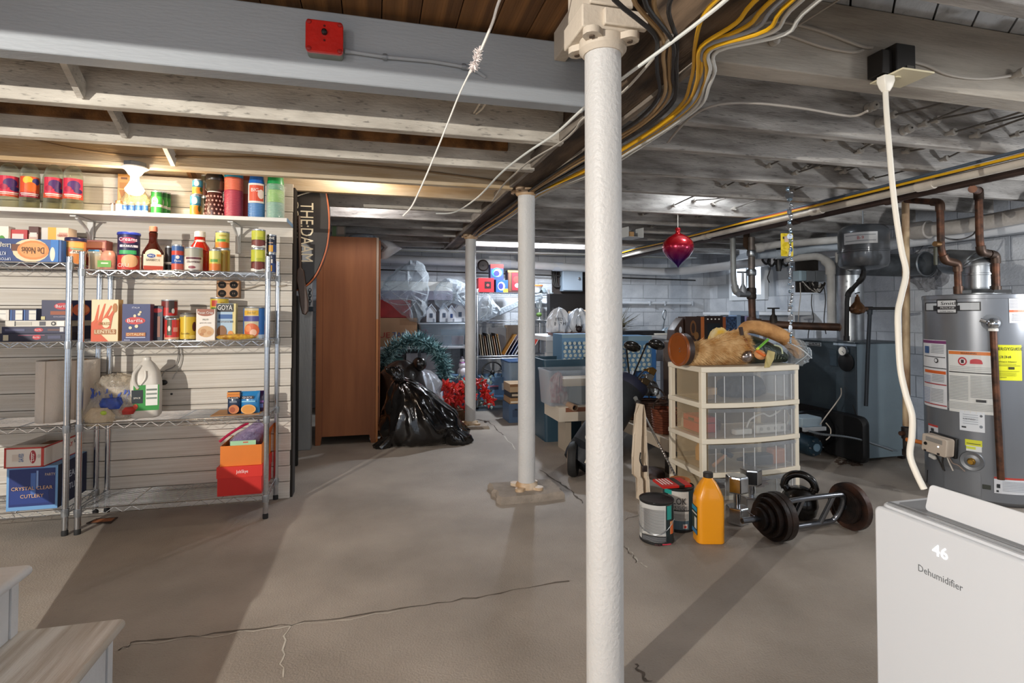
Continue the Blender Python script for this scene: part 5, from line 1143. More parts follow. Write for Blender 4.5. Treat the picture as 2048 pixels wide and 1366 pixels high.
y, z = fx(1668, 716); MB().box(-.012, -.004, y - .035, y + .035, z - .065, z + .065).obj('control_plate', M('#33434f', .5), t, bevel=.003)
y0, z0 = fx(1705, 790);
MB().rings([[(-x, y0 + .06 + u, .2 + v) for u, v in rrect(.42 * s, .36 * s, .06)] for x, s in ((.004, 1), (.03, 1), (.05, .93))]).obj('burner_mount', M('#191a1c', .5), t)
b = MB(); b.lathe([(.14, 0), (.15, .02), (.15, .16), (.13, .19), (.05, .2)], 24)
b.obj('blower_housing', M('#15171a', .4), t, loc=(-.05, .30, .22), rot=(0, -PI / 2, 0))
pb = onY(1640, 888, QY - .06)
M1 = MB().lathe([(.001, .0), (.026, 0), (.028, .012), (.064, .014), (.075, .03), (.078, .2)], 24); o = M1.obj('burner_motor', M('#27404f', .4, .3, .2, 14), t, loc=(pb.x - QX, -.03, .155), rot=(-PI / 2, 0, 0))
MB().lathe([(.03, -.004), (.03, .004)], 16).obj('motor_hub', M('#7fa0b5', .4, .3), t, loc=(pb.x - QX, -.028, .155), rot=(-PI / 2, 0, 0))
for k in range(6):
 a = k * PI / 3; MB().lathe([(.006, 0), (.006, .01)], 8).obj('motor_bolt', STEEL, t, loc=(pb.x - QX + .058 * math.cos(a), -.022, .155 + .058 * math.sin(a)), rot=(PI / 2, 0, 0))
pc = onY(1620, 845, QY + .02)
MB().box(pc.x - QX - .11, pc.x - QX + .075, -.02, .13, pc.z - .03, pc.z + .045).obj('control_box', M('#a5b8c4', .5), t, bevel=.008)
MB().box(pc.x - QX - .11, pc.x - QX + .095, -.04, -.02, pc.z - .055, pc.z - .025).obj('terminal_block', M('#b9bdc0', .5), t, bevel=.003)
P = [onY(x, y, QY - .09) for x, y in ((1618, 862), (1640, 868), (1680, 872), (1715, 878), (1750, 889), (1785, 901))]
b = MB(); pts = [p - Vector((QX, QY, 0)) for p in P]; pp = smoothpath(pts, 14); b.tube(pp, [.0095 if i % 2 else .0075 for i in range(len(pp))], 8)
b.obj('flexible_conduit', M('#8f979d', .35, .8), t)
for k, q in enumerate(([(1682, 776), (1682, 790), (1672, 806), (1660, 822), (1645, 842), (1640, 850)], [(1652, 846), (1661, 858), (1660, 872), (1652, 880)])):
 MB().tube(smoothpath([onY(x, y, QY - .05) - Vector((QX, QY, 0)) for x, y in q], 5), .0045, 6).obj('wire', M('#b3aa9e', .5), t)
MB().tube(smoothpath([onY(x, y, QY - .015) - Vector((QX, QY, 0)) for x, y in ((1706, 810), (1716, 840), (1728, 865), (1738, 884))], 5), .004, 6).obj('wire', BCAB, t)
b = MB(); rr = random.Random(5)
for k in range(40):
 p = onz(rr.uniform(1672, 1722), rr.uniform(918, 932)); b.cbox((p.x - QX, p.y - QY, .006), (rr.uniform(.008, .03), rr.uniform(.008, .03), rr.uniform(.004, .01)))
b.obj('rust_flakes', M('#4a3a30', .9), None, False, loc=(QX, QY, 0)); o = bpy.data.objects['rust_flakes']; o['kind'] = 'stuff'; tag(o, 'scatter of rusty flakes on the floor at the boiler front corner', 'debris')
FX_, FY_ = QX + .33, QY + .36; d = dpt(FX_, FY_); r = 23.5 * d / FPX
t = thing('flue_pipe', 'galvanised boiler flue rising from the boiler and turning to the right wall', 'flue', (0, 0, 0))
zh = zat(528, FX_, FY_)
MB().lathe([(r, QH + .001), (r, QH + .3), (r * 1.03, QH + .3), (r * 1.03, QH + .33), (r, QH + .33), (r, zh - r * .9)], 24, (FX_, FY_, 0)).obj('vertical_section', GALV, t)
MB().tube(fillet([(FX_, FY_, zh - r), (FX_, FY_, zh), (FX_ + r * 1.2, FY_, zh)], r * .95, 6), r * 1.02, 20).obj('elbow', M('#5d6064', .45, .7, .3, 12), t, angle=50)
MB().tube([(FX_ + r * 1.1, FY_, zh), (4.9, FY_, zh)], r * .98, 20).obj('horizontal_section', M('#55585b', .5, .7, .4, 12), t)
p = onY(1849, 528, FY_ - .16)
b = MB(); b.lathe([(r * 1.02, 0), (r * 1.08, .012), (r * 1.0, .02), (r * .96, .0), (r * .94, -.14)], 24, cap=False); b.obj('open_tee', M('#7c8084', .4, .8), t, loc=(p.x, p.y, p.z), rot=(PI / 2, 0, 0))
MB().lathe([(r * .93, -.12), (r * .93, -.118)], 20).obj('tee_interior', M('#1a1a1b', .8), t, loc=(p.x, p.y, p.z), rot=(PI / 2, 0, 0))
MB().box(-.03, .02, -.004, 0, -.05, .02).obj('damper_plate', M('#2c3a44', .5, .3), t, False, loc=(p.x - .01, p.y + .06, p.z - .01))
b = MB(); rr = random.Random(6); n = 26
b.rings([[(BX - .006 - hgt, FY_ + (.2 * s + rr.uniform(-.03, .03)) * math.cos(2 * PI * j / n), zh - .02 + (.19 * s + rr.uniform(-.03, .03)) * math.sin(2 * PI * j / n)) for j in range(n)] for s, hgt in ((1.15, -.02), (1.0, .015), (.75, .03), (.5, .02))]).obj('mortar_collar', M('#8f9094', .95, 0, .4, 14, .8, 40), t, False)
TY = QY + .0; TXx = xat(1727, TY, 1.6); d = dpt(TXx, TY); mp = d / FPX
r = 44.5 * mp; zb = zat(541, TXx, TY); zt = zat(449, TXx, TY); H = zt - zb
t = thing('expansion_tank', 'dark grey domed expansion tank hanging under the joists', 'tank', (TXx, TY, zb), facing(TXx, TY))
TNK = M('#55585c', .28, .35, .1, 6, coat=.4)
MB().lathe([(.02, 0), (r * .6, H * .025), (r * .92, H * .08), (r, H * .15), (r, H * .38), (r * 1.025, H * .39), (r * 1.025, H * .42), (r, H * .43), (r, H * .8), (r * .96, H * .89), (r * .8, H * .955), (r * .4, H * .99), (.001, H)], 32).obj('tank_shell', TNK, t)
patch_on(t, r + .001, [('r', -.12 * r, H * .66, r * 1.35, H * .24, '#c6c7c8'), ('r', -.12 * r, H * .72, r * 1.2, H * .02, '#8f9296'), ('r', -.12 * r, H * .6, r * 1.2, H * .02, '#8f9296')], 'rating_label')
letters([('B-9', -.05, .66, .035, '#b04a4a')], 2 * r, H, 0, t, r + .004)
MB().lathe([(.016, -.05), (.016, .005)], 12).obj('inlet_nipple', IRON, t)
MB().tube([(0, 0, H), (0, .0, 2.0 - zb)], .006, 6).obj('hanger_rod', STEEL, t)
PY = QY + .1
q = lambda x, y, Y=PY: onY(x, y, Y)
BIP = M('#2c2a29', .45, .4, .3, 20)
pipe('iron_pipe', 'black iron pipe dropping from the expansion tank to the boiler', 'pipe', [q(1727, 541, TY), q(1725, 556, TY), q(1697, 586), q(1694, 600), q(1693, 682)], .017, BIP, fit=[1, 2, 4])
pipe('gas_pipe', 'thin dark horizontal pipe joining the brass valve to the cream riser', 'pipe', [q(1700, 617), q(1738, 617), q(1812, 617)], .0125, BIP, fit=[1])
pipe('drop_pipe', 'thin dark vertical pipe hanging in front of the boiler side', 'pipe', [q(1740, 620, QY - .06), q(1736, 700, QY - .06), q(1732, 812, QY - .06)], .0145, M('#3a4046', .4, .5), fit=[0])
p = q(1715, 618)
t = thing('pressure_valve', 'brown brass pressure valve with a pointed bonnet above the boiler', 'valve', p)
MB().lathe([(.012, -.045), (.05, -.03), (.06, 0), (.045, .03), (.022, .06), (.015, .1), (.008, .105), (.008, .12)], 18).obj('bonnet', M('#7c5636', .45, .5, .3, 18), t)
MB().tube([(-.09, 0, 0), (.09, 0, 0)], .02, 12).obj('valve_body', M('#6a4a32', .45, .5, .3, 18), t)
MB().bar((-.02, 0, .125), (.02, 0, .135), .012, .008).obj('lever', BLACK, t, False)
for k in range(6): MB().lathe([(.008, 0), (.008, .012)], 8).obj('bolt', STEEL, t, loc=(.05 * math.cos(k * PI / 3), .05 * math.sin(k * PI / 3), -.012))
MP = QY + .45
BRP = M('#5a3b2a', .5, .3, .45, 10, .1, 60, 0, (1, 1, 1), '#33241b')
pipe('heating_pipe', 'thick brown heating pipe running level into the boiler top', 'pipe', [q(1503, 646, MP + .35), q(1600, 652, MP + .1), q(1700, 655, MP - .1), q(1714, 662, MP - .12), q(1712, 684, MP - .12)], .034, BRP, fit=[0, 2, 4], fm=M('#6b5142', .4, .5, .4, 14))
t = pipe('riser_pipe', 'brown and grey iron riser with couplings left of the yellow card', 'pipe', [q(1503, 475, MP + .35), q(1503, 540, MP + .35), q(1505, 650, MP + .35)], .030, M('#6f6660', .45, .4, .4, 12), fit=[])
for py, m_ in ((507, STEEL), (545, STEEL), (582, IRON), (592, IRON), (640, BRP)):
 p = q(1503, py, MP + .35); MB().lathe([(.036, -.03), (.042, -.02), (.042, .02), (.036, .03)], 12).obj('coupling', m_, t, loc=p)
MB().tube([q(1503, 595, MP + .35), q(1505, 640, MP + .35)], .0315, 12).obj('rusty_section', BRP, t)
p = q(1486, 588, MP + .35)
t = thing('gate_valve', 'tall grey gate valve with T handle beside the bright window', 'valve', p)
MB().tube([(-.05, 0, 0), (.09, 0, 0)], .03, 12).obj('valve_body', M('#7b7f83', .45, .6), t)
MB().lathe([(.03, 0), (.035, .04), (.022, .07), (.012, .09), (.010, .2)], 14).obj('stem', M('#8a8d90', .45, .6), t)
MB().tube([(-.06, 0, .2), (.06, 0, .2)], .008, 8).obj('handle', M('#6d7074', .45, .6), t)
p = q(1547, 644, MP + .23)
t = thing('gate_valve', 'small dark gate valve with wheel handle on the level brown pipe', 'valve', p)
MB().lathe([(.036, -.01), (.032, .03), (.028, .05), (.014, .07), (.012, .12)], 14).obj('valve_body', IRON, t)
b = MB(); b.lathe([(.05, .118), (.053, .124), (.05, .13), (.045, .124), (.05, .118)], 18, cap=False); b.bar((-.05, 0, .124), (.05, 0, .124), .008, .006).bar((0, -.05, .124), (0, .05, .124), .008, .006); b.obj('wheel_handle', BLACK, t)
pipe('conduit', 'pale grey conduit bending into the tall gate valve', 'conduit', [q(1465, 462, MP + .5), q(1467, 560, MP + .45), q(1472, 584, MP + .42), q(1490, 587, MP + .36)], .026, M('#8f918f', .5, .3, .2, 8), fit=[2])
o = MB().add([tuple(q(1487, 458, MP + .38)), tuple(q(1500, 456, MP + .38)), tuple(q(1499, 480, MP + .38)), tuple(q(1496, 502, MP + .38)), tuple(q(1486, 492, MP + .38))] + [tuple(q(1487, 458, MP + .40)), tuple(q(1500, 456, MP + .40)), tuple(q(1499, 480, MP + .40)), tuple(q(1496, 502, MP + .40)), tuple(q(1486, 492, MP + .40))], [(0, 1, 2, 3, 4), (9, 8, 7, 6, 5)] + [(i, (i + 1) % 5, 5 + (i + 1) % 5, 5 + i) for i in range(5)]).obj('hanger_plate', M('#4a3626', .7, .3, .3, 20), smooth=False); tag(o, 'rusty brown hanger plate over the iron riser', 'plate')
INS = M('#c3c2bf', .8, 0, .2, 7, .5, 30)
W1 = 4.6
def qx(x, y, X): return onX(x, y, X)
pipe('insulated_pipe', 'upper white insulated pipe sagging along the right wall to the tank', 'pipe', [q(1508, 497, MP + .35), q(1560, 488, MP + .3), q(1620, 484, MP + .25), q(1690, 478, MP + .1)], .034, INS, fit=[0], fm=M('#b5b3b0', .7, 0, .3, 14))
pipe('insulated_pipe', 'lower pale blue insulated pipe under the other one, behind the card', 'pipe', [q(1512, 511, MP + .45), q(1570, 508, MP + .4), q(1620, 498, MP + .35), q(1690, 492, MP + .2)], .036, M('#aeb9c4', .7, 0, .2, 7, .4, 30), fit=[1])
pipe('insulated_pipe', 'vertical white wrapped pipe standing between the grey boxes and the flue', 'pipe', [q(1570, 518, MP + .42), q(1640, 512, MP + .3), q(1661, 530, MP + .2), q(1663, 655, MP + .2)], .034, INS, fit=[2], rad=.08)
p = q(1683, 515, MP + .3)
pipe('conduit', 'thin pale conduit beside the vertical wrapped pipe', 'conduit', [q(1674, 505, MP + .25), q(1674, 652, MP + .25)], .016, M('#a9a7a3', .6), fit=[])
GB = M('#7d8287', .5, .3)
for i, (a, b_, ya, yb_, lab) in enumerate(((1598, 1612, 541, 562, 'small pale blue control box in the row by the wrapped pipe'), (1614, 1630, 541, 564, 'grey control box with a dark right edge, middle of the row'), (1632, 1652, 541, 563, 'grey control box nearest the vertical wrapped pipe'))):
 p = q(a, ya, MP + .3); e = q(b_, yb_, MP + .3)
 t = thing('control_box', lab, 'electrical box', ((p.x + e.x) / 2, p.y, e.z))
 w = e.x - p.x; h = p.z - e.z
 MB().box(-w / 2, w / 2, 0, .08, 0, h).obj('box_body', [M('#8fa3ad', .5), GB, GB][i], t, bevel=.004)
 MB().box(-w / 2 - .002, w / 2 + .002, -.006, 0, .004, h - .004).obj('box_cover', [M('#8fa3ad', .5), M('#70757a', .5), M('#70757a', .5)][i], t, bevel=.002)
b_ = q(1626, 560, MP + .33)
o = MB().box(b_.x - .13, b_.x + .12, MP + .39, MP + .41, zat(585, b_.x, MP + .4), zat(512, b_.x, MP + .4)).obj('backboard', M('#2c2622', .8, 0, .3, 8), smooth=False); tag(o, 'dark backboard holding the row of grey control boxes', 'board')
t = thing('loose_wires', 'tangle of black and white wires hanging under the control boxes', 'wires', (0, 0, 0))
rr = random.Random(3)
for k in range(9):
 xa = rr.uniform(1604, 1625); xb = rr.uniform(1632, 1652); ya = 563
 MB().tube(smoothpath([q(xa, ya, MP + .28), q((xa * 2 + xb) / 3, rr.uniform(572, 584), MP + .26), q((xa + 2 * xb) / 3, rr.uniform(574, 588), MP + .26), q(xb, ya + rr.uniform(0, 8), MP + .28)], 5), .006, 6).obj('wire', [BCAB, BCAB, M('#aaa59e', .5)][k % 3], t)
for k, ppp in enumerate(([(1624, 588), (1623, 610), (1627, 640), (1618, 660), (1616, 678)], [(1648, 575), (1651, 600), (1648, 640), (1652, 668)], [(1600, 565), (1601, 590), (1598, 620), (1596, 650)])):
 MB().tube(smoothpath([q(x, y, MP + .3) for x, y in ppp], 5), .0045, 6).obj('wire', [BCAB, BCAB, M('#aaa59e', .5)][k], t)
t = thing('hook_rack', 'row of black curled iron hooks with hanging wires left of the control boxes', 'hooks', (0, 0, 0))
for k, (x, y) in enumerate(((1530, 516), (1541, 520), (1556, 522), (1570, 520))):
 MB().tube(smoothpath([q(x, 512, MP + .5), q(x - 5, y + 4, MP + .48), q(x + 3, y + 12, MP + .48), q(x + 9, y + 4, MP + .48), q(x + 7, y - 2, MP + .48)], 5), .011, 7).obj('hook', BLACK, t)
MB().tube(smoothpath([q(1541, 515, MP + .48), q(1540, 540, MP + .48), q(1535, 555, MP + .48), q(1539, 565, MP + .48)], 5), .005, 6).obj('wire', BCAB, t)
MB().lathe([(.022, -.06), (.028, -.03), (.03, 0), (.02, .1), (.02, .16)], 12).obj('pendant', BLACK, t, loc=q(1557, 530, MP + .47))
t = pipe('riser_pipe', 'rust spotted cream vertical pipe standing left of the water heater', 'pipe', [q(1811, 372, 3.05), q(1811, 402, 3.05), q(1812, 600, 3.05), q(1813, 852, 3.05)], .0235, M('#c2ab88', .6, .1, .5, 14, .2, 40, 0, (1, 1, .3), '#7a5a40'), fit=[])
p = q(1814, 866, 3.05); MB().tube([p + Vector((0, 0, .04)), p - Vector((0, 0, .04))], .034, 12).obj('tee_fitting', IRON, t)
MB().tube([p, p + Vector((-.06, 0, .0))], .016, 10).obj('plug', BRP, t)
MB().tube([p - Vector((0, 0, .04)), p - Vector((0, 0, .13))], .026, 12).obj('drip_leg', IRON, t)
p2 = q(1815, 905, 3.05); MB().lathe([(.033, -.02), (.033, .02)], 12).obj('drip_cap', IRON, t, loc=p2)
MB().tube([q(1808, 400, 3.05), q(1811, 394, 3.05)], .03, 12).obj('top_tee', BRP, t)
# water heater
HK = (1960 - CX) / FPX; HD = 3.6
HX, HY = HD * (math.sin(YAW) + HK * math.cos(YAW)), HD * (math.cos(YAW) - HK * math.sin(YAW))
HR = .307; dist = math.hypot(HX, HY); HA = math.atan(HK)
def hu(px):
 dl = math.atan((px - CX) / FPX) - HA
 lo, hi = -1.45, 1.45
 for _ in range(40):
  m_ = (lo + hi) / 2
  if math.atan2(HR * math.sin(m_), dist - HR * math.cos(m_)) < dl: lo = m_
  else: hi = m_
 return lo
def hz(px, py):
 a = hu(px); rz = facing(HX, HY)
 lx, lyy = HR * math.sin(a), -HR * math.cos(a)
 return zat(py, HX + lx * math.cos(rz) - lyy * math.sin(rz), HY + lx * math.sin(rz) + lyy * math.cos(rz))
HH = hz(1880, 590)
t = thing('water_heater', 'tall grey cylindrical water heater with warning labels and a yellow guide', 'water heater', (HX, HY, 0), facing(HX, HY))
WHM = M('#7e8186', .32, .45, .06, 5, coat=.2)
MB().lathe([(HR * .9, 0), (HR * .97, .02), (HR, .03), (HR, HH - .03), (HR * 1.012, HH - .028), (HR * 1.012, HH - .004), (HR * .99, HH)], 64).obj('tank_shell', WHM, t)
def hp(px0, px1, py0, py1, col, kind='r'):
 pm = (px0 + px1) / 2; a0, a1 = hu(px0) * HR, hu(px1) * HR; z0, z1 = hz(pm, py1), hz(pm, py0)
 return (kind, (a0 + a1) / 2, (z0 + z1) / 2, a1 - a0, z1 - z0, col)
def htext(b, s, px, py, size, w=None):
 st = len(b.v); b.text(s, size, (hu(px) * HR, 0, hz(px, py)), width=w, ext=.0003); b.bend(st, HR + .0055)
GR = '#8d9094'
patch_on(t, HR + .0008, [hp(1851, 1962, 604, 622, '#1c1d20'), hp(1853, 1959, 606, 620, '#bfc3c6'), hp(1867, 1920, 611, 621, '#1c1d20'), hp(1874, 1914, 599, 627, '#1c1d20'), hp(1876, 1912, 601, 625, '#cfd0d0'), hp(1876, 1912, 613, 619, '#1c1d20')], 'brand_badge')
patch_on(t, HR + .0008, [hp(1846, 1891, 680, 815, '#dfe0e2'), hp(1846, 1891, 681, 687, '#7a3a6c'), hp(1848, 1889, 713, 714.5, '#26262a'), hp(1846, 1891, 735, 736.5, '#26262a'), hp(1849, 1890, 741, 747, '#d4632a'), hp(1848, 1891, 767, 769, '#a83238'), hp(1848, 1891, 808, 810, '#a83238'), hp(1850, 1858, 692, 706, '#3a5a8c'), hp(1868, 1876, 716, 726, '#2a2a2c', 'e'), hp(1869, 1874, 717.5, 724, '#dfe0e2', 'e')] + [hp(1863, 1888, 690 + 3 * k, 691.2 + 3 * k, GR) for k in range(6)] + [hp(1850, 1862, 750 + 3 * k, 751.2 + 3 * k, '#8fa0bd') for k in range(5)] + [hp(1866, 1889, 750 + 3 * k, 751.2 + 3 * k, GR) for k in range(5)] + [hp(1850, 1863, 774 + 3 * k, 775.2 + 3 * k, '#8fa0bd') for k in range(10)] + [hp(1867, 1889, 778 + 3 * k, 779.2 + 3 * k, GR) for k in range(9)], 'instruction_label')
patch_on(t, HR + .0008, [hp(1895, 1984, 702, 827, '#dcdcd8'), hp(1896, 1984, 703.5, 710, '#d97a35'), hp(1896, 1984, 745, 747, '#2a2a2c'), hp(1914, 1932, 714, 731, '#b8323c', 'e'), hp(1917, 1929, 717, 728, '#e6dcda', 'e'), hp(1920, 1926, 719, 726, '#3a2226'), (hp(1938, 1962, 718, 727, '#c22a36', 'e')), hp(1938, 1963, 724, 728, '#c22a36')] + [hp(1898, 1982, 734 + 3.4 * k, 735 + 3.4 * k, '#a9abab') for k in range(3)] + [hp(1898, 1934, 752 + 3 * k, 753.4 + 3 * k, '#9a9c9c') for k in range(16)] + [hp(1939, 1981, 752 + 3 * k, 753.4 + 3 * k, '#9a9c9c') for k in range(15)] + [hp(1949, 1968, 799, 804, '#1f2022')] + [hp(1898, 1980, 806 + 3 * k, 807.2 + 3 * k, '#a9abab') for k in range(5)], 'warning_label')
patch_on(t, HR + .0008, [hp(1915, 1965, 823, 863, '#dfe3e8'), hp(1955, 1961, 830, 835, '#555a60', 'e'), hp(1954, 1961, 851, 857, '#7d8690', 'e'), hp(1919, 1928, 852, 855, '#2c3036')] + [hp(1922, 1952, 829 + 4.5 * k, 830 + 4.5 * k, '#9aa2ac') for k in range(5)], 'rating_label')
patch_on(t, HR + .0008, [hp(1925, 1959, 880, 893, '#d9da2c'), hp(1927, 1958, 892, 903, '#dfe3e2'), hp(1927, 1946, 893, 898, '#d4de4a'), hp(1928, 1956, 887, 888.5, '#5c5c20')], 'tag_label')
patch_on(t, HR + .0008, [hp(1989, 2041, 690, 761, '#dfe01e'), hp(1992, 2030, 728, 729, '#8a8a1e'), hp(1990, 2038, 731, 732, '#5c5c14'), hp(2014, 2026, 734, 739, '#3a3a12'), hp(1992, 2036, 742, 743, '#a3a31e'), hp(1998, 2010, 754, 755, '#8a8a1e')] + [hp(1994, 2030, 745 + 2 * k, 745.6 + 2 * k, '#a9a91e') for k in range(4)], 'energy_label')
patch_on(t, HR + .0008, [hp(2018, 2075, 597, 646, '#cfd0d4'), hp(2018, 2075, 620, 624.5, '#d8622c')] + [hp(2020, 2070, 600 + 3 * k, 601 + 3 * k, '#8f8f98') for k in range(6)] + [hp(2026, 2070, 628 + 3 * k, 629 + 3 * k, '#9a9aa2') for k in range(5)], 'caution_label')
patch_on(t, HR + .0008, [hp(1981, 2075, 957, 990, '#d3d5d9'), hp(1981, 2075, 957, 961, '#b8443a'), hp(1986, 1993, 968, 976, '#2a2c30'), hp(1985, 1990, 980, 984, '#2a2c30')] + [hp(1997, 2065, 965 + 3 * k, 966 + 3 * k, '#8f949c') for k in range(7)], 'caution_label')
patch_on(t, HR + .0008, [hp(1853, 1872, 849, 876, '#cfcfd2'), hp(1853, 1872, 849, 853, '#b3403a'), hp(1858, 1864, 856, 862, '#3a3a3e')], 'caution_label')
for q_ in (('Smith', 1898, 607, .03, .1), ('LOW NOx', 1893, 623, .012, .08), ('PROLINE', 1894, 616, .014, .085), ('ENERGYGUIDE', 2014, 698, .026, .155), ('1 334', 2003, 714, .022, .08), ('Water Heater', 2014, 723.5, .012, .09), ('WARNING', 1935, 706.8, .014, .08), ('LISTED', 1934, 838, .012, .06)):
 b = MB(); htext(b, *q_); b.obj('lettering', M('#e6e6e4' if q_[0] == 'PROLINE' else '#1f2023', .5), t, False)
def hpos(px, py, out=0.0):
 a = hu(px); return Vector(((HR + out) * math.sin(a), -(HR + out) * math.cos(a), hz(px, py))), a
p, a = hpos(1884, 889)
cb = MB().prism(rrect(.165, .115, .014), -.085, -.02); cb.obj('gas_control', M('#c2b3a3', .5), t, loc=p, rot=(0, .08, a), bevel=.004)
MB().box(-.09, .09, -.02, .0, -.065, .065).obj('control_back', BLACK, t, loc=p, rot=(0, .08, a), bevel=.004)
MB().box(-.055, .055, -.088, -.085, .018, .045).obj('display_window', M('#8f8a84', .25), t, loc=p, rot=(0, .08, a), bevel=.002)
MB().lathe([(.011, 0), (.010, .005)], 14).obj('dial', BLACK, t, loc=p + Vector((-.055 * math.cos(a), -.055 * math.sin(a), 0)) + Vector((math.sin(a), -math.cos(a), 0)) * .085, rot=(PI / 2, 0, a))
MB().lathe([(.005, 0), (.004, .003)], 10).obj('indicator_light', M('#e8f0ff', .3, emit=2.5), t, loc=p + Vector((.03 * math.cos(a), .03 * math.sin(a), -.004)) + Vector((math.sin(a), -math.cos(a), 0)) * .085, rot=(PI / 2, 0, a))
for sx_, sz_ in ((-.06, -.046), (.03, -.05)): MB().box(-.008, .008, -.002, .0, -.006, .006).obj('screw_cover', M('#2c2420', .5), t, loc=p + Vector((sx_ * math.cos(a), sx_ * math.sin(a), sz_)) + Vector((math.sin(a), -math.cos(a), 0)) * .085, rot=(0, 0, a))
for k, q_ in enumerate(([(1871, 908), (1878, 922), (1886, 940)], [(1892, 909), (1896, 922), (1904, 941)], [(1895, 910), (1903, 925), (1914, 930), (1926, 942)], [(1886, 909), (1884, 925), (1888, 942)])):
 MB().tube(smoothpath([hpos(x, y, .02)[0] for x, y in q_], 5), .0045, 6).obj('wire', [BCAB, M('#c9c2b8', .5), M('#8a7a70', .5), BCAB][k], t)
p, a = hpos(1866, 913, .02); MB().box(-.025, .025, -.01, .01, -.012, .012).obj('wire_tag', M('#d8d4cc', .5), t, loc=p, rot=(0, .15, a), bevel=.003)
p, a = hpos(1938, 922)
MB().lathe([(.062, -.002), (.058, .006), (.04, .002), (.036, .004)], 24).obj('valve_dish', M('#74777b', .4, .4), t, loc=p, rot=(PI / 2, 0, a))
MB().lathe([(.02, 0), (.022, .02), (.014, .03), (.014, .045)], 8).obj('drain_valve', M('#b58a3a', .3, .9), t, loc=p, rot=(PI / 2, 0, a))
b = MB(); a0, a1 = hu(1884), hu(1955); za, zb = hz(1920, 940), hz(1920, 985); n = 8; R2 = HR + .006
b.rings([[(R2 * math.sin(a0 + (a1 - a0) * k / n), -R2 * math.cos(a0 + (a1 - a0) * k / n), z) for k in range(n + 1)] for z in (zb, za)], False, False)
b.obj('access_panel', M('#808388', .35, .4), t)
p, a = hpos(1966, 974); MB().box(-.02, .02, -.004, 0, -.014, .014).obj('sight_slot', M('#2c3028', .5), t, loc=p, rot=(0, 0, a), bevel=.003)
p, a = hpos(1982, 647, .045)
o = MB().ball((0, 0, 0), .036, 16, 10).obj('relief_valve', CHROME, t, loc=p);
MB().lathe([(.05, 0), (.05, .004)], 18).obj('valve_plate', M('#74777b', .4, .5), t, loc=hpos(1982, 645)[0], rot=(PI / 2, 0, a))
MB().tube([p, p + Vector((-.06, 0, .022))], [.008, .013], 8).obj('relief_lever', CHROME, t)
MB().lathe([(.024, -.045), (.024, -.03)], 14).obj('nylon_ring', M('#e3dfd6', .5), t, loc=p)
MB().tube([p - Vector((0, 0, .04)), hpos(1984, 760, .05)[0], hpos(1990, 955, .045)[0]], .0185, 12).obj('relief_pipe', COPPER, t)
MB().tube([hpos(1848, 965)[0] + Vector((0, 0, 0)), hpos(1850, 940)[0]], .004, 6).obj('seam_clip', BLACK, t)
MB().tube(smoothpath([hpos(1826, 884)[0] if False else Vector((-.40, -.12, hz(1850, 884))), Vector((-.34, -.14, hz(1850, 884))), hpos(1858, 888, .03)[0]], 3), .014, 10).obj('gas_connector', M('#c06a26', .45), t)
t2 = thing('heater_flue', 'shiny galvanised flue elbow rising from the water heater top', 'flue', (HX, HY, HH), facing(HX, HY))
u0 = xat(1958, HY, HH)
r = 27 * HD / FPX
MB().lathe([(r * 1.45, .0), (r * 1.45, .012), (r * 1.05, .035), (r, .04), (r, .05)], 28).obj('draft_hood', GALV, t2)
zt_ = zat(515, HX, HY) - HH
MB().lathe([(r, .04), (r, .13), (r * 1.04, .132), (r * 1.04, .142), (r, .144), (r, .15)], 28).obj('flue_collar', STEEL, t2)
b = MB(); ep = fillet([(0, 0, .15), (0, 0, .21), (-.16, .24, .25)], .13, 7); b.tube(ep, r * .98, 24); b.obj('elbow', STEEL, t2, angle=60)
for i in (2, 4, 6): MB().tube([ep[i] - (ep[i + 1] - ep[i - 1]).normalized() * .006, ep[i] + (ep[i + 1] - ep[i - 1]).normalized() * .006], r * 1.03, 24).obj('elbow_seam', GALV, t2)
for k in range(2): MB().box(-.12 + .19 * k, -.04 + .19 * k, -r * 1.5, -r * 1.46, .008, .03).obj('hood_leg', M('#2c2f33', .4, .5), t2, False)
def pq(x, y, Y=None): return onY(x, y, Y or HY + .02)
pipe('copper_pipe', 'left rusty copper pipe stepping down into the water heater top', 'pipe', [pq(1812, 400, 3.0), pq(1880, 405), pq(1882, 500), pq(1890, 521), pq(1915, 527), pq(1917, 588)], .021, COPPER, fit=[1, 3, 4, 5], fm=M('#5c4436', .45, .6, .4, 16))
pipe('copper_pipe', 'right rusty copper pipe stepping down into the water heater top', 'pipe', [onX(1945, 378, 3.21)] + [pq(x, y, HY - .10) for x, y in ((1957, 382), (1959, 480), (1963, 505), (1991, 510), (1993, 588))], .021, COPPER, fit=[1, 3, 4, 5], fm=M('#4a3a30', .45, .6, .4, 16))
tag(MB().tube(smoothpath([pq(1879, 438), pq(1880, 462), pq(1892, 476), pq(1920, 479), pq(1945, 470), pq(1958, 452)], 6), .0055, 6).obj('electrical_cable', BCAB), 'black earth wire looping between the two rusty copper pipes', 'cable')
t = thing('ball_valve', 'small brass lever valve hanging on the left copper pipe', 'valve', pq(1878, 488))
MB().tube([(-.035, 0, 0), (.01, 0, 0)], .018, 10).obj('valve_body', M('#7a5c3a', .4, .7), t)
MB().box(-.042, -.022, -.008, .008, -.14, -.02).obj('lever', M('#3a3a2c', .5), t, bevel=.004)
pipe('wrapped_pipe', 'thick dirty white wrapped pipe running along the wall above the heater', 'pipe', [onX(1826, 462, 4.5), onX(1930, 452, 4.5), onX(2100, 420, 4.5)], .058, M('#b9b2aa', .85, 0, .3, 6, .5, 24), fit=[0], n=16)
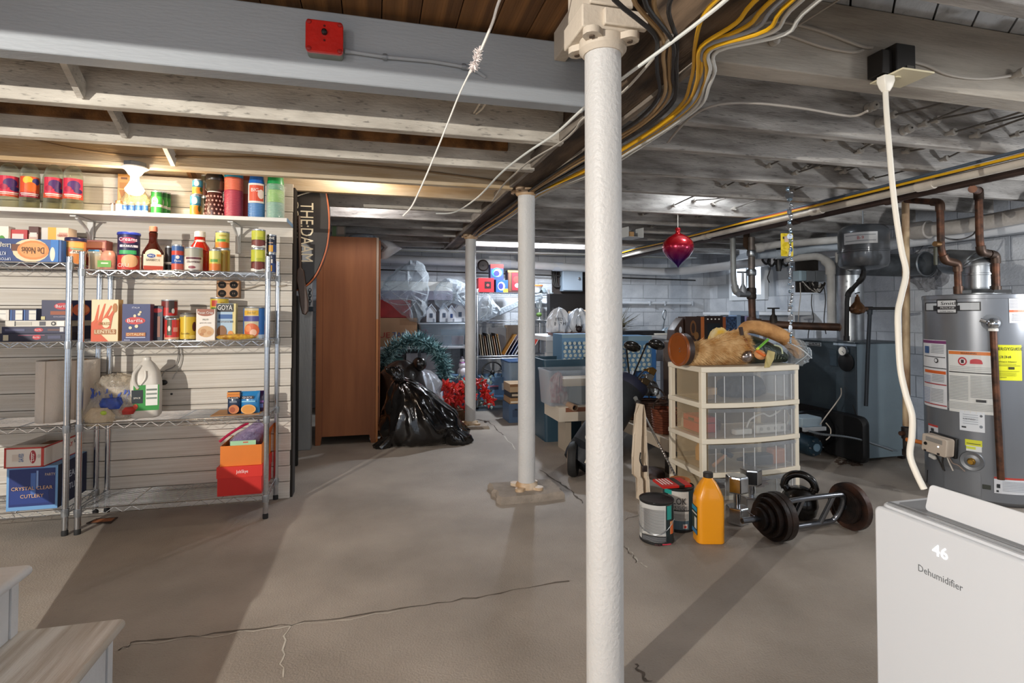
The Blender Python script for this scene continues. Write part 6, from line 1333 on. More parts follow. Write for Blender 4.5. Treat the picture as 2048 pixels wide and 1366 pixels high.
# wardrobe and the passage on the left
CB0 = onz(630, 892); CYY = CB0.y; cx0 = CB0.x; cx1 = xat(756, CYY, .5); CHH = zat(473, cx0 + .2, CYY)
t = thing('wardrobe', 'tall brown wooden wardrobe seen from its plain side, on cut out feet', 'wardrobe', (cx0, CYY, 0))
CW = M('#9c6038', .6, 0, .16, 2.2, .05, 30, 0, (5, 5, .5), '#89512e'); w = cx1 - cx0
MB().prism([(0, 0), (.045, 0), (.055, .075), (w - .075, .075), (w - .06, 0), (w - .022, 0), (w - .022, CHH), (0, CHH)], 0, .022).obj('side_panel', CW, t, False, bevel=.002)
MB().box(0, w, .022, .9, .08, CHH).obj('carcass', CW, t, False)
MB().box(w - .02, w, -.006, .022, 0, CHH * .6).obj('front_edge', M('#c07a3e', .4), t, False, label='lighter varnished front edge')
MB().box(w - .02, w, -.004, .022, CHH * .6, CHH).obj('front_edge', M('#b9a08c', .4), t, False)
MB().box(.055, .06, -.0012, 0, .08, CHH).obj('groove', M('#7e4526', .5), t, False)
for z in (.45, 1.3): MB().box(w, w + .006, .03, .06, z, z + .06).obj('hinge', BLACK, t, False)
MB().box(w + .001, w + .018, .03, .87, .1, CHH - .02).obj('door', CW, t, bevel=.002)
p = CHH + .001
xa = xat(664, CYY + .3, p); xb = xat(690, CYY + .3, p)
carton('storage_carton', 'faded green and white carton lying on top of the brown wardrobe', (xa + xb) / 2, CYY + .25, p, xb - xa, .2, zat(440, xa, CYY + .25) - p, '#a8a292', [('r', -.3, .5, .3, .7, '#7f9a6c'), ('r', .2, .5, .5, .4, '#c9b3a0')])
xa = xat(694, CYY + .1, p); xb = xat(757, CYY + .1, p)
t = thing('plastic_package', 'silvery clear plastic package on the wardrobe top', 'package', ((xa + xb) / 2, CYY + .2, p)); rr = random.Random(1)
MB().rings([[((xb - xa) / 2 * s * math.cos(2 * PI * j / 14) * rr.uniform(.9, 1.05), .1 * s * math.sin(2 * PI * j / 14), z) for j in range(14)] for s, z in ((1, 0), (1.02, .02), (.9, .04), (.5, .055))]).obj('package_film', CLEAR('#dfe6ee', '#b9c3cf', .5, .1, .9, 30), t)
MB().box(-(xb - xa) * .42, (xb - xa) * .4, -.07, .07, .003, .03).obj('package_contents', M('#55606c', .4), t, bevel=.004)
q0 = onY(757, 482, CYY + .3); q1 = onY(792, 505, CYY + .3)
t = thing('white_bag', 'white plastic bag hanging over the top corner of the wardrobe', 'bag', (cx1 + .005, CYY + .35, q1.z)); rr = random.Random(2)
MB().rings([[(.1 + .1 * s * math.cos(2 * PI * j / 12) * rr.uniform(.8, 1.1) + o, .08 * s * math.sin(2 * PI * j / 12), z) for j in range(12)] for s, z, o in ((.3, -.06, -.06), (.85, .0, -.02), (1, .05, .03), (.7, .1, -.03), (.3, .125, -.05))]).obj('bag_film', M('#cfd1d6', .35, 0, .1, 14, .6, 18), t)
HY_ = 3.945
def hq(x, y, Y=HY_): return onY(x, y, Y)
t = thing('board_bag', 'black board bag with orange piping and big cream letters, hanging from a joist', 'bag', (0, 0, 0))
out = [(583, 382), (655, 382), (660, 420), (661, 455), (657, 492), (648, 522), (636, 548), (622, 566), (605, 578), (588, 582), (582, 578)]
P = [hq(*o) for o in out]
poly = [(p.x, p.z) for p in P]
MB().prism(poly, HY_ - .05, HY_ + .05).obj('bag_shell', M('#211b18', .5, 0, .15, 5, .2, 10, .2), t, bevel=.02, angle=20)
MB().tube(smoothpath([hq(x - 3, y, HY_ - .048) for x, y in out[1:10]], 5), .0055, 6).obj('orange_piping', M('#b8643c', .5), t)
MB().tube(smoothpath([hq(x - 3, y - 3, HY_ + .05) for x, y in out[1:10]], 5), .005, 6).obj('edge_piping', BLACK, t)
b = MB()
c_ = hq(612, 465, HY_ - .052); b.text('THE:DAAM', .12, c_, roll=-PI / 2, width=.40, ext=.001)
b.obj('lettering', M('#e8dcc0', .6), t, False)
c_ = hq(594, 440, HY_ - .052); b = MB(); b.text('ocean', .06, c_, roll=-PI / 2, width=.25, ext=.001); b.obj('lettering', M('#d8ccb0', .6), t, False)
o = MB().tube(smoothpath([hq(622, 384, HY_ - .06), hq(598, 391, HY_ - .06), hq(584, 402, HY_ - .06), hq(582, 450, HY_ - .06), hq(582, 510, HY_ - .06), hq(587, 540, HY_ - .06), hq(580, 560, HY_ - .06), hq(572, 567, HY_ - .06)], 5), .004, 6).obj('electrical_cable', M('#cfc6b6', .6)); tag(o, 'thin white cord running down beside the black board bag', 'cord')
t = thing('wooden_paddle', 'dark brown wooden paddle hanging in front of the black board bag', 'paddle', (0, 0, 0))
sh_ = [(594, 430), (600, 430), (602, 536), (607, 540), (611, 570), (616, 605), (616, 622), (611, 630), (604, 628), (600, 612), (596, 580), (592, 560), (593, 540), (597, 534)]
MB().prism([(hq(x, y, HY_ - .09).x, hq(x, y, HY_ - .09).z) for x, y in sh_], HY_ - .085, HY_ - .055).obj('blade', M('#4a372b', .45, 0, .2, 6), t, bevel=.006)
o = MB().box(xat(588, 4.5, 1), xat(598, 4.5, 1), 4.5, 4.53, 0, 1.32).obj('dark_board', M('#15130f', .7), bevel=.01); tag(o, 'tall black board standing in the gap beside the grey post', 'board')
t = thing('chain_lock', 'dark chain with padlock hanging by the grey post', 'chain', (0, 0, 0))
for k in range(6):
 p = hq(620, 580 + 5.5 * k, 4.985); b = MB(); b.tube([(.011 * math.cos(a), 0, .016 * math.sin(a)) for a in [2 * PI * j / 10 for j in range(11)]], .003, 5); b.obj('link', M('#3a4046', .4, .7), t, loc=p, rot=(0, 0, k % 2 * PI / 2))
p = hq(622, 616, 4.985); MB().box(-.025, .02, -.01, .01, -.03, .012).obj('padlock', M('#3a4046', .4, .7), t, loc=p, bevel=.004)
c = onz(838, 893);
t = thing('rubbish_bag', 'large glossy black rubbish bag slumped on the floor beside the wardrobe', 'bag', (c.x + .04, c.y + .22, 0))
BAGM = M('#0d0b0b', .16, 0, 0, 5, .9, 7, .6)
def crumple(rings_, n, w, d, seed, amp, fr):
 out = []
 for s_, sy, z, ox in rings_:
  r = []
  for j in range(n):
   a = 2 * PI * j / n; v = Vector((math.cos(a) * fr + seed, math.sin(a) * fr, z * fr * 1.6))
   q = abs(noise.noise(v)) * 1.6 + .5 * abs(noise.noise(v * 2.3)) - .4
   r.append((w * s_ * math.cos(a) * (1 + amp * q) + ox, d * sy * math.sin(a) * (1 + amp * q), max(0, z + .35 * amp * .2 * noise.noise(v * 1.7)) if z > .01 else 0))
  out.append(r)
 return out
MB().rings(crumple([(.80, .8, .0, .02), (.96, .95, .03, .03), (1.0, 1.03, .07, .03), (.97, 1.03, .12, .02), (.93, 1.0, .17, .0), (.88, .97, .22, -.02), (.82, .93, .27, -.04), (.75, .87, .32, -.06), (.68, .8, .37, -.08), (.60, .72, .42, -.10), (.50, .62, .46, -.12), (.40, .5, .50, -.14), (.30, .38, .535, -.16), (.19, .24, .56, -.18), (.12, .16, .58, -.2), (.15, .2, .61, -.23), (.22, .2, .65, -.25), (.16, .1, .69, -.27)], 72, .38, .29, 3.1, .24, 2.6)).obj('bag_film', BAGM, t, angle=75)
MB().tube(smoothpath([(-.14, -.05, .56), (-.2, -.10, .575), (-.27, -.02, .58), (-.2, .05, .57), (-.14, 0, .56)], 4), .014, 7).obj('knot', BAGM, t)
MB().rings(crumple([(.9, .9, 0, 0), (1, 1, .02, 0), (.8, .8, .06, .04), (.4, .5, .10, .08)], 28, .07, .05, 8, .4, 3)).obj('bag_corner', BAGM, t, loc=(-.36, -.2, 0))
MB().rings(crumple([(.9, .9, 0, 0), (1, 1, .03, 0), (.9, .9, .08, -.03), (.6, .6, .14, -.08), (.2, .3, .2, -.14)], 32, .13, .11, 5, .4, 3)).obj('bag_fold', BAGM, t, loc=(.31, -.18, 0))
t = thing('rubbish_bag', 'second dull black bag with a round knot leaning behind the glossy one', 'bag', (c.x - .12, c.y + .78, 0)); rr = random.Random(41)
MB().rings([[(.26 * s * math.cos(2 * PI * j / 18) * rr.uniform(.92, 1.05), .15 * s * math.sin(2 * PI * j / 18), z) for j in range(18)] for s, z in ((.9, 0), (1, .1), (1, .4), (.8, .58), (.5, .66), (.25, .7))]).obj('bag_film', M('#1d1614', .3, 0, 0, 5, .8, 8, .4), t)
MB().ball((.18, -.03, .66), .075, 14, 9, (1, .8, 1)).obj('round_knot', M('#100d0d', .25, coat=.5), t)
t = thing('white_bag', 'crumpled white plastic bag behind the black rubbish bags', 'bag', (c.x + .06, c.y + 1.0, 0)); rr = random.Random(43)
MB().rings(crumple([(.9, .9, 0, 0), (1, 1, .1, 0), (1, 1, .25, 0), (.95, .95, .36, .02), (.85, .85, .44, .03), (.65, .65, .5, .03), (.4, .4, .54, .04), (.1, .1, .56, .03)], 56, .26, .12, 4, .5, 4)).obj('bag_film', M('#cfd6e2', .4, 0, .06, 9, .8, 14), t, angle=70)
t = thing('pink_bag', 'pink and white striped gift bag beside the wardrobe', 'bag', (xat(763, 6.0, .5), 6.0, 0))
MB().box(-.06, .09, 0, .15, 0, .42).obj('bag_body', M('#e3e4ee', .5), t, bevel=.006)
MB().add([(-.06, -.002, .60), (-.02, -.002, .60), (.085, -.002, .1), (.05, -.002, .1), (-.06, .0, .60), (-.02, .0, .60), (.085, .0, .1), (.05, .0, .1)], [(0, 3, 2, 1), (4, 5, 6, 7), (0, 1, 5, 4), (1, 2, 6, 5), (2, 3, 7, 6), (3, 0, 4, 7)]).obj('pink_ribbon', M('#d98aae', .5), t, False)
# rear storage
def rbox(name, label, cat, px0, px1, py0, py1, Y, d, col, pr=(), tx=(), side=None, group=None, mat=None, lid=None, z0=None):
 zb = zat(py1, xat((px0 + px1) / 2, Y, .8), Y) if z0 is None else z0
 xa = xat(px0, Y, zb); xb = xat(px1, Y, zb); x = (xa + xb) / 2
 zt = zat(py0, x, Y); w = xb - xa; h = zt - zb
 if mat is None: return carton(name, label, x, Y, zb, w, d, h, col, pr, tx, side=side, group=group, cat=cat)
 t = thing(name, label, cat, (x, Y + d / 2, zb), 0, group)
 def wall(s): return [(u * s, v * s) for u, v in rrect(w, d, .03)]
 MB().rings([[(u, v, 0) for u, v in wall(.9)], [(u, v, h * .93) for u, v in wall(.985)], [(u, v, h * .93) for u, v in wall(.96)], [(u, v, .006) for u, v in wall(.875)]]).obj('bin_body', mat, t)
 MB().rings([[(u, v, h * .90) for u, v in wall(1.0)], [(u, v, h * .96) for u, v in wall(1.01)], [(u, v, h * .96) for u, v in wall(.94)], [(u, v, h * .93) for u, v in wall(.94)]], True, False).obj('bin_rim', mat, t)
 if lid: MB().rings([[(u, v, h * .955) for u, v in wall(1.02)], [(u, v, h * .99) for u, v in wall(1.02)], [(u, v, h) for u, v in wall(.97)]]).obj('bin_lid', lid, t)
 prints(pr, w * .9, h, -d / 2 * .97, t)
 return t
BINC = CLEAR('#f2f6fa', '#c3d0dc', .28, .2)
RYY = 6.62
zS = zat(693, xat(850, RYY, .9), RYY); xl = xat(745, RYY, zS); xr = xat(936, RYY, zS)
t = thing('storage_rack', 'dark storage rack at the back carrying the cardboard box and clear bin', 'rack', (0, 0, 0))
MB().box(xl, xr, RYY - .02, 7.1, zS - .03, zS).obj('shelf_board', M('#b9bcc2', .6), t, bevel=.003)
xm = xat(836, RYY, .9)
for x in (xl, xm, xr - .03): MB().box(x, x + .035, RYY - .01, RYY + .03, 0, zS - .03).obj('leg', M('#22252c', .6), t, False)
for x in (xl, xr - .03): MB().box(x, x + .035, 7.0, 7.04, 0, zS - .03).obj('leg', M('#22252c', .6), t, False)
rbox('moving_box', 'tan cardboard box with red and blue letters at the back left', 'box', 750, 834, 636, 693, RYY + .02, .4, '#b98d66', [('r', .28, .85, .4, .2, '#a87c56')], [('UE', -.28, .4, .09, '#b3362c', .26), ('7ANI', .12, .4, .09, '#2a4f8c', .42)], z0=zS + .001)
zM = zat(636, xat(800, RYY, 1.1), RYY) + .002
rbox('red_box', 'bright red fabric box on the cardboard box with letters', 'box', 750, 822, 600, 636, RYY + .08, .3, '#a81f1f', z0=zM)
zR = zat(600, xat(800, RYY, 1.1), RYY) + .004
t = rbox('drawer_box', 'white topped translucent drawer box draped with a plastic bag', 'box', 750, 905, 563, 600, RYY + .12, .35, '#8f8a98', [('r', 0, .75, 1, .5, '#d8d5cf')], z0=zR)
def drape(label, pts, Y, n_, seed, op=.09, name='plastic_bag'):
 """loose clear plastic bag, drawn as an outline with folds and real depth"""
 rr = random.Random(seed); C0 = [sum(p[i] for p in pts) / len(pts) for i in (0, 1)]
 cen = onY(C0[0], C0[1], Y); t = thing(name, label, 'bag', cen)
 rs = []
 for s, off in ((1.0, .12), (1.02, .03), (.9, -.06), (.68, -.10), (.42, -.11), (.18, -.13)):
  ring = []
  dense = smoothpath([onY(x, y, Y) for x, y in pts + [pts[0]]], 5)[:-1]
  for j, p in enumerate(dense):
   q = (p - cen) * s; k = 1 + .09 * noise.noise((j * .8, s * 6, seed))
   ring.append((q.x * k, off + .05 * noise.noise((j * .55, s * 4, seed + 9)), q.z * k))
  rs.append(ring)
 MB().rings(rs).obj('bag_film', CLEAR('#f4f8fb', '#e6eef4', op, .08, 1.0, 11), t)
 b = MB()
 for k in range(n_):
  a = rs[1][rr.randrange(len(rs[1]))]; c2 = rs[4][rr.randrange(len(rs[4]))]
  b.tube(smoothpath([Vector(a) * .96, (Vector(a) + Vector(c2)) / 2 + Vector((rr.uniform(-.04, .04), -.05, rr.uniform(-.03, .03))), Vector(c2)], 4), .004, 5)
 b.obj('folds', CLEAR('#ffffff', '#eef4f8', .55, .1), t)
 return t
drape('big crumpled clear plastic bag hanging over the drawer box at the back', [(768, 565), (800, 535), (833, 522), (856, 548), (856, 600), (850, 632), (826, 643), (790, 615), (762, 590)], RYY - .06, 9, 3)
t = rbox('storage_bin', 'clear plastic bin with coloured books, its pale lid under ceramic houses', 'bin', 838, 934, 646, 692, RYY + .02, .36, '#cccccc', mat=BINC, lid=M('#cfd8e2', .35), z0=zS + .001)
zB = zS + .012
for i, (a, b_, py, col, lab) in enumerate(((866, 885, 672, '#2f4a40', 'dark green book in the clear bin'), (886, 903, 672, '#2d5f78', 'teal blue book in the clear bin beside the red one'), (904, 928, 672, '#b3291f', 'red book in the clear bin at the back'), (849, 864, 668, '#b9c0cc', 'pale folded paper at the left in the clear bin'))):
 xa = xat(a, RYY + .1, zB); xb = xat(b_, RYY + .1, zB)
 t = thing('book', lab, 'book', ((xa + xb) / 2, RYY + .17, zB)); h = zat(py, xa, RYY + .1) - zB
 MB().box(-(xb - xa) / 2, (xb - xa) / 2, -.06, .06, 0, h).obj('cover', M(col, .5), t, bevel=.002); MB().box(-(xb - xa) / 2 + .004, (xb - xa) / 2 - .004, -.0605, .055, h, h + .002).obj('pages', PAPER, t, False)
xa = xat(907, RYY + .1, zB);
t = thing('blue_roll', 'glossy blue rolled wrap lying over the books in the clear bin', 'roll', (xat(908, RYY + .15, zB), RYY + .26, zat(667, xa, RYY + .2)))
MB().lathe([(.05, -.16), (.055, -.15), (.055, .15), (.05, .16)], 16).obj('roll', M('#3f8fae', .25, coat=.4), t, rot=(0, PI / 2, 0)); MB().lathe([(.03, -.161), (.03, .161)], 12).obj('core', M('#2c5a70', .5), t, rot=(0, PI / 2, 0))
t = thing('pink_ball', 'bright pink ball in the clear bin at the back', 'ball', (xat(852, RYY + .08, zB), RYY + .27, zat(661, xa, RYY + .1) - .02)); MB().ball((0, 0, 0), .04, 16, 10).obj('ball', M('#c93a6c', .4), t); MB().lathe([(.0405, -.003), (.041, 0), (.0405, .003)], 16, cap=False).obj('seam', M('#8f2a4c', .5), t)
zH = zat(645, xat(890, RYY, 1), RYY) + .003
for a, b_, top, lab, dx in ((853, 872, 611, 'white ceramic house with an arched window, leftmost of the village', .0), (880, 898, 610, 'white ceramic house in the middle, half wrapped in plastic', .02), (897, 912, 613, 'white ceramic house with a blue window', .05), (912, 933, 606, 'tall white ceramic house at the right of the village', .08)):
 xa = xat(a, RYY + .1, zH); xb = xat(b_, RYY + .1, zH); w = xb - xa; h = zat(top, xa, RYY + .1) - zH
 t = thing('ceramic_house', lab, 'ornament', ((xa + xb) / 2, RYY + .12 + dx, zH), 0, 'ceramic village houses')
 MB().prism([(-w / 2, 0), (w / 2, 0), (w / 2, h * .66), (0, h), (-w / 2, h * .66)], 0, w * .8).obj('walls', M('#d9dade', .35, coat=.3), t, bevel=.003)
 MB().prism([(-w * .58, h * .62), (0, h * 1.03), (w * .58, h * .62), (w * .58, h * .7), (0, h * 1.12), (-w * .58, h * .7)], -.01, w * .8 + .01).obj('roof', M('#c4c7cf', .4), t, False)
 MB().prism(rrect(w * .32, h * .26, .004), -.004, .0).obj('window', M('#4a5568' if dx != .05 else '#2d4a80', .3), t, loc=(0, 0, h * .4), smooth=False)
 MB().prism(rrect(w * .2, h * .2, .003), -.003, .0).obj('door', M('#8a8f98', .4), t, loc=(w * .28, 0, h * .11), smooth=False)
drape('second crumpled clear plastic bag lying over the ceramic houses', [(868, 582), (890, 558), (915, 560), (934, 572), (936, 600), (930, 612), (905, 606), (888, 617), (872, 607)], RYY + .0, 7, 8, .12)
rbox('storage_carton', 'plain grey white carton on the floor behind the teal wreath', 'box', 812, 874, 706, 800, RYY + .1, .35, '#b3b2b8', [('r', -.1, .5, .2, .03, '#8a8a92')])
rbox('storage_carton', 'small teal green carton behind the left side of the wreath', 'box', 783, 806, 717, 800, RYY + .05, .3, '#4f7f78', [('r', 0, .6, .6, .2, '#6fa398')])
rbox('storage_bin', 'deep blue plastic bin on the floor behind the snowman', 'bin', 872, 936, 752, 812, RYY - .02, .35, '#4a6a92', mat=M('#5b7fa8', .35), lid=M('#7f9cbc', .35))
WXc = (828, 742); WY_ = 6.0
cen = onY(*WXc, WY_); mp = dpt(cen.x, cen.y) / FPX
t = thing('artificial_wreath', 'frosted teal artificial fir garland arching above the black bags', 'wreath', (cen.x, WY_, cen.z))
Rw = 57 * mp; rr = random.Random(12)
b = MB(); path = [(Rw * math.cos(a) * 1.06, 0, Rw * math.sin(a) * 1.05) for a in [PI * 1.12 - i * (PI * 1.32) / 24 for i in range(25)]]
b.tube(path, .012, 6); b.obj('wire_frame', M('#2a2420', .8), t)
bs_ = [MB(), MB()]
for k in range(2600):
 i = rr.random() * 24; p = Vector(path[int(i)]);
 d = Vector((rr.gauss(0, 1), rr.gauss(0, 1), rr.gauss(0, 1))).normalized(); base = p + d * rr.uniform(0, .03) + Vector((rr.uniform(-.02, .02), 0, rr.uniform(-.02, .02)))
 L = rr.uniform(.06, .13); d2 = (d + Vector((rr.uniform(-.5, .5), rr.uniform(-.5, .5), rr.uniform(-.5, .5)))).normalized(); s = d2.orthogonal().normalized() * .006
 tip = base + d2 * L; u = d2.cross(s).normalized() * .004; q = base + d2 * L * .5
 bs_[0 if rr.random() < .55 else 1].add([base, q + s, tip, q - s, q + u], [(0, 1, 2, 3), (0, 1, 4), (1, 2, 4), (2, 3, 4), (3, 0, 4)])
for i, b in enumerate(bs_):
 o = b.obj('needles', [M('#2c5458', .6), M('#9cc6ca', .6)][i], t, False); o['kind'] = 'stuff'
 if i: o['label'] = 'frosted pale needles'
pc = onY(925, 792, 5.95); mp = dpt(pc.x, pc.y) / FPX
t = thing('poinsettia_basket', 'basket of red artificial poinsettias with silvery green leaves', 'flowers', (pc.x, 5.95, 0))
MB().lathe([(.10, 0), (.13, .12), (.14, .14), (.12, .14)], 18).obj('basket', M('#6a4a34', .8, 0, .4, 30, .6, 50), t)
REDP = M('#d8221c', .5, 0, .2, 20); LEAFS = M('#a9b8b4', .5, 0, .4, 20, 0, 60, 0, (1, 1, 1), '#4a6a5a')
def leaf(b, o, d, n, L, w):
 s = d.cross(n).normalized() * w
 b.add([o, o + d * L * .45 + s + n * L * .05, o + d * L, o + d * L * .45 - s + n * L * .05, o + d * L * .45 + n * L * .14], [(0, 1, 4), (1, 2, 4), (2, 3, 4), (3, 0, 4), (0, 3, 2, 1)])
pm = MB()
for ring, (n, L) in enumerate(((7, .095), (6, .07), (5, .045))):
 for k in range(n):
  a = 2 * PI * k / n + ring * .4; leaf(pm, Vector((0, 0, .012 * ring)), Vector((math.cos(a), math.sin(a), .25 + .25 * ring)).normalized(), Vector((0, 0, 1)), L, L * .28)
pm = pm.mesh(REDP, False); cm = MB().ball((0, 0, .02), .013, 8, 6).mesh(M('#8a6a2c', .6))
rr = random.Random(7); FL = [(895, 797), (908, 778), (930, 770), (893, 772), (918, 800), (942, 790), (967, 785), (962, 768), (905, 812), (935, 815), (978, 800), (922, 785)]
for k, (x, y) in enumerate(FL):
 p = onY(x, y, 5.86 + .06 * (k % 3)) - Vector((pc.x, 5.95, 0))
 o = link(pm, 'flower', t, p, (PI / 2 + rr.uniform(-.6, .3), rr.uniform(-.4, .4), rr.uniform(-.6, .6))); link(cm, 'flower_centre', o)
b = MB()
for k in range(46):
 q = rr.random(); x = rr.uniform(958, 988) if q < .6 else rr.uniform(888, 955); y = rr.uniform(755, 812) if q < .6 else rr.uniform(756, 765)
 p = onY(x, y, 5.9 + rr.uniform(-.03, .1)) - Vector((pc.x, 5.95, 0)); d = Vector((rr.uniform(-.6, 1), rr.uniform(-1, .2), rr.uniform(-.7, .8))).normalized(); leaf(b, p, d, Vector((0, -.5, .8)), rr.uniform(.05, .09), .016)
o = b.obj('leaves', LEAFS, t, False); o['kind'] = 'stuff'
b = MB()
for k, (x, y) in enumerate(FL):
 p = onY(x, y, 5.9) - Vector((pc.x, 5.95, 0)); b.tube([(0, 0, .1), (p.x * .6, p.y * .6, (p.z + .1) / 2), p], .004, 5)
o = b.obj('stems', M('#3a4a34', .7), t); o['kind'] = 'stuff'
zs_ = zat(752, xat(924, 6.3, .6), 6.3)
t = thing('snowman_figure', 'small white snowman figure with lilac scarf behind the poinsettias', 'figurine', (xat(924, 6.3, zs_), 6.3, zs_))
MB().ball((0, 0, .05), .055, 14, 9).ball((0, 0, .125), .04, 14, 9).obj('snow_body', M('#e3dfe8', .5), t)
MB().ball((0, 0, .18), .028, 12, 8).obj('head', M('#e3dfe8', .5), t)
MB().lathe([(.03, .148), (.034, .155), (.028, .163)], 12).obj('scarf', M('#b06ab0', .6), t); MB().lathe([(.025, .2), (.012, .225), (.001, .23)], 12).obj('hat', M('#3a3440', .6), t)
for sgn in (-1, 1): MB().ball((sgn * .01, -.026, .186), .004, 6, 5).obj('eye', BLACK, t)
rbox('storage_box', 'slate box carrying the snowman figure', 'box', 900, 948, 753, 790, 6.25, .25, '#5f7f9f', z0=0)
RX0 = xat(955, 6.6, 1); RX1 = xat(1098, 6.6, 1)
RL = [zat(y, xat(1000, 6.6, 1), 6.6) for y in (712, 641, 585)]
wire_unit('chrome wire shelving at the back wall with detergent boxes on top', RX0, RX1, 6.6, 7.0, [.3] + RL, zat(578, RX0, 6.6))
zt = RL[2] + .0036; Y = 6.64
rbox('first_aid_box', 'bright red square box with a dark emblem on the back shelf', 'box', 957, 988, 556, 584, Y, .15, '#c22a32', [('r', .1, .5, .42, .5, '#2a1a1c'), ('e', .1, .5, .2, .2, '#b8444a')], z0=zt)
d1 = rbox('detergent_box', 'blue and yellow detergent box with white ring, lower one', 'box', 992, 1016, 560, 584, Y, .12, '#2d5a94', [('r', .3, .15, .4, .3, '#d4b23a'), ('e', -.05, .5, .6, .7, '#d8dee6'), ('e', -.1, .5, .42, .5, '#3a3f88')], z0=zt)
zz = zat(560, xat(1004, Y, zt), Y) + .002
rbox('detergent_box', 'red and blue detergent box with white ring, stacked on another', 'box', 981, 1007, 529, 560, Y + .02, .12, '#3a4a78', [('r', 0, .88, 1, .26, '#c22f2c'), ('e', 0, .48, .85, .62, '#2f7fc4'), ('e', .05, .46, .62, .5, '#e3e8ec'), ('e', -.03, .42, .45, .36, '#3a3a8c')], z0=zz)
rbox('crate', 'small dark crate under the upper detergent box', 'box', 974, 991, 561, 584, Y + .16, .12, '#3a3f48', z0=zt)
x, w, h = xat(1029, Y, zt), xat(1042, Y, zt) - xat(1015, Y, zt), zat(541, xat(1029, Y, zt), Y) - zt
t = carton('biscuit_tin', 'tall dark biscuit tin with red picture and gold lid', x, Y, zt, w, .14, h, '#4a2a28', [('r', .15, .5, .66, .8, '#8c2430'), ('e', .15, .6, .5, .3, '#d23a36'), ('e', .2, .32, .36, .2, '#c9c3d8'), ('r', -.34, .5, .2, .9, '#6a4a34'), ('r', 0, .96, 1, .08, '#b3a24c')], cat='tin')
t = thing('dark_plate', 'round dark brown plate leaning on the back wall above the red box', 'plate', (xat(966, 6.98, 1.6), 6.98, zat(531, xat(966, 6.98, 1.6), 6.98))); MB().lathe([(.06, .012), (.075, .0), (.078, .004), (.06, .018)], 20).obj('plate', M('#2c201c', .5), t, rot=(PI / 2, 0, 0)); MB().lathe([(.01, .02), (.006, .024)], 8).obj('knob', BLACK, t, rot=(PI / 2, 0, 0))
t = thing('white_bowl', 'white bowl with an orange rim on the back shelf behind the middle column', 'bowl', (xat(1076, Y, zt), Y + .1, zt)); MB().lathe([(.04, 0), (.07, .04), (.09, .1), (.08, .1), (.05, .03)], 22).obj('bowl', M('#dedcda', .35), t); MB().lathe([(.091, .085), (.092, .1), (.086, .104), (.08, .1)], 22).obj('orange_rim', M('#c06a34', .45), t)
t = thing('peaked_hat', 'grey peaked hat beside the white bowl', 'hat', (xat(1092, Y, zt), Y + .25, zt)); MB().lathe([(.09, 0), (.09, .03), (.06, .07), (.01, .085)], 18).obj('crown', M('#6f7a80', .7), t); MB().box(.05, .17, -.05, .05, .0, .01).obj('peak', M('#6f7a80', .7), t, bevel=.004)
zt = RL[1] + .0036
drape('green tinted clear plastic bag slumped on the middle back shelf', [(957, 640), (958, 610), (975, 590), (990, 605), (1003, 622), (985, 636), (968, 642)], 6.62, 5, 21, .16)
o = MB().rings([[(p.x, p.y, p.z) for p in (onY(a, b_, Y1), onY(a, b_ + 14, Y1), onY(a, b_ + 14, Y1 + .2), onY(a, b_, Y1 + .2))] for a, b_, Y1 in ((998, 618, 6.62), (1020, 608, 6.62), (1045, 596, 6.62), (1085, 585, 6.62))]).obj('bubble_wrap_roll', CLEAR('#dfe6ec', '#c6d0d8', .6, .2, .4, 40), bevel=.01); tag(o, 'roll of pale plastic sheeting slanting on the middle back shelf', 'plastic sheet')
t = thing('glass_goblet', 'tall glass goblet on the middle back shelf', 'glass', (xat(1078, 6.7, zt), 6.7, zt)); MB().lathe([(.04, 0), (.006, .01), (.006, .14), (.035, .17), (.04, .25)], 16).obj('goblet', CLEAR('#ffffff', '#e6f0f0', .25, .05), t); MB().ball((0, 0, .07), .03, 10, 7, (1.3, 1, 1)).obj('greenery', M('#5a7a34', .7, 0, .4, 30), t)
zt = RL[0] + .0036
RECS = ['#1c1a1c', '#c9b08c', '#2a2422', '#8a5a34', '#16161a', '#d8cbb0', '#241c1a', '#a86a34', '#2f2a2a', '#b8863c']
for k in range(10):
 x = xat(961 + 4.6 * k, 6.66, zt)
 t = thing('record_sleeve', f'record sleeve leaning left on the back shelf, {["dark", "tan edged", "black brown", "brown", "jet black", "cream", "dark brown", "orange brown", "charcoal", "ochre"][k]} one', 'record', (x, 6.66, zt), 0, 'records on the back shelf')
 MB().box(0, .008, 0, .28, 0, .28 - .012 * (k % 4)).obj('sleeve', M(RECS[k], .6), t, False, rot=(0, -.12 - .008 * k, 0)); MB().box(.002, .006, -.001, .0, .002, .26 - .012 * (k % 4)).obj('record_edge', M('#cfc6b8', .5), t, False, rot=(0, -.12 - .008 * k, 0))
for k, (px, col) in enumerate(((1010, '#a8742c'), (1017, '#6f6470'), (1024, '#23407c'), (1031, '#d8d8dc'), (1038, '#7a4a2a'), (1045, '#35302e'), (1060, '#b3382a'))):
 x = xat(px, 6.66, zt)
 t = thing('magazine', f'{["ochre", "grey mauve", "navy blue", "white", "brown", "black", "red"][k]} magazine leaning right on the back shelf', 'magazine', (x, 6.66, zt), 0, 'magazines on the back shelf')
 L = .30; MB().box(-.008, 0, 0, .22, 0, L).obj('cover', M(col, .4, 0, .2, 12), t, False, rot=(0, .55, 0)); MB().box(-.006, -.002, -.001, 0, .002, L - .004).obj('pages', PAPER, t, False, rot=(0, .55, 0))
rbox('file_folder', 'grey paper folder behind the leaning records', 'folder', 978, 1012, 655, 700, 6.9, .03, '#8f9298')
rbox('moving_box', 'flat tan carton behind the records on the back shelf', 'box', 1010, 1060, 650, 705, 6.93, .04, '#b3a08c')
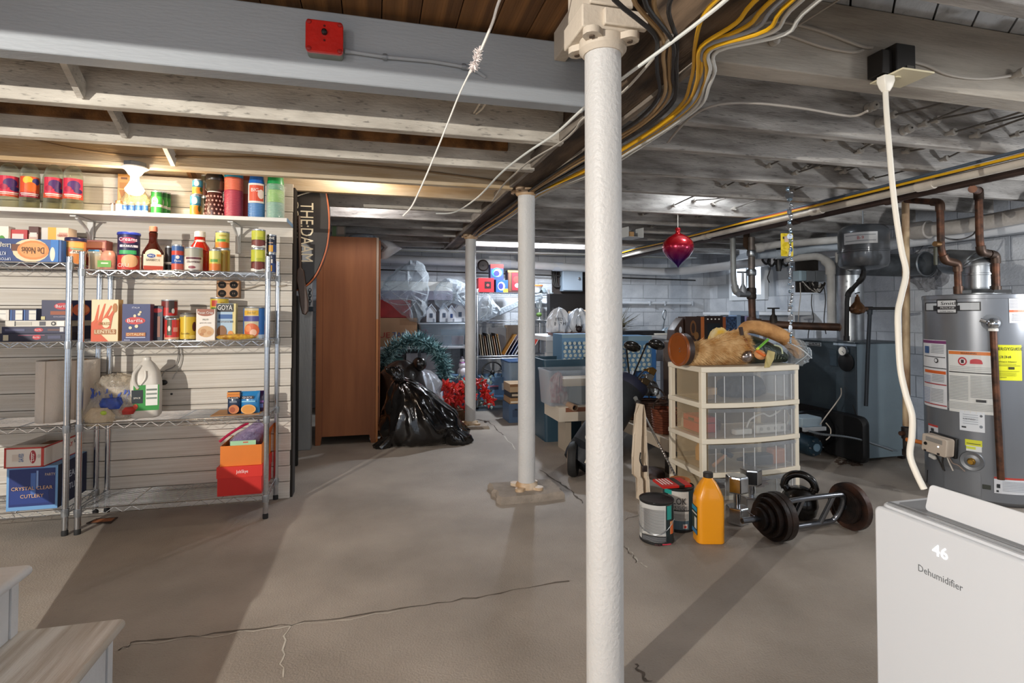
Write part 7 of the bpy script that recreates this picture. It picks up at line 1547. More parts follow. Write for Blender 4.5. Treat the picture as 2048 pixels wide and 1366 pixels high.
t = rbox('storage_bin', 'pale blue clear bin with a black wheel lying in it', 'bin', 962, 1026, 752, 800, 6.45, .4, '#aac', mat=CLEAR('#d3e6f6', '#9fc0dc', .4, .2), pr=[('r', -.1, .5, .3, .14, '#3a3f58'), ('r', -.1, .58, .3, .05, '#c06a7a'), ('r', .25, .55, .16, .3, '#dfe3ea')])
wc = onY(985, 745, 6.6)
t = thing('spoked_wheel', 'black spoked handwheel standing up out of the pale blue bin', 'wheel', wc); b = MB(); b.tube([(.13 * math.cos(a), 0, .13 * math.sin(a)) for a in [2 * PI * j / 24 for j in range(25)]], .010, 7); b.obj('rim', BLACK, t)
b = MB()
for k in range(5): MB().tube([(0, 0, 0), (.125 * math.cos(1.2 * k + .3), 0, .125 * math.sin(1.2 * k + .3))], .007, 6).obj('spoke', BLACK, t)
MB().ball((0, 0, 0), .03, 12, 8).obj('hub', BLACK, t)
rbox('storage_bin', 'clear bin with a navy blue lid rim beside the middle column', 'bin', 1018, 1096, 722, 792, 6.1, .45, '#aac', mat=CLEAR('#e3eef6', '#b3c6d8', .4, .2), lid=M('#2c4a70', .35))
c = onz(1023, 846); Yc = c.y
zz = zat(812, c.x, Yc)
t = rbox('blue_case', 'slate blue carrying case at the bottom of the stack by the middle column', 'case', 1018, 1046, 808, 848, Yc, .3, '#4a5f7c', [('r', 0, .5, .5, .4, '#3a4a64'), ('r', 0, .7, .2, .08, '#1c2430')], z0=0)
rbox('wicker_box', 'dark brown glittery wicker box right of the middle column', 'box', 1060, 1090, 806, 855, Yc - .12, .3, '#4a2c1a', [('r', 0, .5, .9, .96, M('#5a3418', .4, 0, .6, 60, .6, 90, 0, (1, 1, 1), '#c98a2c'))], z0=0)
z1 = zat(808, xat(1030, Yc, .3), Yc) + .002
t = rbox('game_box', 'flat cream edged box on the slate blue case', 'box', 1020, 1048, 796, 808, Yc - .0, .3, '#a8845c', [('r', 0, .3, .9, .3, '#e3d6c0')], z0=z1)
z2 = zat(796, xat(1030, Yc, .3), Yc) + .002
rbox('game_box', 'flat black edged box third up in the stack by the middle column', 'box', 1021, 1049, 785, 796, Yc, .3, '#3a3430', [('r', 0, .5, .8, .4, '#c9b8a0')], z0=z2)
z3 = zat(785, xat(1030, Yc, .3), Yc) + .002
rbox('game_box', 'tan topped box uppermost in the stack left of the middle column', 'box', 1020, 1050, 768, 785, Yc, .3, '#b39878', [('r', 0, .8, 1, .3, '#8a6444')], z0=z3)
z1 = zat(806, xat(1075, Yc - .12, .3), Yc - .12) + .002
rbox('game_box', 'yellow spined box lying on the glittery wicker box', 'box', 1059, 1091, 797, 806, Yc - .12, .3, '#d99a1c', z0=z1)
z2 = zat(797, xat(1075, Yc - .12, .3), Yc - .12) + .002
rbox('game_box', 'black box between two yellow ones right of the middle column', 'box', 1058, 1090, 790, 797, Yc - .12, .3, '#2a2018', [('r', .2, .5, .3, .3, '#8a7a5c')], z0=z2)
z3 = zat(790, xat(1075, Yc - .12, .3), Yc - .12) + .002
rbox('game_box', 'orange yellow box on top of the stack right of the middle column', 'box', 1058, 1092, 772, 790, Yc - .12, .3, '#d98c14', [('r', -.3, .5, .12, .2, '#2a2018')], z0=z3)
# table at the back and what stands around it
TYF = 5.3; TZ = .945
tx0 = xat(1092, TYF, TZ); tx1 = xat(1345, TYF, TZ)
t = thing('work_table', 'long white topped work table behind the nearest column', 'table', (0, 0, 0))
MB().box(tx0, tx1, TYF, 6.1, TZ - .045, TZ).obj('tabletop', M('#d6d9de', .5), t, bevel=.004)
MB().box(tx0 + .01, tx1 - .01, TYF + .02, TYF + .04, TZ - .17, TZ - .045).obj('apron', M('#b9bcc0', .6), t, bevel=.003)
for x in (tx0 + .02, tx1 - .09):
 for y in (TYF + .04, 6.0): MB().box(x, x + .07, y, y + .07, 0, TZ - .17).obj('leg', M('#c9ccd0', .6), t, bevel=.003)
def on_table(px): return xat(px, TYF + .1, TZ)
p0 = onY(1120, 533, 7.14); p1 = onY(1161, 583, 7.14)
t = thing('electric_panel', 'grey electric panel with a round latch on a dark backboard', 'electrical panel', ((p0.x + p1.x) / 2, 7.15, (p0.z + p1.z) / 2)); w = p1.x - p0.x; h = p0.z - p1.z
MB().box(-w * .85, w * .8, .0, .03, -h * .62, h * .58).obj('backboard', M('#2a1f1a', .8, 0, .3, 6), t, False)
MB().box(-w / 2, w / 2, -.10, 0, -h / 2, h / 2).obj('panel_box', M('#7f8c98', .5, .2), t, bevel=.004); MB().box(-w / 2 + .01, w / 2 - .01, -.112, -.10, -h / 2 + .01, h / 2 - .01).obj('panel_door', M('#8f9aa5', .45, .2), t, bevel=.004)
MB().lathe([(.022, 0), (.02, .012), (.01, .016)], 14).obj('latch', CHROME, t, loc=(w * .3, -.112, 0), rot=(PI / 2, 0, 0)); MB().box(-w * .1, w * .25, -.06, -.02, h / 2, h / 2 + .03).obj('top_strap', M('#a9a49c', .6), t, False)
for k in range(3): MB().tube(smoothpath([(-w * .62 - .02 * k, -.02, h * .6), (-w * .72 - .03 * k, -.03, h * .2), (-w * .65 - .02 * k, -.03, -.1), (-w * .5, -.03, -h * .3)], 5), .01, 6).obj('cable', BCAB, t)
zt = TZ + .001
rbox('suitcase', 'large flat black case standing upright on the back table', 'case', 1100, 1200, 588, 662, 5.95, .12, '#1d1b1d', [('r', 0, .5, .96, .94, M('#262427', .6)), ('r', -.44, .5, .03, .3, '#4a484a')], z0=zt)
for k, (a, b_, yy, col, rzz, lab) in enumerate(((1122, 1215, 641, '#6a5f58', .1, 'dark grey paper pile at the bottom of the papers on the table'), (1130, 1215, 634, '#c9c6c2', -.12, 'white curling papers in the pile on the table'), (1142, 1215, 628, '#7d7068', .2, 'greyish paper bundle in the pile on the table'), (1150, 1215, 620, '#a98a66', -.05, 'tan cardboard sheet on top of the paper pile'))):
 xa = xat(a, 5.6, 1.1); xb = xat(b_, 5.6, 1.1); z = zat(yy + 8, xa, 5.6)
 t = thing('paper_pile', lab, 'papers', ((xa + xb) / 2, 5.7, z), rzz, 'papers on the back table'); w = xb - xa
 b = MB(); n = 10; top = [(-w / 2 + w * i / n, .02 * math.sin(i * .9 + k)) for i in range(n + 1)]
 b.prism([(u, v) for u, v in top] + [(u, v + .028) for u, v in top[::-1]], -.12, .12); b.obj('sheets', M(col, .8, 0, .15, 30), t)
def lump(name, label, cat, px0, px1, py0, py1, Y, d, m, seed, z0=None, tx=None):
 zb = zat(py1, xat((px0 + px1) / 2, Y, 1), Y) if z0 is None else z0
 xa = xat(px0, Y, zb); xb = xat(px1, Y, zb); h = zat(py0, (xa + xb) / 2, Y) - zb; w = xb - xa
 t = thing(name, label, cat, ((xa + xb) / 2, Y + d / 2, zb)); rs = []; n = 22
 if name in ('shop_bag', 'dark_cloth', 'brown_cloth', 'craft_bits', 'rag_pile'):
  MB().rings(crumple([(.86, .86, 0, 0), (1, 1, h * .08, 0), (1.02, 1, h * .2, 0), (1, 1, h * .34, 0), (.96, .94, h * .48, 0), (.88, .86, h * .62, 0), (.76, .72, h * .75, .01), (.58, .55, h * .86, .01), (.38, .36, h * .95, .015), (.12, .12, h, .02)], 48, w / 2, d / 2, seed + .5, .55, 3.2)).obj('body', m, t, angle=80)
  if tx: letters(tx, w, h, -d / 2 * 1.02, t)
  return t, w, h, d
 for s, z in ((.86, 0), (1, .12), (1.0, .35), (.93, .58), (.76, .8), (.5, .94), (.2, 1)):
  rs.append([(w / 2 * s * math.cos(2 * PI * j / n) * (1 + .16 * noise.noise((math.cos(2 * PI * j / n) * 2, math.sin(2 * PI * j / n) * 2 + seed, z * 4))), d / 2 * s * math.sin(2 * PI * j / n) * (1 + .2 * noise.noise((math.cos(2 * PI * j / n) * 2 + 7, math.sin(2 * PI * j / n) * 2 + seed, z * 4))), h * z * (1 + .12 * noise.noise((j * .6, seed, z * 3)))) for j in range(n)])
 MB().rings(rs).obj('body', m, t)
 if tx: letters(tx, w, h, -d / 2 * .96, t)
 return t, w, h, d
WB = M('#d9dbe0', .45, 0, .08, 8, .9, 14)
xz = zat(657, on_table(1130), TYF + .1)
t = thing('wooden_tray', 'brown wooden tray at the front of the back table under the white bags', 'tray', (on_table(1150), TYF + .2, TZ + .001))
MB().box(-.22, .35, -.16, .16, 0, .03).obj('tray', M('#5c3424', .5, 0, .2, 5), t, bevel=.008); MB().box(-.2, .33, -.14, .14, .03, .034).obj('tray_floor', M('#6f4430', .5), t, False)
lump('shop_bag', 'white plastic shop bag with black print on the wooden tray', 'bag', 1102, 1142, 617, 656, TYF + .06, .22, WB, 1, TZ + .036, [('BED', -.1, .55, .045, '#3a3a40'), ('BATH', -.05, .36, .05, '#3a3a40')])
lump('shop_bag', 'crumpled white plastic bag right of the printed one', 'bag', 1138, 1185, 619, 656, TYF + .1, .2, M('#e0e3e8', .4, 0, .05, 8, 1.0, 18), 5, TZ + .036)
t = thing('wire_whisk', 'grey wire loop tool with a dark animal head stand before the white bag', 'ornament', (on_table(1156), TYF + .07, TZ + .036))
MB().tube(smoothpath([(-.02, 0, .05), (-.03, 0, .12), (0, 0, .18), (.03, 0, .12), (.02, 0, .05)], 5), .004, 6).obj('loop', M('#8f949a', .4, .6), t); MB().ball((0, 0, .035), .035, 12, 8, (1, .8, 1)).obj('dark_head', M('#2a1a18', .5), t)
for s in (-1, 1): MB().lathe([(.012, .05), (.002, .09)], 8, (s * .03, 0, 0)).obj('ear', M('#2a1a18', .5), t)
BLUP = M('#5f86a8', .7)
def dotted(label, a, b_, p0, p1, Y, d, seed, z0=None):
 t = rbox('fabric_box', label, 'box', a, b_, p0, p1, Y, d, '#5f86a8', z0=z0)
 zb = t.location.z; xa = xat(a, Y, zb); xb = xat(b_, Y, zb); w = xb - xa; h = zat(p0, (xa + xb) / 2, Y) - zb
 rr = random.Random(seed); items = [('r', 0, .93, 1, .14, '#7d97a6')]; nr = max(3, int(h / .05)); nc = max(3, int(w / .05))
 for r in range(nr):
  for c in range(nc): items.append(('e', -.5 + (c + .5 + .25 * (r % 2)) / (nc + .4), (r + .4) / (nr + .8) * .88, .62 / nc, .62 / nr, '#bfc6bd'))
 b = MB();
 prints(items, w, h, -d / 2, t); return t
dotted('blue fabric box with cream dots under the wooden tray', 1124, 1212, 668, 722, 5.0, .28, 3)
dotted('blue fabric box with cream dots under the right end of the table', 1240, 1304, 672, 742, 4.95, .3, 4)
rbox('fabric_box', 'plain bright blue fabric box right of the dotted one', 'box', 1296, 1313, 690, 742, 4.96, .3, '#3f74b4', z0=0)
rbox('storage_carton', 'grey white carton standing under the table beside the blue boxes', 'box', 1313, 1338, 690, 722, 5.15, .3, '#b3b4b8')
rbox('storage_bin', 'big dark teal tote with a chunky rim beside the white table leg', 'bin', 1087, 1190, 712, 850, 4.75, .42, '#22', mat=M('#2c4656', .45), z0=.0)
t = rbox('storage_bin', 'open clear tote of craft things standing before the dark teal one', 'bin', 1098, 1200, 738, 812, 4.35, .34, '#aaa', mat=CLEAR('#f4f6f8', '#d3dae2', .14, .2))
zt_ = t.location.z + .012
rbox('grey_case', 'dull grey green case with a pale wooden lid inside the clear tote', 'case', 1138, 1195, 772, 810, 4.42, .2, '#5c625e', z0=zt_)
zl = zat(772, xat(1160, 4.42, .6), 4.42) + .002
t = rbox('wooden_board', 'pale round cornered wooden board lying on the grey green case', 'board', 1128, 1198, 757, 772, 4.40, .22, '#c9ad86', z0=zl)
lump('craft_bits', 'crumpled clear packets and red bits at the left in the clear tote', 'packets', 1106, 1136, 750, 810, 4.42, .18, M('#b9a9a2', .4, 0, .4, 20, .6, 30, 0, (1, 1, 1), '#9a4a40'), 8, zt_)
o = rbox('low_bench', 'low white painted bench under the clear tote', 'bench', 1118, 1205, 813, 842, 4.3, .4, '#cfc4b4', [('r', .1, .8, .9, .3, '#8a5a44')])
for x in (-.1, .12): MB().box(x, x + .05, -.1, .1, -o.location.z, 0).obj('leg', M('#a89c8c', .6), o, False)
t = thing('cardboard_tube', 'cardboard tube end poking out under the clear tote', 'tube', onY(1150, 816, 4.22)); MB().lathe([(.028, 0), (.028, .3), (.02, .3), (.02, .0), (.028, 0)], 18, cap=False).obj('tube', M('#a98a70', .7), t, rot=(-PI / 2, 0, 0)); MB().lathe([(.02, .05), (.02, .052)], 14).obj('tube_inside', BLACK, t, rot=(-PI / 2, 0, 0))
zt = TZ + .001
t = thing('dry_twigs', 'bundle of dry spiky twigs lying on the back table', 'dried plant', (on_table(1246), TYF + .25, zt + .05)); b = MB(); rr = random.Random(3)
for k in range(46):
 a = rr.uniform(-1.0, 1.35); L = rr.uniform(.12, .32); e = Vector((math.cos(a) * L, rr.uniform(-.1, .1), math.sin(a) * L * .8 + .04))
 p = [Vector((0, 0, .02)), e * .5 + Vector((0, 0, rr.uniform(-.01, .03))), e]; p = [Vector((v.x, v.y, max(v.z, -.04))) for v in p]; b.tube(p, [.004, .003, .0012], 4)
o = b.obj('twigs', M('#5f5a44', .8), t); o['kind'] = 'stuff'
MB().tube([(-.06, 0, 0), (.08, 0, .06)], .03, 8).obj('stem', M('#4a4434', .8), t)
o = MB().box(on_table(1240), on_table(1325), TYF + .05, TYF + .3, zt, zt + .045).obj('flat_case', M('#2b2c30', .5), bevel=.004); tag(o, 'flat black case lying on the back table right of the column', 'case')
o = MB().box(on_table(1303), on_table(1327), TYF + .02, TYF + .049, zt, zt + .02).obj('white_strip', PAPER, bevel=.002); tag(o, 'small white strip in front of the flat black case', 'paper')
t = thing('loop_handle_tool', 'grey tool with a looped wire handle leaning up from the table', 'tool', (on_table(1328), TYF + .15, zt)); MB().tube(smoothpath([(0, 0, 0), (.02, 0, .1), (.035, 0, .16)], 4), .009, 7).obj('shaft', M('#6f777e', .5, .4), t); MB().tube(smoothpath([(.035, 0, .16), (.015, 0, .2), (.03, 0, .26), (.05, 0, .27), (.055, 0, .22), (.038, 0, .16)], 5), .006, 6).obj('loop', M('#7f878e', .4, .6), t)
lump('crystal_heap', 'small heap of grey crystals at the foot of the looped tool', 'ornament', 1328, 1350, 656, 668, TYF + .06, .1, M('#9fb0be', .3, 0, .3, 30, .6, 40), 3, zt)
YB = 4.6
def bk(name, label, cat, a, b_, p0, p1, col, pr=(), m=None, d=.13): return rbox(name, label, cat, a, b_, p0, p1, YB, d, col, pr, z0=zb_)
zb_ = zat(684, xat(1420, YB, 1), YB)
rbox('cabinet_top', 'dark cabinet behind the white drawers carrying carved boxes', 'cabinet', 1345, 1512, 684, 800, YB - .02, .16, '#4a3a30', z0=0)
P = [(1348, 682), (1350, 660), (1362, 642), (1368, 635), (1370, 682)]
t = thing('carved_bracket', 'dark carved wooden bracket with a heart hole, leftmost behind the drawers', 'bracket', (0, 0, 0))
pp = [onY(x, y, YB) for x, y in P]; MB().prism([(p.x, max(p.z, zb_ + .001)) for p in pp], YB + .01, YB + .14).obj('bracket', M('#3a2318', .45, 0, .3, 8), t, bevel=.006)
h_ = onY(1362, 660, YB); MB().prism(ell(.03, .06, 12), YB + .008, YB + .012).obj('heart_hole', M('#b8bcc4', .7), t, loc=(h_.x, 0, h_.z))
bk('carved_box', 'dark wooden box with a carved gold swirl front', 'box', 1371, 1402, 633, 684, '#2e1a10', [('e', .0, .55, .4, .6, '#6a4420'), ('e', .0, .55, .24, .4, '#2e1a10'), ('e', .2, .25, .3, .3, '#7a5228')])
bk('book', 'narrow orange brown book spine between carved boxes', 'book', 1402, 1409, 634, 684, '#a85c26')
bk('carved_box', 'dark wooden box with a row of white studs along its top', 'box', 1409, 1446, 632, 684, '#21130e', [('r', .0, .42, .7, .6, '#10161c'), ('e', -.05, .45, .1, .1, '#7f8ea0')] + [('e', -.32 + .2 * k, .88, .09, .06, '#d8d4cc') for k in range(4)])
bk('book', 'second narrow orange brown book spine before the glitter box', 'book', 1446, 1452, 634, 684, '#8f4a22')
bk('glitter_box', 'blue and silver speckled box among the dark carved boxes', 'box', 1452, 1474, 633, 684, '#2c3f64', [('r', 0, .5, .96, .96, M('#4a648c', .3, .3, .8, 60, .5, 80, 0, (1, 1, 1), '#141a26'))])
bk('book', 'pale blue book right of the speckled box', 'book', 1474, 1482, 630, 684, '#7d97b8')
bk('book', 'navy book between pale blue and lilac ones', 'book', 1482, 1490, 632, 684, '#1c2440')
bk('book', 'lilac book at the right end of the row', 'book', 1490, 1500, 632, 684, '#9a92c0')
o = MB().box(xat(1460, 5.2, 1.2), xat(1518, 5.2, 1.2), 5.2, 5.22, 0, zat(622, xat(1490, 5.2, 1), 5.2)).obj('clear_sheet', CLEAR('#e6edf4', '#c9d6e3', .3, .1), smooth=False); tag(o, 'clear plastic sheet standing behind the row of books', 'plastic sheet')
t = thing('low_shelf', 'low white board shelf holding baskets left of the drawers', 'shelf', (0, 0, 0))
MB().box(2.03, 2.75, 3.5, 4.65, .19, .28).obj('board', M('#c9b9a4', .6, 0, .15, 4), t, bevel=.003)
for x, y in ((2.1, 3.6), (2.1, 4.5), (2.6, 3.6), (2.6, 4.5)): MB().box(x, x + .06, y, y + .06, 0, .19).obj('leg', M('#3a342f', .7), t, False)
for k, (px, Y, r, h, lab) in enumerate(((1262, 4.3, .14, .16, 'brown wicker basket at the far end of the low shelf'), (1296, 4.0, .13, .2, 'dark wicker basket in the middle of the low shelf'), (1322, 3.72, .11, .18, 'reddish woven basket nearest the drawers on the low shelf'))):
 x = max(2.04 + r, xat(px, Y, .3)); t = thing('wicker_basket', lab, 'basket', (x, Y, .281), 0, 'baskets on the low shelf')
 for q in range(int(h / .018)): MB().lathe([(r * (.85 + .15 * q * .018 / h), q * .018), (r * (.88 + .15 * q * .018 / h) + .006, q * .018 + .009), (r * (.86 + .15 * q * .018 / h), q * .018 + .018)], 18, cap=(q == 0)).obj('weave_coil', M(['#6a4526', '#4a2f20', '#7a4028'][k], .7, 0, .4, 40, .5, 90), t)
 MB().tube([(r * math.cos(a), 0, h + r * .8 * math.sin(a)) for a in [PI * j / 12 for j in range(13)]], .006, 6).obj('handle', M('#3a2a20', .6), t)
lump('glass_heap', 'heap of dark glass and silver dishes above the baskets', 'glassware', 1293, 1326, 762, 812, 4.1, .2, M('#6a6a68', .2, .3, .7, 14, .8, 20, .5, (1, 1, 1), '#1c1c1c'), 6, .49)
g0 = onz(1162, 950); g0.z = .10; g1 = onY(1262, 770, g0.y + .12)
t = thing('golf_bag', 'black golf bag with a white script emblem, mostly hidden by the nearest column', 'golf bag', (0, 0, 0))
ax = (g1 - g0).normalized(); GBM = M('#1c2026', .6, 0, .12, 6, .2, 60); NV = M('#181c34', .6)
MB().tube([g0 - ax * .03, g0 + ax * .02, g0 + ax * .3, g0 + ax * .62, g1], [.125, .14, .14, .13, .12], 22).obj('bag_body', GBM, t)
MB().tube([g1 - ax * .04, g1 + ax * .02, g1 + ax * .03], [.124, .135, .13], 22).obj('top_cuff', NV, t)
side = Vector((-.75, -.62, .15)).normalized()
MB().tube([g0 + ax * .1 + side * .10, g0 + ax * .16 + side * .13, g0 + ax * .42 + side * .13, g0 + ax * .5 + side * .09], [.03, .09, .085, .03], 14).obj('side_pocket', GBM, t)
MB().tube(smoothpath([g0 + ax * .02 + side * .15 + Vector((.06, -.09, 0)), g0 + ax * .2 + side * .2 + Vector((.08, -.04, 0)), g0 + ax * .5 + side * .19 + Vector((.08, -.04, 0))], 5), .005, 6).obj('piping', M('#c9bfae', .5), t)
MB().tube(smoothpath([g0 + ax * .3 + side * .20 + Vector((-.03, -.04, 0)), g0 + ax * .34 + side * .222 + Vector((.0, -.03, .01)), g0 + ax * .28 + side * .222 + Vector((.02, -.03, 0)), g0 + ax * .24 + side * .222 + Vector((.0, -.03, .0)), g0 + ax * .2 + side * .22 + Vector((.03, -.03, 0))], 5), .005, 6).obj('script_emblem', M('#c9c4ba', .5), t)
wc = onz(1140, 952);
MB().lathe([(.06, -.025), (.115, -.03), (.125, -.01), (.125, .01), (.115, .03), (.06, .025)], 24, cap=True).obj('trolley_wheel', RUBBER, t, loc=(wc.x + .02, wc.y - .02, .126), rot=(0, PI / 2, -.5))
MB().lathe([(.085, -.028), (.095, -.032), (.095, -.034), (.08, -.032)], 24, cap=False).obj('wheel_rim', M('#c9a98c', .5), t, loc=(wc.x + .02, wc.y - .02, .126), rot=(0, PI / 2, -.5))
HEADM = M('#3a3836', .2, .8, .2, 20, coat=.3)
def club(label, a, b_, head, m, kind):
 A = onY(*a, g1.y + .0); B = onY(*b_, g1.y - .12); t = thing('golf_club', label, 'golf club', (0, 0, 0), 0, 'golf clubs in the black bag')
 A = g1 + (A - g1) * .3
 MB().tube([A, B], .0065, 8).obj('shaft', CHROME if kind == 'iron' else M('#2a2724', .3, .4), t)
 H = onY(*head, g1.y - .14); d = H - B
 if kind == 'wood':
  MB().ball((0, 0, 0), .055, 16, 10, (1.35, .85, .72)).obj('club_head', m, t, loc=B + d * .55, rot=(0, .25, .2)); MB().tube([B, B + d * .35], [.009, .016], 8).obj('hosel', m, t)
 else:
  MB().rings([[(u * s - .0, y, v * s) for u, v in ((-.01, -.02), (.06, -.03), (.075, .02), (.03, .03), (-.01, .015))] for y, s in ((-.012, 1), (.012, .9))]).obj('club_head', m, t, loc=B + d * .3, rot=(0, .35, .3), bevel=.004); MB().tube([B, B + d * .3], .009, 8).obj('hosel', m, t)
club('dark golf driver head, uppermost at the bag mouth', (1262, 745), (1293, 688), (1330, 690), HEADM, 'wood')
club('second dark golf wood head low behind the column edge', (1255, 740), (1252, 690), (1275, 695), HEADM, 'wood')
GOLD = M('#8a6a3a', .3, .8, .4, 14)
club('bronze iron club head nearest the white drawers', (1268, 770), (1288, 740), (1320, 738), GOLD, 'iron')
club('silver iron club head below the bronze one', (1270, 780), (1285, 750), (1312, 756), M('#8f8f90', .25, .9), 'iron')
club('worn brown iron club head among the silver ones', (1272, 785), (1278, 757), (1300, 768), M('#6a5a44', .3, .8, .4, 14), 'iron')
A = onY(1276, 806, 3.45); B = onz(1356, 972); B = onY(1356, 962, 2.93)
t = thing('metal_pole', 'thin chrome pole leaning down from the golf bag to the paint tins', 'pole', (0, 0, 0))
MB().tube([A, B], .0078, 10).obj('shaft', CHROME, t)
b = MB(); D = B - A
for k in range(14): b.tube([A + D * (.55 + .03 * k), A + D * (.556 + .03 * k)], .0086, 8)
b.obj('ring_marks', M('#6a6660', .3, .8), t); MB().tube([A - D * .08, A], [.016, .011], 8).obj('grip', M('#6f706e', .5), t)
MB().ball(A, .022, 10, 7).obj('clamp', M('#2a211c', .5), t)
t = thing('hanging_towel', 'long cream towel hanging in folds below the golf clubs', 'towel', (0, 0, 0))
rows = [(808, 1278, 1284), (830, 1273, 1290), (870, 1270, 1294), (915, 1267, 1298), (950, 1267, 1299), (958, 1275, 1300), (985, 1277, 1301), (1004, 1278, 1302)]
rs = []
for i, (y, xa, xb) in enumerate(rows):
 L = []; Y = 3.25 - .10 * i / 7; n = 30
 for j in range(n + 1):
  u = j / n; p = onY(xa + (xb - xa) * u, y, Y); L.append(Vector((p.x, p.y + .03 * math.sin(u * 13 + i * .25) + .012 * math.sin(u * 29 + i), p.z)))
 rs.append([tuple(v) for v in L] + [(v.x, v.y + .007, v.z) for v in L[::-1]])
MB().rings(rs).obj('cloth', M('#d3c3ae', .85, 0, .06, 10, .3, 120), t)
p = onY(1289, 937, 3.12); MB().box(-.02, .015, -.012, .0, -.02, .02).obj('dark_clip', M('#2a1c16', .5), t, loc=p, bevel=.005)
MB().tube(smoothpath([onY(1281, 905, 3.14), onY(1280, 922, 3.14), onY(1287, 935, 3.13)], 4), .004, 6).obj('dark_cord', BLACK, t)
lump('brown_pouf', 'flattened dark brown cushion on the floor behind the towel', 'cushion', 1296, 1342, 946, 972, 3.5, .25, M('#3a2217', .6, 0, .3, 8), 4, 0.0)
# white drawer tower
DX0, DX1, DY0, DY1 = 2.005, 2.735, 3.02, 3.44
DZ = zat(735, DX0, DY0)
zr = [0.0] + [zat(y, DX0 + .02, DY0) for y in (948, 880, 808)] + [DZ]
zr = [.0, zr[1], zr[2], zr[3], DZ]
t = thing('drawer_tower', 'white plastic tower of wide translucent drawers under the fur bundle', 'drawer unit', (0, 0, 0))
CRM = M('#e6dcc8', .45, 0, .04, 5)
PW = .035; GAPX = .0
for x in (DX0, DX1 - PW):
 for y in (DY0 + .02, DY1 - PW): MB().box(x, x + PW, y, y + PW, 0, DZ - .03).obj('corner_post', CRM, t, bevel=.004)
for i, z in enumerate(zr):
 if i == 0: a, b_ = .0, .03
 elif i == 4: a, b_ = z - .035, z
 else: a, b_ = z - .032, z
 b = MB(); n = 12; fr = [(DX0 - .003 + (DX1 - DX0 + .006) * k / n, DY0 + .016 - .035 * math.sin(PI * k / n)) for k in range(n + 1)]
 poly = fr + [(DX1 + .003, DY1 + .003), (DX0 - .003, DY1 + .003)]
 b.prism(poly, a, b_, 'z'); b.obj('frame_shelf' if i < 4 else 'top_panel', CRM, t, bevel=.004)
DRW = CLEAR('#f8f9fa', '#ccd1d6', .085, .22); DRS = CLEAR('#fcf9f2', '#d3c2a6', .05, .25)
for i in range(4):
 za, zb2 = zr[i] + .004, zr[i + 1] - .036; x0, x1 = DX0 + .04, DX1 - .04
 n = 12; f = [(x0 + (x1 - x0) * k / n, DY0 + .012 - .04 * math.sin(PI * k / n)) for k in range(n + 1)]
 d = MB(); d.rings([[(u, v, za) for u, v in f] + [(u, v + .004, za) for u, v in f[::-1]], [(u, v, zb2) for u, v in f] + [(u, v + .004, zb2) for u, v in f[::-1]]])
 dr = d.obj('drawer', DRW, t)
 MB().box(x0, x0 + .004, DY0 + .02, DY1 - .04, za, zb2).box(x1 - .004, x1, DY0 + .02, DY1 - .04, za, zb2).box(x0 + .004, x1 - .004, DY0 + .022, DY1 - .04, za, za + .004).box(x0 + .004, x1 - .004, DY1 - .044, DY1 - .04, za + .004, zb2).obj('drawer_tray', DRS, dr)
 MB().rings([[(u, v - .006, zb2 - .022) for u, v in f] + [(u, v, zb2 - .022) for u, v in f[::-1]], [(u, v - .010, zb2) for u, v in f] + [(u, v, zb2) for u, v in f[::-1]]]).obj('drawer_lip', DRW, dr)
 for k in (.07, .16, .35, .47, .73, .85, .95):
  x = x0 + (x1 - x0) * k; y = DY0 + .012 - .04 * math.sin(PI * k); MB().box(x - .002, x + .002, y - .004, y - .0005, za, zb2 - .022).obj('rib', CLEAR('#ffffff', '#e6e8ea', .55, .2), dr, False)
def inz(i): return zr[i] + .0085
o_, _, _, _ = lump('dark_cloth', 'dark folded cloth in the top drawer of the white tower', 'cloth', 1462, 1540, 755, 788, 3.12, .2, M('#3a3c44', .7, 0, .3, 10), 2, inz(3))
t = thing('wood_block', 'pale wooden block at the left in the top drawer', 'block', (2.12, 3.14, inz(3)), .3); MB().box(-.04, .05, -.03, .03, .03, .075).obj('block', M('#c9a67a', .6), t, bevel=.003); MB().box(-.03, .03, -.02, .02, 0, .03).obj('block_foot', M('#a98a64', .6), t, bevel=.002)
t = thing('red_case', 'red tool case in the second drawer, seen through its left side', 'case', (2.13, 3.26, inz(2))); MB().box(-.06, .06, -.1, .1, 0, .1).obj('case_body', M('#c8341f', .45), t, bevel=.004); MB().box(-.061, .061, -.101, .101, .06, .066).obj('case_seam', M('#7a1c12', .5), t, False); MB().box(-.065, -.06, -.03, .03, .07, .085).obj('handle', BLACK, t, False)
t = thing('power_strip', 'white power strip with looped cord in the second drawer', 'power strip', (2.42, 3.08, inz(2)), .04)
MB().box(-.0, .24, -.02, .03, .0, .055).obj('strip_body', M('#d9d3c6', .45), t, bevel=.006); MB().box(-.16, -.03, -.02, .03, .0, .035).obj('strip_end', M('#d9d3c6', .45), t, bevel=.006)
MB().tube(smoothpath([(-.06, 0, .04), (-.02, .01, .09), (.08, .02, .12), (.14, .02, .10), (.2, .02, .12), (.26, .02, .14), (.29, .01, .09), (.26, 0, .04)], 5), .006, 7).obj('cord', M('#ded8cc', .45), t)
for k in range(4): MB().lathe([(.012, 0), (.012, .002)], 10).obj('socket', M('#a8a296', .5), t, loc=(.04 + .055 * k, -.02, .028), rot=(PI / 2, 0, 0))
t = thing('hammer', 'hammer with a pale wooden handle in the third drawer', 'hammer', (2.19, 3.08, inz(1) + .02)); MB().tube([(-.08, 0, .0), (.03, .02, .06)], [.012, .010], 10).obj('handle', M('#c08a5a', .5), t); MB().tube([(.0, .02, .085), (.07, .02, .05)], [.014, .018], 10).obj('hammer_head', M('#2a2a2e', .4, .6), t)
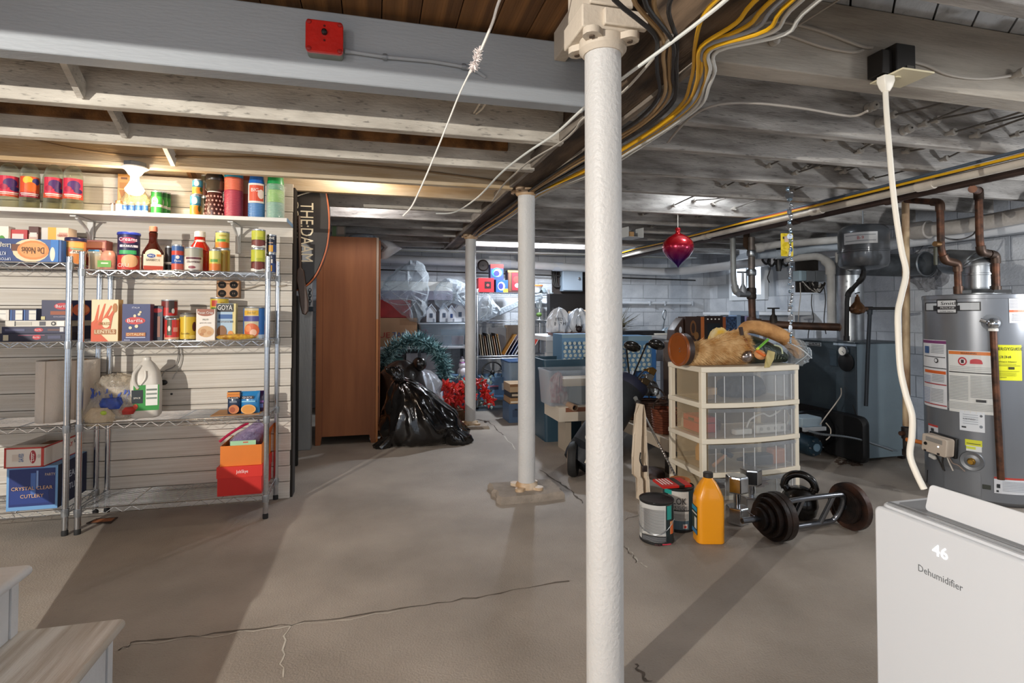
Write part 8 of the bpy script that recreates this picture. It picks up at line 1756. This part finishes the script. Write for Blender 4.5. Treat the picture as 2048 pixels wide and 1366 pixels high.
t = thing('power_tool', 'black and orange power tool lying in the third drawer', 'tool', (2.5, 3.1, inz(1))); MB().box(-.12, .06, -.03, .05, 0, .07).obj('tool_body', M('#26282c', .5), t, bevel=.012); MB().box(.06, .16, -.03, .05, .0, .10).obj('tool_grip', M('#c97a42', .5), t, bevel=.014); MB().tube([(-.12, .01, .04), (-.19, .01, .04)], [.02, .008], 10).obj('tool_nose', BLACK, t)
t = thing('yellow_bottle', 'yellow bottle standing at the left in the third drawer', 'bottle', (2.165, 3.3, inz(1))); MB().lathe([(.035, 0), (.036, .08), (.02, .11), (.014, .13)], 14).obj('bottle_body', M('#d99a1c', .4), t); MB().lathe([(.016, .13), (.015, .145)], 12).obj('cap', BLACK, t)
lump('brown_cloth', 'brown folded cloth and wires in the bottom drawer', 'cloth', 1440, 1560, 968, 1000, 3.1, .22, M('#8a6244', .7, 0, .4, 8, .4, 30), 9, inz(0))
lump('rag_pile', 'tan rags in the second drawer behind the power strip', 'cloth', 1425, 1450, 848, 872, 3.22, .14, M('#8a7358', .8, 0, .3, 14), 12, inz(2))
top = DZ + .001
c = onY(1357, 702, 3.14); Rr = 33 * dpt(c.x, 3.14) / FPX
t = thing('wooden_drum', 'round orange brown wooden drum end standing on the drawer tower', 'drum', (c.x, 3.14, top + Rr * 1.0), 0)
rz_ = -1.5
MB().lathe([(Rr * 1.0, -.012), (Rr * 1.03, 0), (Rr * 1.0, .008), (Rr * .9, .006), (Rr * .86, .002)], 32).obj('disc', M('#8f4a18', .35, 0, .25, 4, .1, 20, .3), t, rot=(PI / 2, 0, rz_))
MB().lathe([(Rr * .98, -.05), (Rr * .98, -.012)], 28, cap=False).obj('dark_hoop', M('#2e1c14', .5), t, rot=(PI / 2, 0, rz_))
for k in range(2): MB().lathe([(.005, .003), (.004, .006)], 10).obj('screw', CHROME, t, rot=(PI / 2, 0, rz_), loc=(.025 * math.cos(rz_) + math.sin(rz_) * .006, .025 * math.sin(rz_) - math.cos(rz_) * .006, -.012 + .02 * k))
x0 = c.x + .05; x1 = xat(1484, 3.14, top); rr = random.Random(17)
t = thing('fur_bundle', 'rolled bundle of golden tan fur lying on the drawer tower', 'fur', (x0, 3.16, top)); L = x1 - x0
prof = [(0.0, .055), (.06, .068), (.2, .078), (.45, .085), (.7, .105), (.9, .118), (1.0, .11)]
rs = [[(u * L, .10 * math.cos(a) * r / .1, r * .95 + r * .95 * math.sin(a)) for a in [2 * PI * j / 20 for j in range(20)]] for u, r in prof]
FUR = M('#dcb478', .9, 0, .5, 9, .8, 40, 0, (1, 1, 1), '#a8713a')
MB().rings(rs).obj('hide', FUR, t); b = MB()
for k in range(7000):
 u = rr.random(); i = 0
 while i < len(prof) - 2 and prof[i + 1][0] < u: i += 1
 f = (u - prof[i][0]) / (prof[i + 1][0] - prof[i][0]); r = prof[i][1] + (prof[i + 1][1] - prof[i][1]) * f; a = rr.uniform(-.6, PI + .6)
 if rr.random() < .5: a = rr.uniform(PI * .6, PI * 1.6)
 p = Vector((u * L, r * math.cos(a), r * .95 + r * .95 * math.sin(a))); n = Vector((0, math.cos(a), math.sin(a)))
 d = (n * .5 + Vector((rr.uniform(.2, 1.0), rr.uniform(-.3, .3), -.35 + rr.uniform(-.2, .2)))).normalized() * rr.uniform(.02, .052); s = d.orthogonal().normalized() * .0019
 if p.z + d.z < .001: d.z = .001 - p.z
 b.add([p - s, p + s, p + d], [(0, 1, 2)])
o = b.obj('fur_tufts', M('#ecca94', .9, 0, .45, 14, 0, 60, 0, (1, 1, 1), '#c08a4a'), t, False); o['kind'] = 'stuff'
x0 = xat(1478, 3.16, top); x1 = xat(1580, 3.16, top)
GREENK = M('#131a14', .35, .1, .6, 60, .5, 90, 0, (1, 1, 1), '#2c3a2a')
zt2 = zat(650, xat(1500, 3.2, top), 3.2) - top
t = thing('sequin_cloth', 'dark green glittery cloth bundle beside the fur on the drawer tower', 'cloth', (x0, 3.2, top)); W2 = x1 - x0
prof = [(0, .09), (.12, .105), (.3, .1), (.55, .085), (.8, .06), (.97, .035)]
MB().rings([[(u * W2, r * 1.1 * math.cos(a), r * .95 + r * .95 * math.sin(a)) for a in [2 * PI * j / 18 for j in range(18)]] for u, r in prof]).obj('cloth', GREENK, t)
b = MB()
for k in range(5): b.tube(smoothpath([(W2 * (.6 + .08 * k), -.09 + .012 * k, .03), (W2 * (.66 + .08 * k), -.07 + .01 * k, .09 - .01 * k), (W2 * (.72 + .07 * k), .0, .12 - .016 * k)], 4), .003, 5)
b.obj('pale_stripes', M('#8a8f7c', .5), t)
t = thing('padded_roll', 'long curved tan padded roll arching over the dark green cloth', 'padded roll', (0, 0, 0))
pp = [onY(x, y, 3.27) for x, y in ((1480, 668), (1492, 655), (1515, 655), (1545, 664), (1572, 678), (1592, 700), (1600, 724))]
pp[-1].z = max(pp[-1].z, top + .03); pts = smoothpath(pp, 6); rr_ = [.03 + .022 * math.sin(PI * i / (len(pts) - 1)) for i in range(len(pts))]
MB().tube(pts, rr_, 14).obj('roll', M('#d09c62', .85, 0, .3, 9, .7, 50, 0, (1, 1, 1), '#9f6c3a'), t)
b = MB(); rr = random.Random(5)
for k in range(1500):
 i = rr.randrange(len(pts) - 1); n = Vector((rr.gauss(0, 1), rr.gauss(0, 1), rr.gauss(0, 1))).normalized(); p = pts[i].lerp(pts[i + 1], rr.random()) + n * rr_[i] * .97; d = n * rr.uniform(.006, .014); s = d.orthogonal().normalized() * .001; b.add([p - s, p + s, p + d], [(0, 1, 2)])
o = b.obj('nap', M('#d3a570', .9), t, False); o['kind'] = 'stuff'
def tp(x, y, Y=3.03):
 p = onY(x, y, Y); p.z = max(p.z, top + .004); return p
t = thing('serving_spoon', 'large spoon with a copper handle and silver bowl leaning on the dark cloth', 'spoon', (0, 0, 0))
MB().tube(smoothpath([tp(1486, 672, 3.08), tp(1492, 682, 3.05), tp(1500, 696, 3.04), tp(1505, 705, 3.03)], 5), [.010] * 6 + [.006] * 10, 8).obj('handle', M('#8a5430', .35, .5), t)
MB().ball((0, 0, 0), .043, 18, 10, (1.0, .5, .85)).obj('spoon_bowl', M('#a89a92', .15, .95), t, loc=tp(1494, 716, 3.035) + Vector((0, 0, .01)), rot=(0, -.5, 0))
MB().tube([tp(1481, 655, 3.1), tp(1484, 672, 3.08)], [.014, .012], 8).obj('dark_grip', M('#33201a', .4), t)
t = thing('green_marker', 'bright green stick pointing up across the dark cloth', 'stick', (0, 0, 0)); MB().tube([tp(1516, 697), tp(1536, 679, 3.07)], .0085, 10).obj('barrel', M('#6ab02c', .4), t); MB().tube([tp(1513, 699.5), tp(1517, 696)], .009, 10).obj('cap', M('#c9d43a', .4), t)
t = thing('orange_craft_fish', 'orange and pink padded craft piece beside the silver spoon bowl', 'craft piece', (0, 0, 0)); p = tp(1515, 712, 3.035)
MB().ball((0, 0, 0), .04, 16, 10, (1.2, .4, .8)).obj('pad', M('#dd9a62', .6, 0, .3, 14), t, loc=p + Vector((.02, 0, .008)), rot=(0, .3, 0))
for k in range(5): MB().ball((0, 0, 0), .012, 8, 6, (1.3, .6, .7)).obj('orange_petal', M('#d86a24', .5), t, loc=p + Vector((-.012 + .012 * k, -.018, .032 - .007 * k)))
t = thing('corn_husk', 'pale folded husk hanging over the front edge of the drawer tower', 'husk', (0, 0, 0))
hk = [tp(1537, 700, 3.02), tp(1551, 704, 3.0), tp(1549, 718, 2.985)]
hk2 = [onY(1540, 735, 2.965), onY(1530, 736, 2.965), tp(1533, 716, 2.99)]
MB().rings([[tuple(v) for v in hk + hk2], [(v.x, v.y + .012, v.z) for v in hk + hk2]]).obj('husk', M('#cdbb86', .6, 0, .3, 10, .3, 30, 0, (4, 1, 1), '#a8985c'), t, bevel=.004)
MB().tube(smoothpath([tp(1548, 690, 3.05), tp(1562, 695, 3.03), tp(1565, 708, 3.02)], 4), .005, 6).obj('husk_edge', M('#b9c0a0', .6), t)
drape('loose clear wrap at the right end of the fur bundle', [(1578, 676), (1590, 678), (1599, 700), (1603, 722), (1590, 731), (1580, 726)], 3.22, 3, 33, .10)
o = lump('yellow_pouch', 'small cream and yellow pouch tucked behind the fur', 'pouch', 1424, 1466, 656, 684, 3.28, .08, M('#d8c8a0', .6, 0, .5, 12, .3, 30, 0, (1, 1, 1), '#e0b23a'), 14, zat(700, 2.2, 3.28))
# paint tins, bottle, weights
p = onz(1331, 1092); r = .0885
h = .215
t = thing('paint_tin', 'white labelled paint tin with black lid and wire handle, nearest', 'paint tin', (p.x, p.y + r, 0), facing(p.x, p.y) - .12)
MB().lathe([(r * .96, 0), (r, .004), (r, .012), (r * .975, .014), (r * .975, h - .012), (r, h - .01), (r * 1.01, h - .002), (r * .99, h), (r * .93, h - .006), (.001, h - .008)], 36).obj('tin_body', M('#1c1b1b', .45), t)
MB().lathe([(r * .98, .016), (r * .98, h - .014)], 36, cap=False).obj('paper_label', M('#c9c8c4', .55), t)
z = h
patch_on(t, r * .982, [('r', .095, h * .5, .07, h * .87, '#1d2a2c'), ('r', .082, h * .76, .032, h * .32, '#1f8f86'), ('r', .1, h * .4, .03, h * .3, '#c98a5c'), ('r', .1, h * .35, .018, h * .2, '#d8602c')] + [('r', -.085, h * (.2 + .035 * k), .035, h * .012, '#8f9090') for k in range(20)] + [('r', -.005, h * (.32 + .03 * k), .095, h * .016, '#7a7b7c') for k in range(19)] + [('r', .0, h * .2, .1, h * .14, '#3a3b3d')] + [('r', .0, h * (.16 + .025 * k), .092, h * .008, '#8a8b8d') for k in range(4)] + [('r', .05, h * .09, .035, h * .03, '#c23a4a')])
letters([('KILZ', .12, .09, .014, '#5a2a2c')], r * 2, h, 0, t, r * .982 + .04)
MB().tube(smoothpath([(-r * 1.0, -.02, h * .42), (-r * .75, -r * .7, h * .33), (0, -r * 1.06, h * .26), (r * .65, -r * .85, h * .36), (r * 1.02, -.01, h * .56)], 6), .0022, 6).obj('wire_handle', STEEL, t)
MB().ball((.0, -r * 1.0, h * .985), .008, 8, 6, (1, .5, .8)).obj('paint_drip', M('#1c1b1b', .4), t)
p = onz(1374, 1066); h2 = .235; r = .085
t = thing('paint_tin', 'second paint tin with teal and grey label lettered LOK, behind the first', 'paint tin', (p.x, p.y + r, 0), facing(p.x, p.y) - .1)
PT2 = (p.x, p.y + r)
MB().lathe([(r * .96, 0), (r, .004), (r, .012), (r * .975, .014), (r * .975, h2 - .012), (r, h2 - .01), (r * 1.01, h2 - .002), (r * .99, h2), (r * .93, h2 - .006), (.001, h2 - .008)], 36).obj('tin_body', M('#1c1b1b', .45), t)
MB().lathe([(r * .98, .016), (r * .98, h2 - .014)], 36, cap=False).obj('paper_label', M('#20353a', .5), t)
patch_on(t, r * .982, [('r', .01, h2 * .6, .115, h2 * .66, '#c3bfb8'), ('r', -.05, h2 * .9, .05, h2 * .1, '#1f9a90'), ('r', .01, h2 * .17, .115, h2 * .2, '#4f6470'), ('r', .02, h2 * .5, .1, h2 * .025, '#2a2a2c'), ('r', .045, h2 * .15, .025, h2 * .1, '#d9c9c2'), ('e', .045, h2 * .14, .014, h2 * .06, '#b8362c')] + [('r', .01, h2 * (.3 + .03 * k), .1, h2 * .014, '#8a8884') for k in range(5)])
letters([('LOK', .1, .72, .05, '#26262a', .42), ('DRYLOK', .1, .585, .022, '#26262a', .5), ('MASONRY', .1, .535, .016, '#26262a', .5)], r * 2, h2, 0, t, r * .982 + .012)
t = thing('red_card', 'folded red and black card packet resting on the second paint tin', 'packet', (PT2[0] - .05, PT2[1] - .03, h2 + .004), .1)
MB().box(-.10, .08, -.055, .045, 0, .012).obj('packet', M('#b81f1c', .4), t, False, rot=(.12, .05, 0), loc=(0, 0, .012));
b = MB(); b.box(.0, .035, -.056, .046, -.0004, .0126); b.obj('black_band', BLACK, t, False, rot=(.12, .05, 0), loc=(0, 0, .012))
b = MB()
for k in range(4): b.box(-.09 + .02 * k, -.082 + .02 * k, -.03, .04, .0121, .0128)
b.obj('white_marks', M('#e3d6d2', .5), t, False, rot=(.12, .05, 0), loc=(0, 0, .012))
t = thing('frisbee', 'flat orange brown disc lying on the second paint tin behind the red packet', 'disc', (PT2[0] + .035, PT2[1] + .04, h2 + .0015), 0); MB().lathe([(.001, .008), (.05, .008), (.055, .0), (.06, .002), (.056, .014), (.001, .016)], 22).obj('disc', M('#b0641e', .5), t); MB().lathe([(.03, .0158), (.03, .017), (.02, .0175)], 18).obj('raised_ring', M('#8a4c18', .5), t)
p = onz(1430, 1090); H = zat(950, p.x, p.y) - 0.0
t = thing('detergent_bottle', 'big yellow orange plastic bottle with black cap and dark green label', 'bottle', (p.x, p.y + .055, 0), facing(p.x, p.y) + .35)
YB_ = M('#e8970f', .32, 0, .03, 4, 0, 60, .3); w = .142; d = .105
rs = []
for z, sx, sy, r_ in ((0, .9, .9, .02), (.012, 1, 1, .028), (.60, 1, 1, .028), (.66, .98, .96, .03), (.76, .80, .86, .03), (.86, .55, .62, .025), (.905, .36, .46, .02), (.92, .33, .44, .02), (.93, .30, .41, .02)):
 rs.append([(u, v, z * H) for u, v in rrect(w * sx, d * sy, min(r_, w * sx * .45, d * sy * .45), 4)])
MB().rings(rs).obj('bottle_body', YB_, t, angle=30)
MB().lathe([(.0235, .925 * H), (.025, .93 * H), (.025, .99 * H), (.021, H)], 22).obj('cap', M('#2a2622', .45), t)
for s in (-1, 1): MB().rings([[(-.006 + u, s * d * .44 * k, z * H) for u, k, z in ((-.035, .78, .70), (.01, .70, .84), (.02, .74, .82), (-.01, .86, .70))], [(-.006 + u, s * d * .40 * k, z * H) for u, k, z in ((-.035, .78, .70), (.01, .70, .84), (.02, .74, .82), (-.01, .86, .70))]]).obj('grip_recess', M('#c87f0c', .35), t)
b = MB(); b.box(-w / 2 - .0012, -w / 2, -.038, .038, .12 * H, .52 * H); b.obj('label_panel', M('#23352c', .45), t, False)
b = MB(); b.box(-w / 2 - .0018, -w / 2 - .0012, -.036, .036, .45 * H, .51 * H); b.obj('label_band', M('#2f8fb0', .45), t, False)
b = MB(); b.box(-w / 2 - .0018, -w / 2 - .0012, -.036, .036, .40 * H, .42 * H).box(-w / 2 - .0018, -w / 2 - .0012, -.03, .0, .2 * H, .36 * H); b.obj('label_print', M('#d8d3c4', .5), t, False)
b = MB(); b.box(-w / 2 - .0018, -w / 2 - .0012, -.036, .036, .125 * H, .18 * H); b.obj('label_band', M('#3f7fae', .45), t, False)
def dumbbell(label, px, py, topy, rz):
 p = onz(px, py); r = .062; h = zat(topy, p.x, p.y + r)
 t = thing('chrome_dumbbell', label, 'dumbbell', (p.x, p.y + r, 0), rz, 'chrome dumbbells standing on end')
 me = MB().lathe([(r * .92, 0), (r, .006), (r, .088), (r * .92, .095)], 6)
 a = me.obj('weight_head', CHROME, t, False, bevel=.004); link(a.data, 'weight_head', t, (0, 0, h - .095)); t.children[-1].modifiers.new('bevel', 'BEVEL').width = .004
 MB().lathe([(.018, .09), (.017, .1), (.0205, h / 2), (.017, h - .1), (.018, h - .09)], 18).obj('grip', CHROME, t)
dumbbell('chrome hexagonal dumbbell standing on end beside the yellow bottle', 1489, 1054, 950, .2)
dumbbell('second chrome dumbbell standing on end, behind the first', 1517, 1030, 936, .5)
PL = M('#151211', .5, .4, .5, 9, .3, 40, 0, (1, 1, 1), '#33231b')
R0 = .122
A = onz(1556, 1079); B = onz(1700, 1057)
A = A + Vector((0, 0, R0)); B = B + Vector((0, 0, R0 + .003)); ax = (B - A).normalized(); L = (B - A).length
ang = math.atan2(ax.y, ax.x)
t = thing('tricep_bar', 'steel tricep bar with rusty weight plates lying on the floor', 'barbell', A, ang)
def plate(x, r, th, m=PL):
 pf = [(r * .2, -th / 2), (r * .78, -th / 2), (r * .82, -th * .5 - .003), (r, -th * .5 - .003), (r * 1.01, 0), (r, th * .5 + .003), (r * .82, th * .5 + .003), (r * .78, th / 2), (r * .2, th / 2)]
 o = MB().lathe(pf, 36).obj('weight_plate', m, t, loc=(x, 0, 0 if r > .1 else -.0), rot=(0, PI / 2, 0))
 return o
plate(.0, R0, .03); plate(-.032, R0 * .98, .026); plate(-.064, .098, .026); plate(-.092, .074, .022); plate(-.114, .055, .02)
plate(L, R0 + .003, .028, M('#1f1b1c', .5, .4, .5, 7, .3, 40, 0, (1, 1, 1), '#523527')); plate(L - .028, .088, .02)
BARM = M('#8a8d94', .25, .95, .2, 14)
MB().tube([(-.225, 0, 0), (-.02, 0, 0)], .0145, 14).obj('sleeve', BARM, t); MB().tube([(L - .04, 0, 0), (L + .13, 0, 0)], .0145, 14).obj('sleeve', BARM, t)
MB().tube([(-.227, 0, 0), (-.224, 0, 0)], .010, 12).obj('sleeve_bore', BLACK, t)
MB().tube([(-.175, -.03, .03), (-.155, .0, .02), (-.17, .03, .035)], .0022, 6).obj('spring_clip', BARM, t)
tilt = Vector((0, -.35, .94)); hwd = .088
def fp(x, s): return Vector((x, 0, 0)) + tilt * s * hwd
xa = .03; xb = L - .06
loop = [fp(xa, 0), fp(xa, .7), fp(xa + .045, 1), fp(xb - .07, 1), fp(xb - .02, .85), fp(xb, .35), fp(xb, -.35), fp(xb - .02, -.85), fp(xb - .07, -1), fp(xa + .045, -1), fp(xa, -.7), fp(xa, 0)]
MB().tube(smoothpath(loop, 5), .0135, 12).obj('bar_frame', BARM, t)
for x in (xa + .09, xb - .10): MB().tube([fp(x - .015, -1), fp(x + .015, 1)], .0135, 12).obj('grip_bar', BARM, t)
p = onz(1625, 1046)
t = thing('kettlebell', 'black kettlebell with a thick ring handle behind the tricep bar', 'kettlebell', (p.x, p.y + .095, 0), facing(p.x, p.y))
KB = M('#17130f', .25, .3, .3, 14, .1, 60, .4)
MB().lathe([(.055, 0), (.085, .02), (.1, .075), (.09, .13), (.055, .165), (.03, .175)], 28).obj('bell', KB, t)
hh = zat(942, p.x, p.y + .1)
MB().tube(smoothpath([(-.05, 0, .13), (-.074, 0, .17), (-.082, 0, hh - .095), (-.068, 0, hh - .05), (-.036, 0, hh - .024), (0, 0, hh - .016), (.036, 0, hh - .024), (.068, 0, hh - .05), (.082, 0, hh - .095), (.074, 0, .17), (.05, 0, .13)], 5), .021, 14).obj('handle', KB, t)
for k, (x, y, lab) in enumerate(((1600, 1030, 'small black weight lying left of the kettlebell'), (1650, 1022, 'small black weight lying right of the kettlebell'))):
 q_ = onz(x, y + 8); t = thing('small_weight', lab, 'weight', (q_.x, q_.y + .2, 0), .3); MB().lathe([(.05, 0), (.058, .01), (.058, .05), (.05, .06)], 8).obj('weight_body', BLACK, t, False, bevel=.004); MB().lathe([(.018, .06), (.018, .075)], 12).obj('stub', IRON, t)
q_ = onz(1610, 1058); lump('yellow_clip', 'little yellow spring clip seen through the tricep bar frame', 'clip', 1594, 1606, 1026, 1040, q_.y + .16, .03, M('#c9b02a', .4), 2, 0.0)
lump('yellow_clip', 'second little yellow spring clip under the steel grip bar', 'clip', 1623, 1633, 1028, 1042, q_.y + .18, .03, M('#c9b02a', .4), 3, 0.0)
# dehumidifier
HZ_ = .62
A = onz(1756, 1004, HZ_); B = onz(2032, 1108, HZ_); u = (B - A); u.z = 0; Ld = u.length + .035; u.normalize()
t = thing('dehumidifier', 'white dehumidifier with a lit number display and raised lid in the near right', 'dehumidifier', (A.x, A.y, 0), math.atan2(u.y, u.x))
WP = M('#d9dde2', .32, coat=.2); D_ = .21
pr_ = rrect(Ld, D_, .03, 6)
rs = [[(Ld / 2 + a * s, D_ / 2 + b_ * s, z) for a, b_ in pr_] for s, z in ((.97, .0), (1, .012), (1, HZ_ - .016), (.99, HZ_ - .004), (.97, HZ_))]
MB().rings(rs).obj('housing', WP, t)
fp_ = rrect(Ld + .002, HZ_ - .012, .02, 6)
MB().prism([(Ld / 2 + a, HZ_ / 2 + b_) for a, b_ in fp_], -.014, .012).obj('front_panel', M('#d9dde2', .28, coat=.3), t, bevel=.006)
MB().prism([(Ld / 2 + a, D_ / 2 + .005 + b_) for a, b_ in rrect(Ld - .05, D_ - .07, .015)], HZ_ + .0002, HZ_ + .003, 'z').obj('top_recess', M('#8f9296', .4), t, False, label='grey recessed tray in the top')
MB().prism([(Ld / 2 + a, .022 + b_) for a, b_ in rrect(Ld - .03, .012, .004)], HZ_ + .0002, HZ_ + .004, 'z').obj('trim_strip', M('#a9acaf', .3, .5), t, False)
def front_uv(x, y):
 d = ray(x, y); n = Vector((u.y, -u.x, 0)); o = Vector((0, 0, EYE)); P0 = Vector((A.x, A.y, 0)) + n * .0145
 k = (P0 - o).dot(n) / d.dot(n); p = o + d * k; return (p - Vector((A.x, A.y, 0))).dot(u), p.z
f0 = front_uv(1849, 1018);
flap_l = None
q0 = onz(1852, 1022, HZ_); lx = (q0 - A).dot(u); ly = (q0 - A).dot(Vector((-u.y, u.x, 0)))
lx = max(.02, lx)
zf = zat(968, *(Vector((A.x, A.y)) + Vector((u.x, u.y)) * lx + Vector((-u.y, u.x)) * (ly + .02))) - HZ_
MB().prism([(a, b_) for a, b_ in [(x_ + (Ld - lx - .03) / 2, z_ + zf / 2) for x_, z_ in rrect(Ld - lx - .03, zf, .012, 5)]], -.006, .006).obj('raised_lid', M('#dfe2e6', .3, coat=.2), t, loc=(lx, ly, HZ_ + .002), rot=(-.28, 0, 0), bevel=.002)
uz = front_uv(1880, 1105); b = MB(); b.text('46', .042, (uz[0], -.0146, uz[1]), ext=.0003); b.obj('display_number', M((1, 1, 1), .4, emit=1.5), t, False, label='glowing white 46 on the front')
uz = front_uv(1880, 1156); ua = front_uv(1836, 1140); ub = front_uv(1925, 1175)
b = MB(); b.text('Dehumidifier', .026, ((ua[0] + ub[0]) / 2, -.0146, uz[1]), ext=.0002, width=abs(ub[0] - ua[0])); b.obj('lettering', M('#6f7276', .5), t, False)
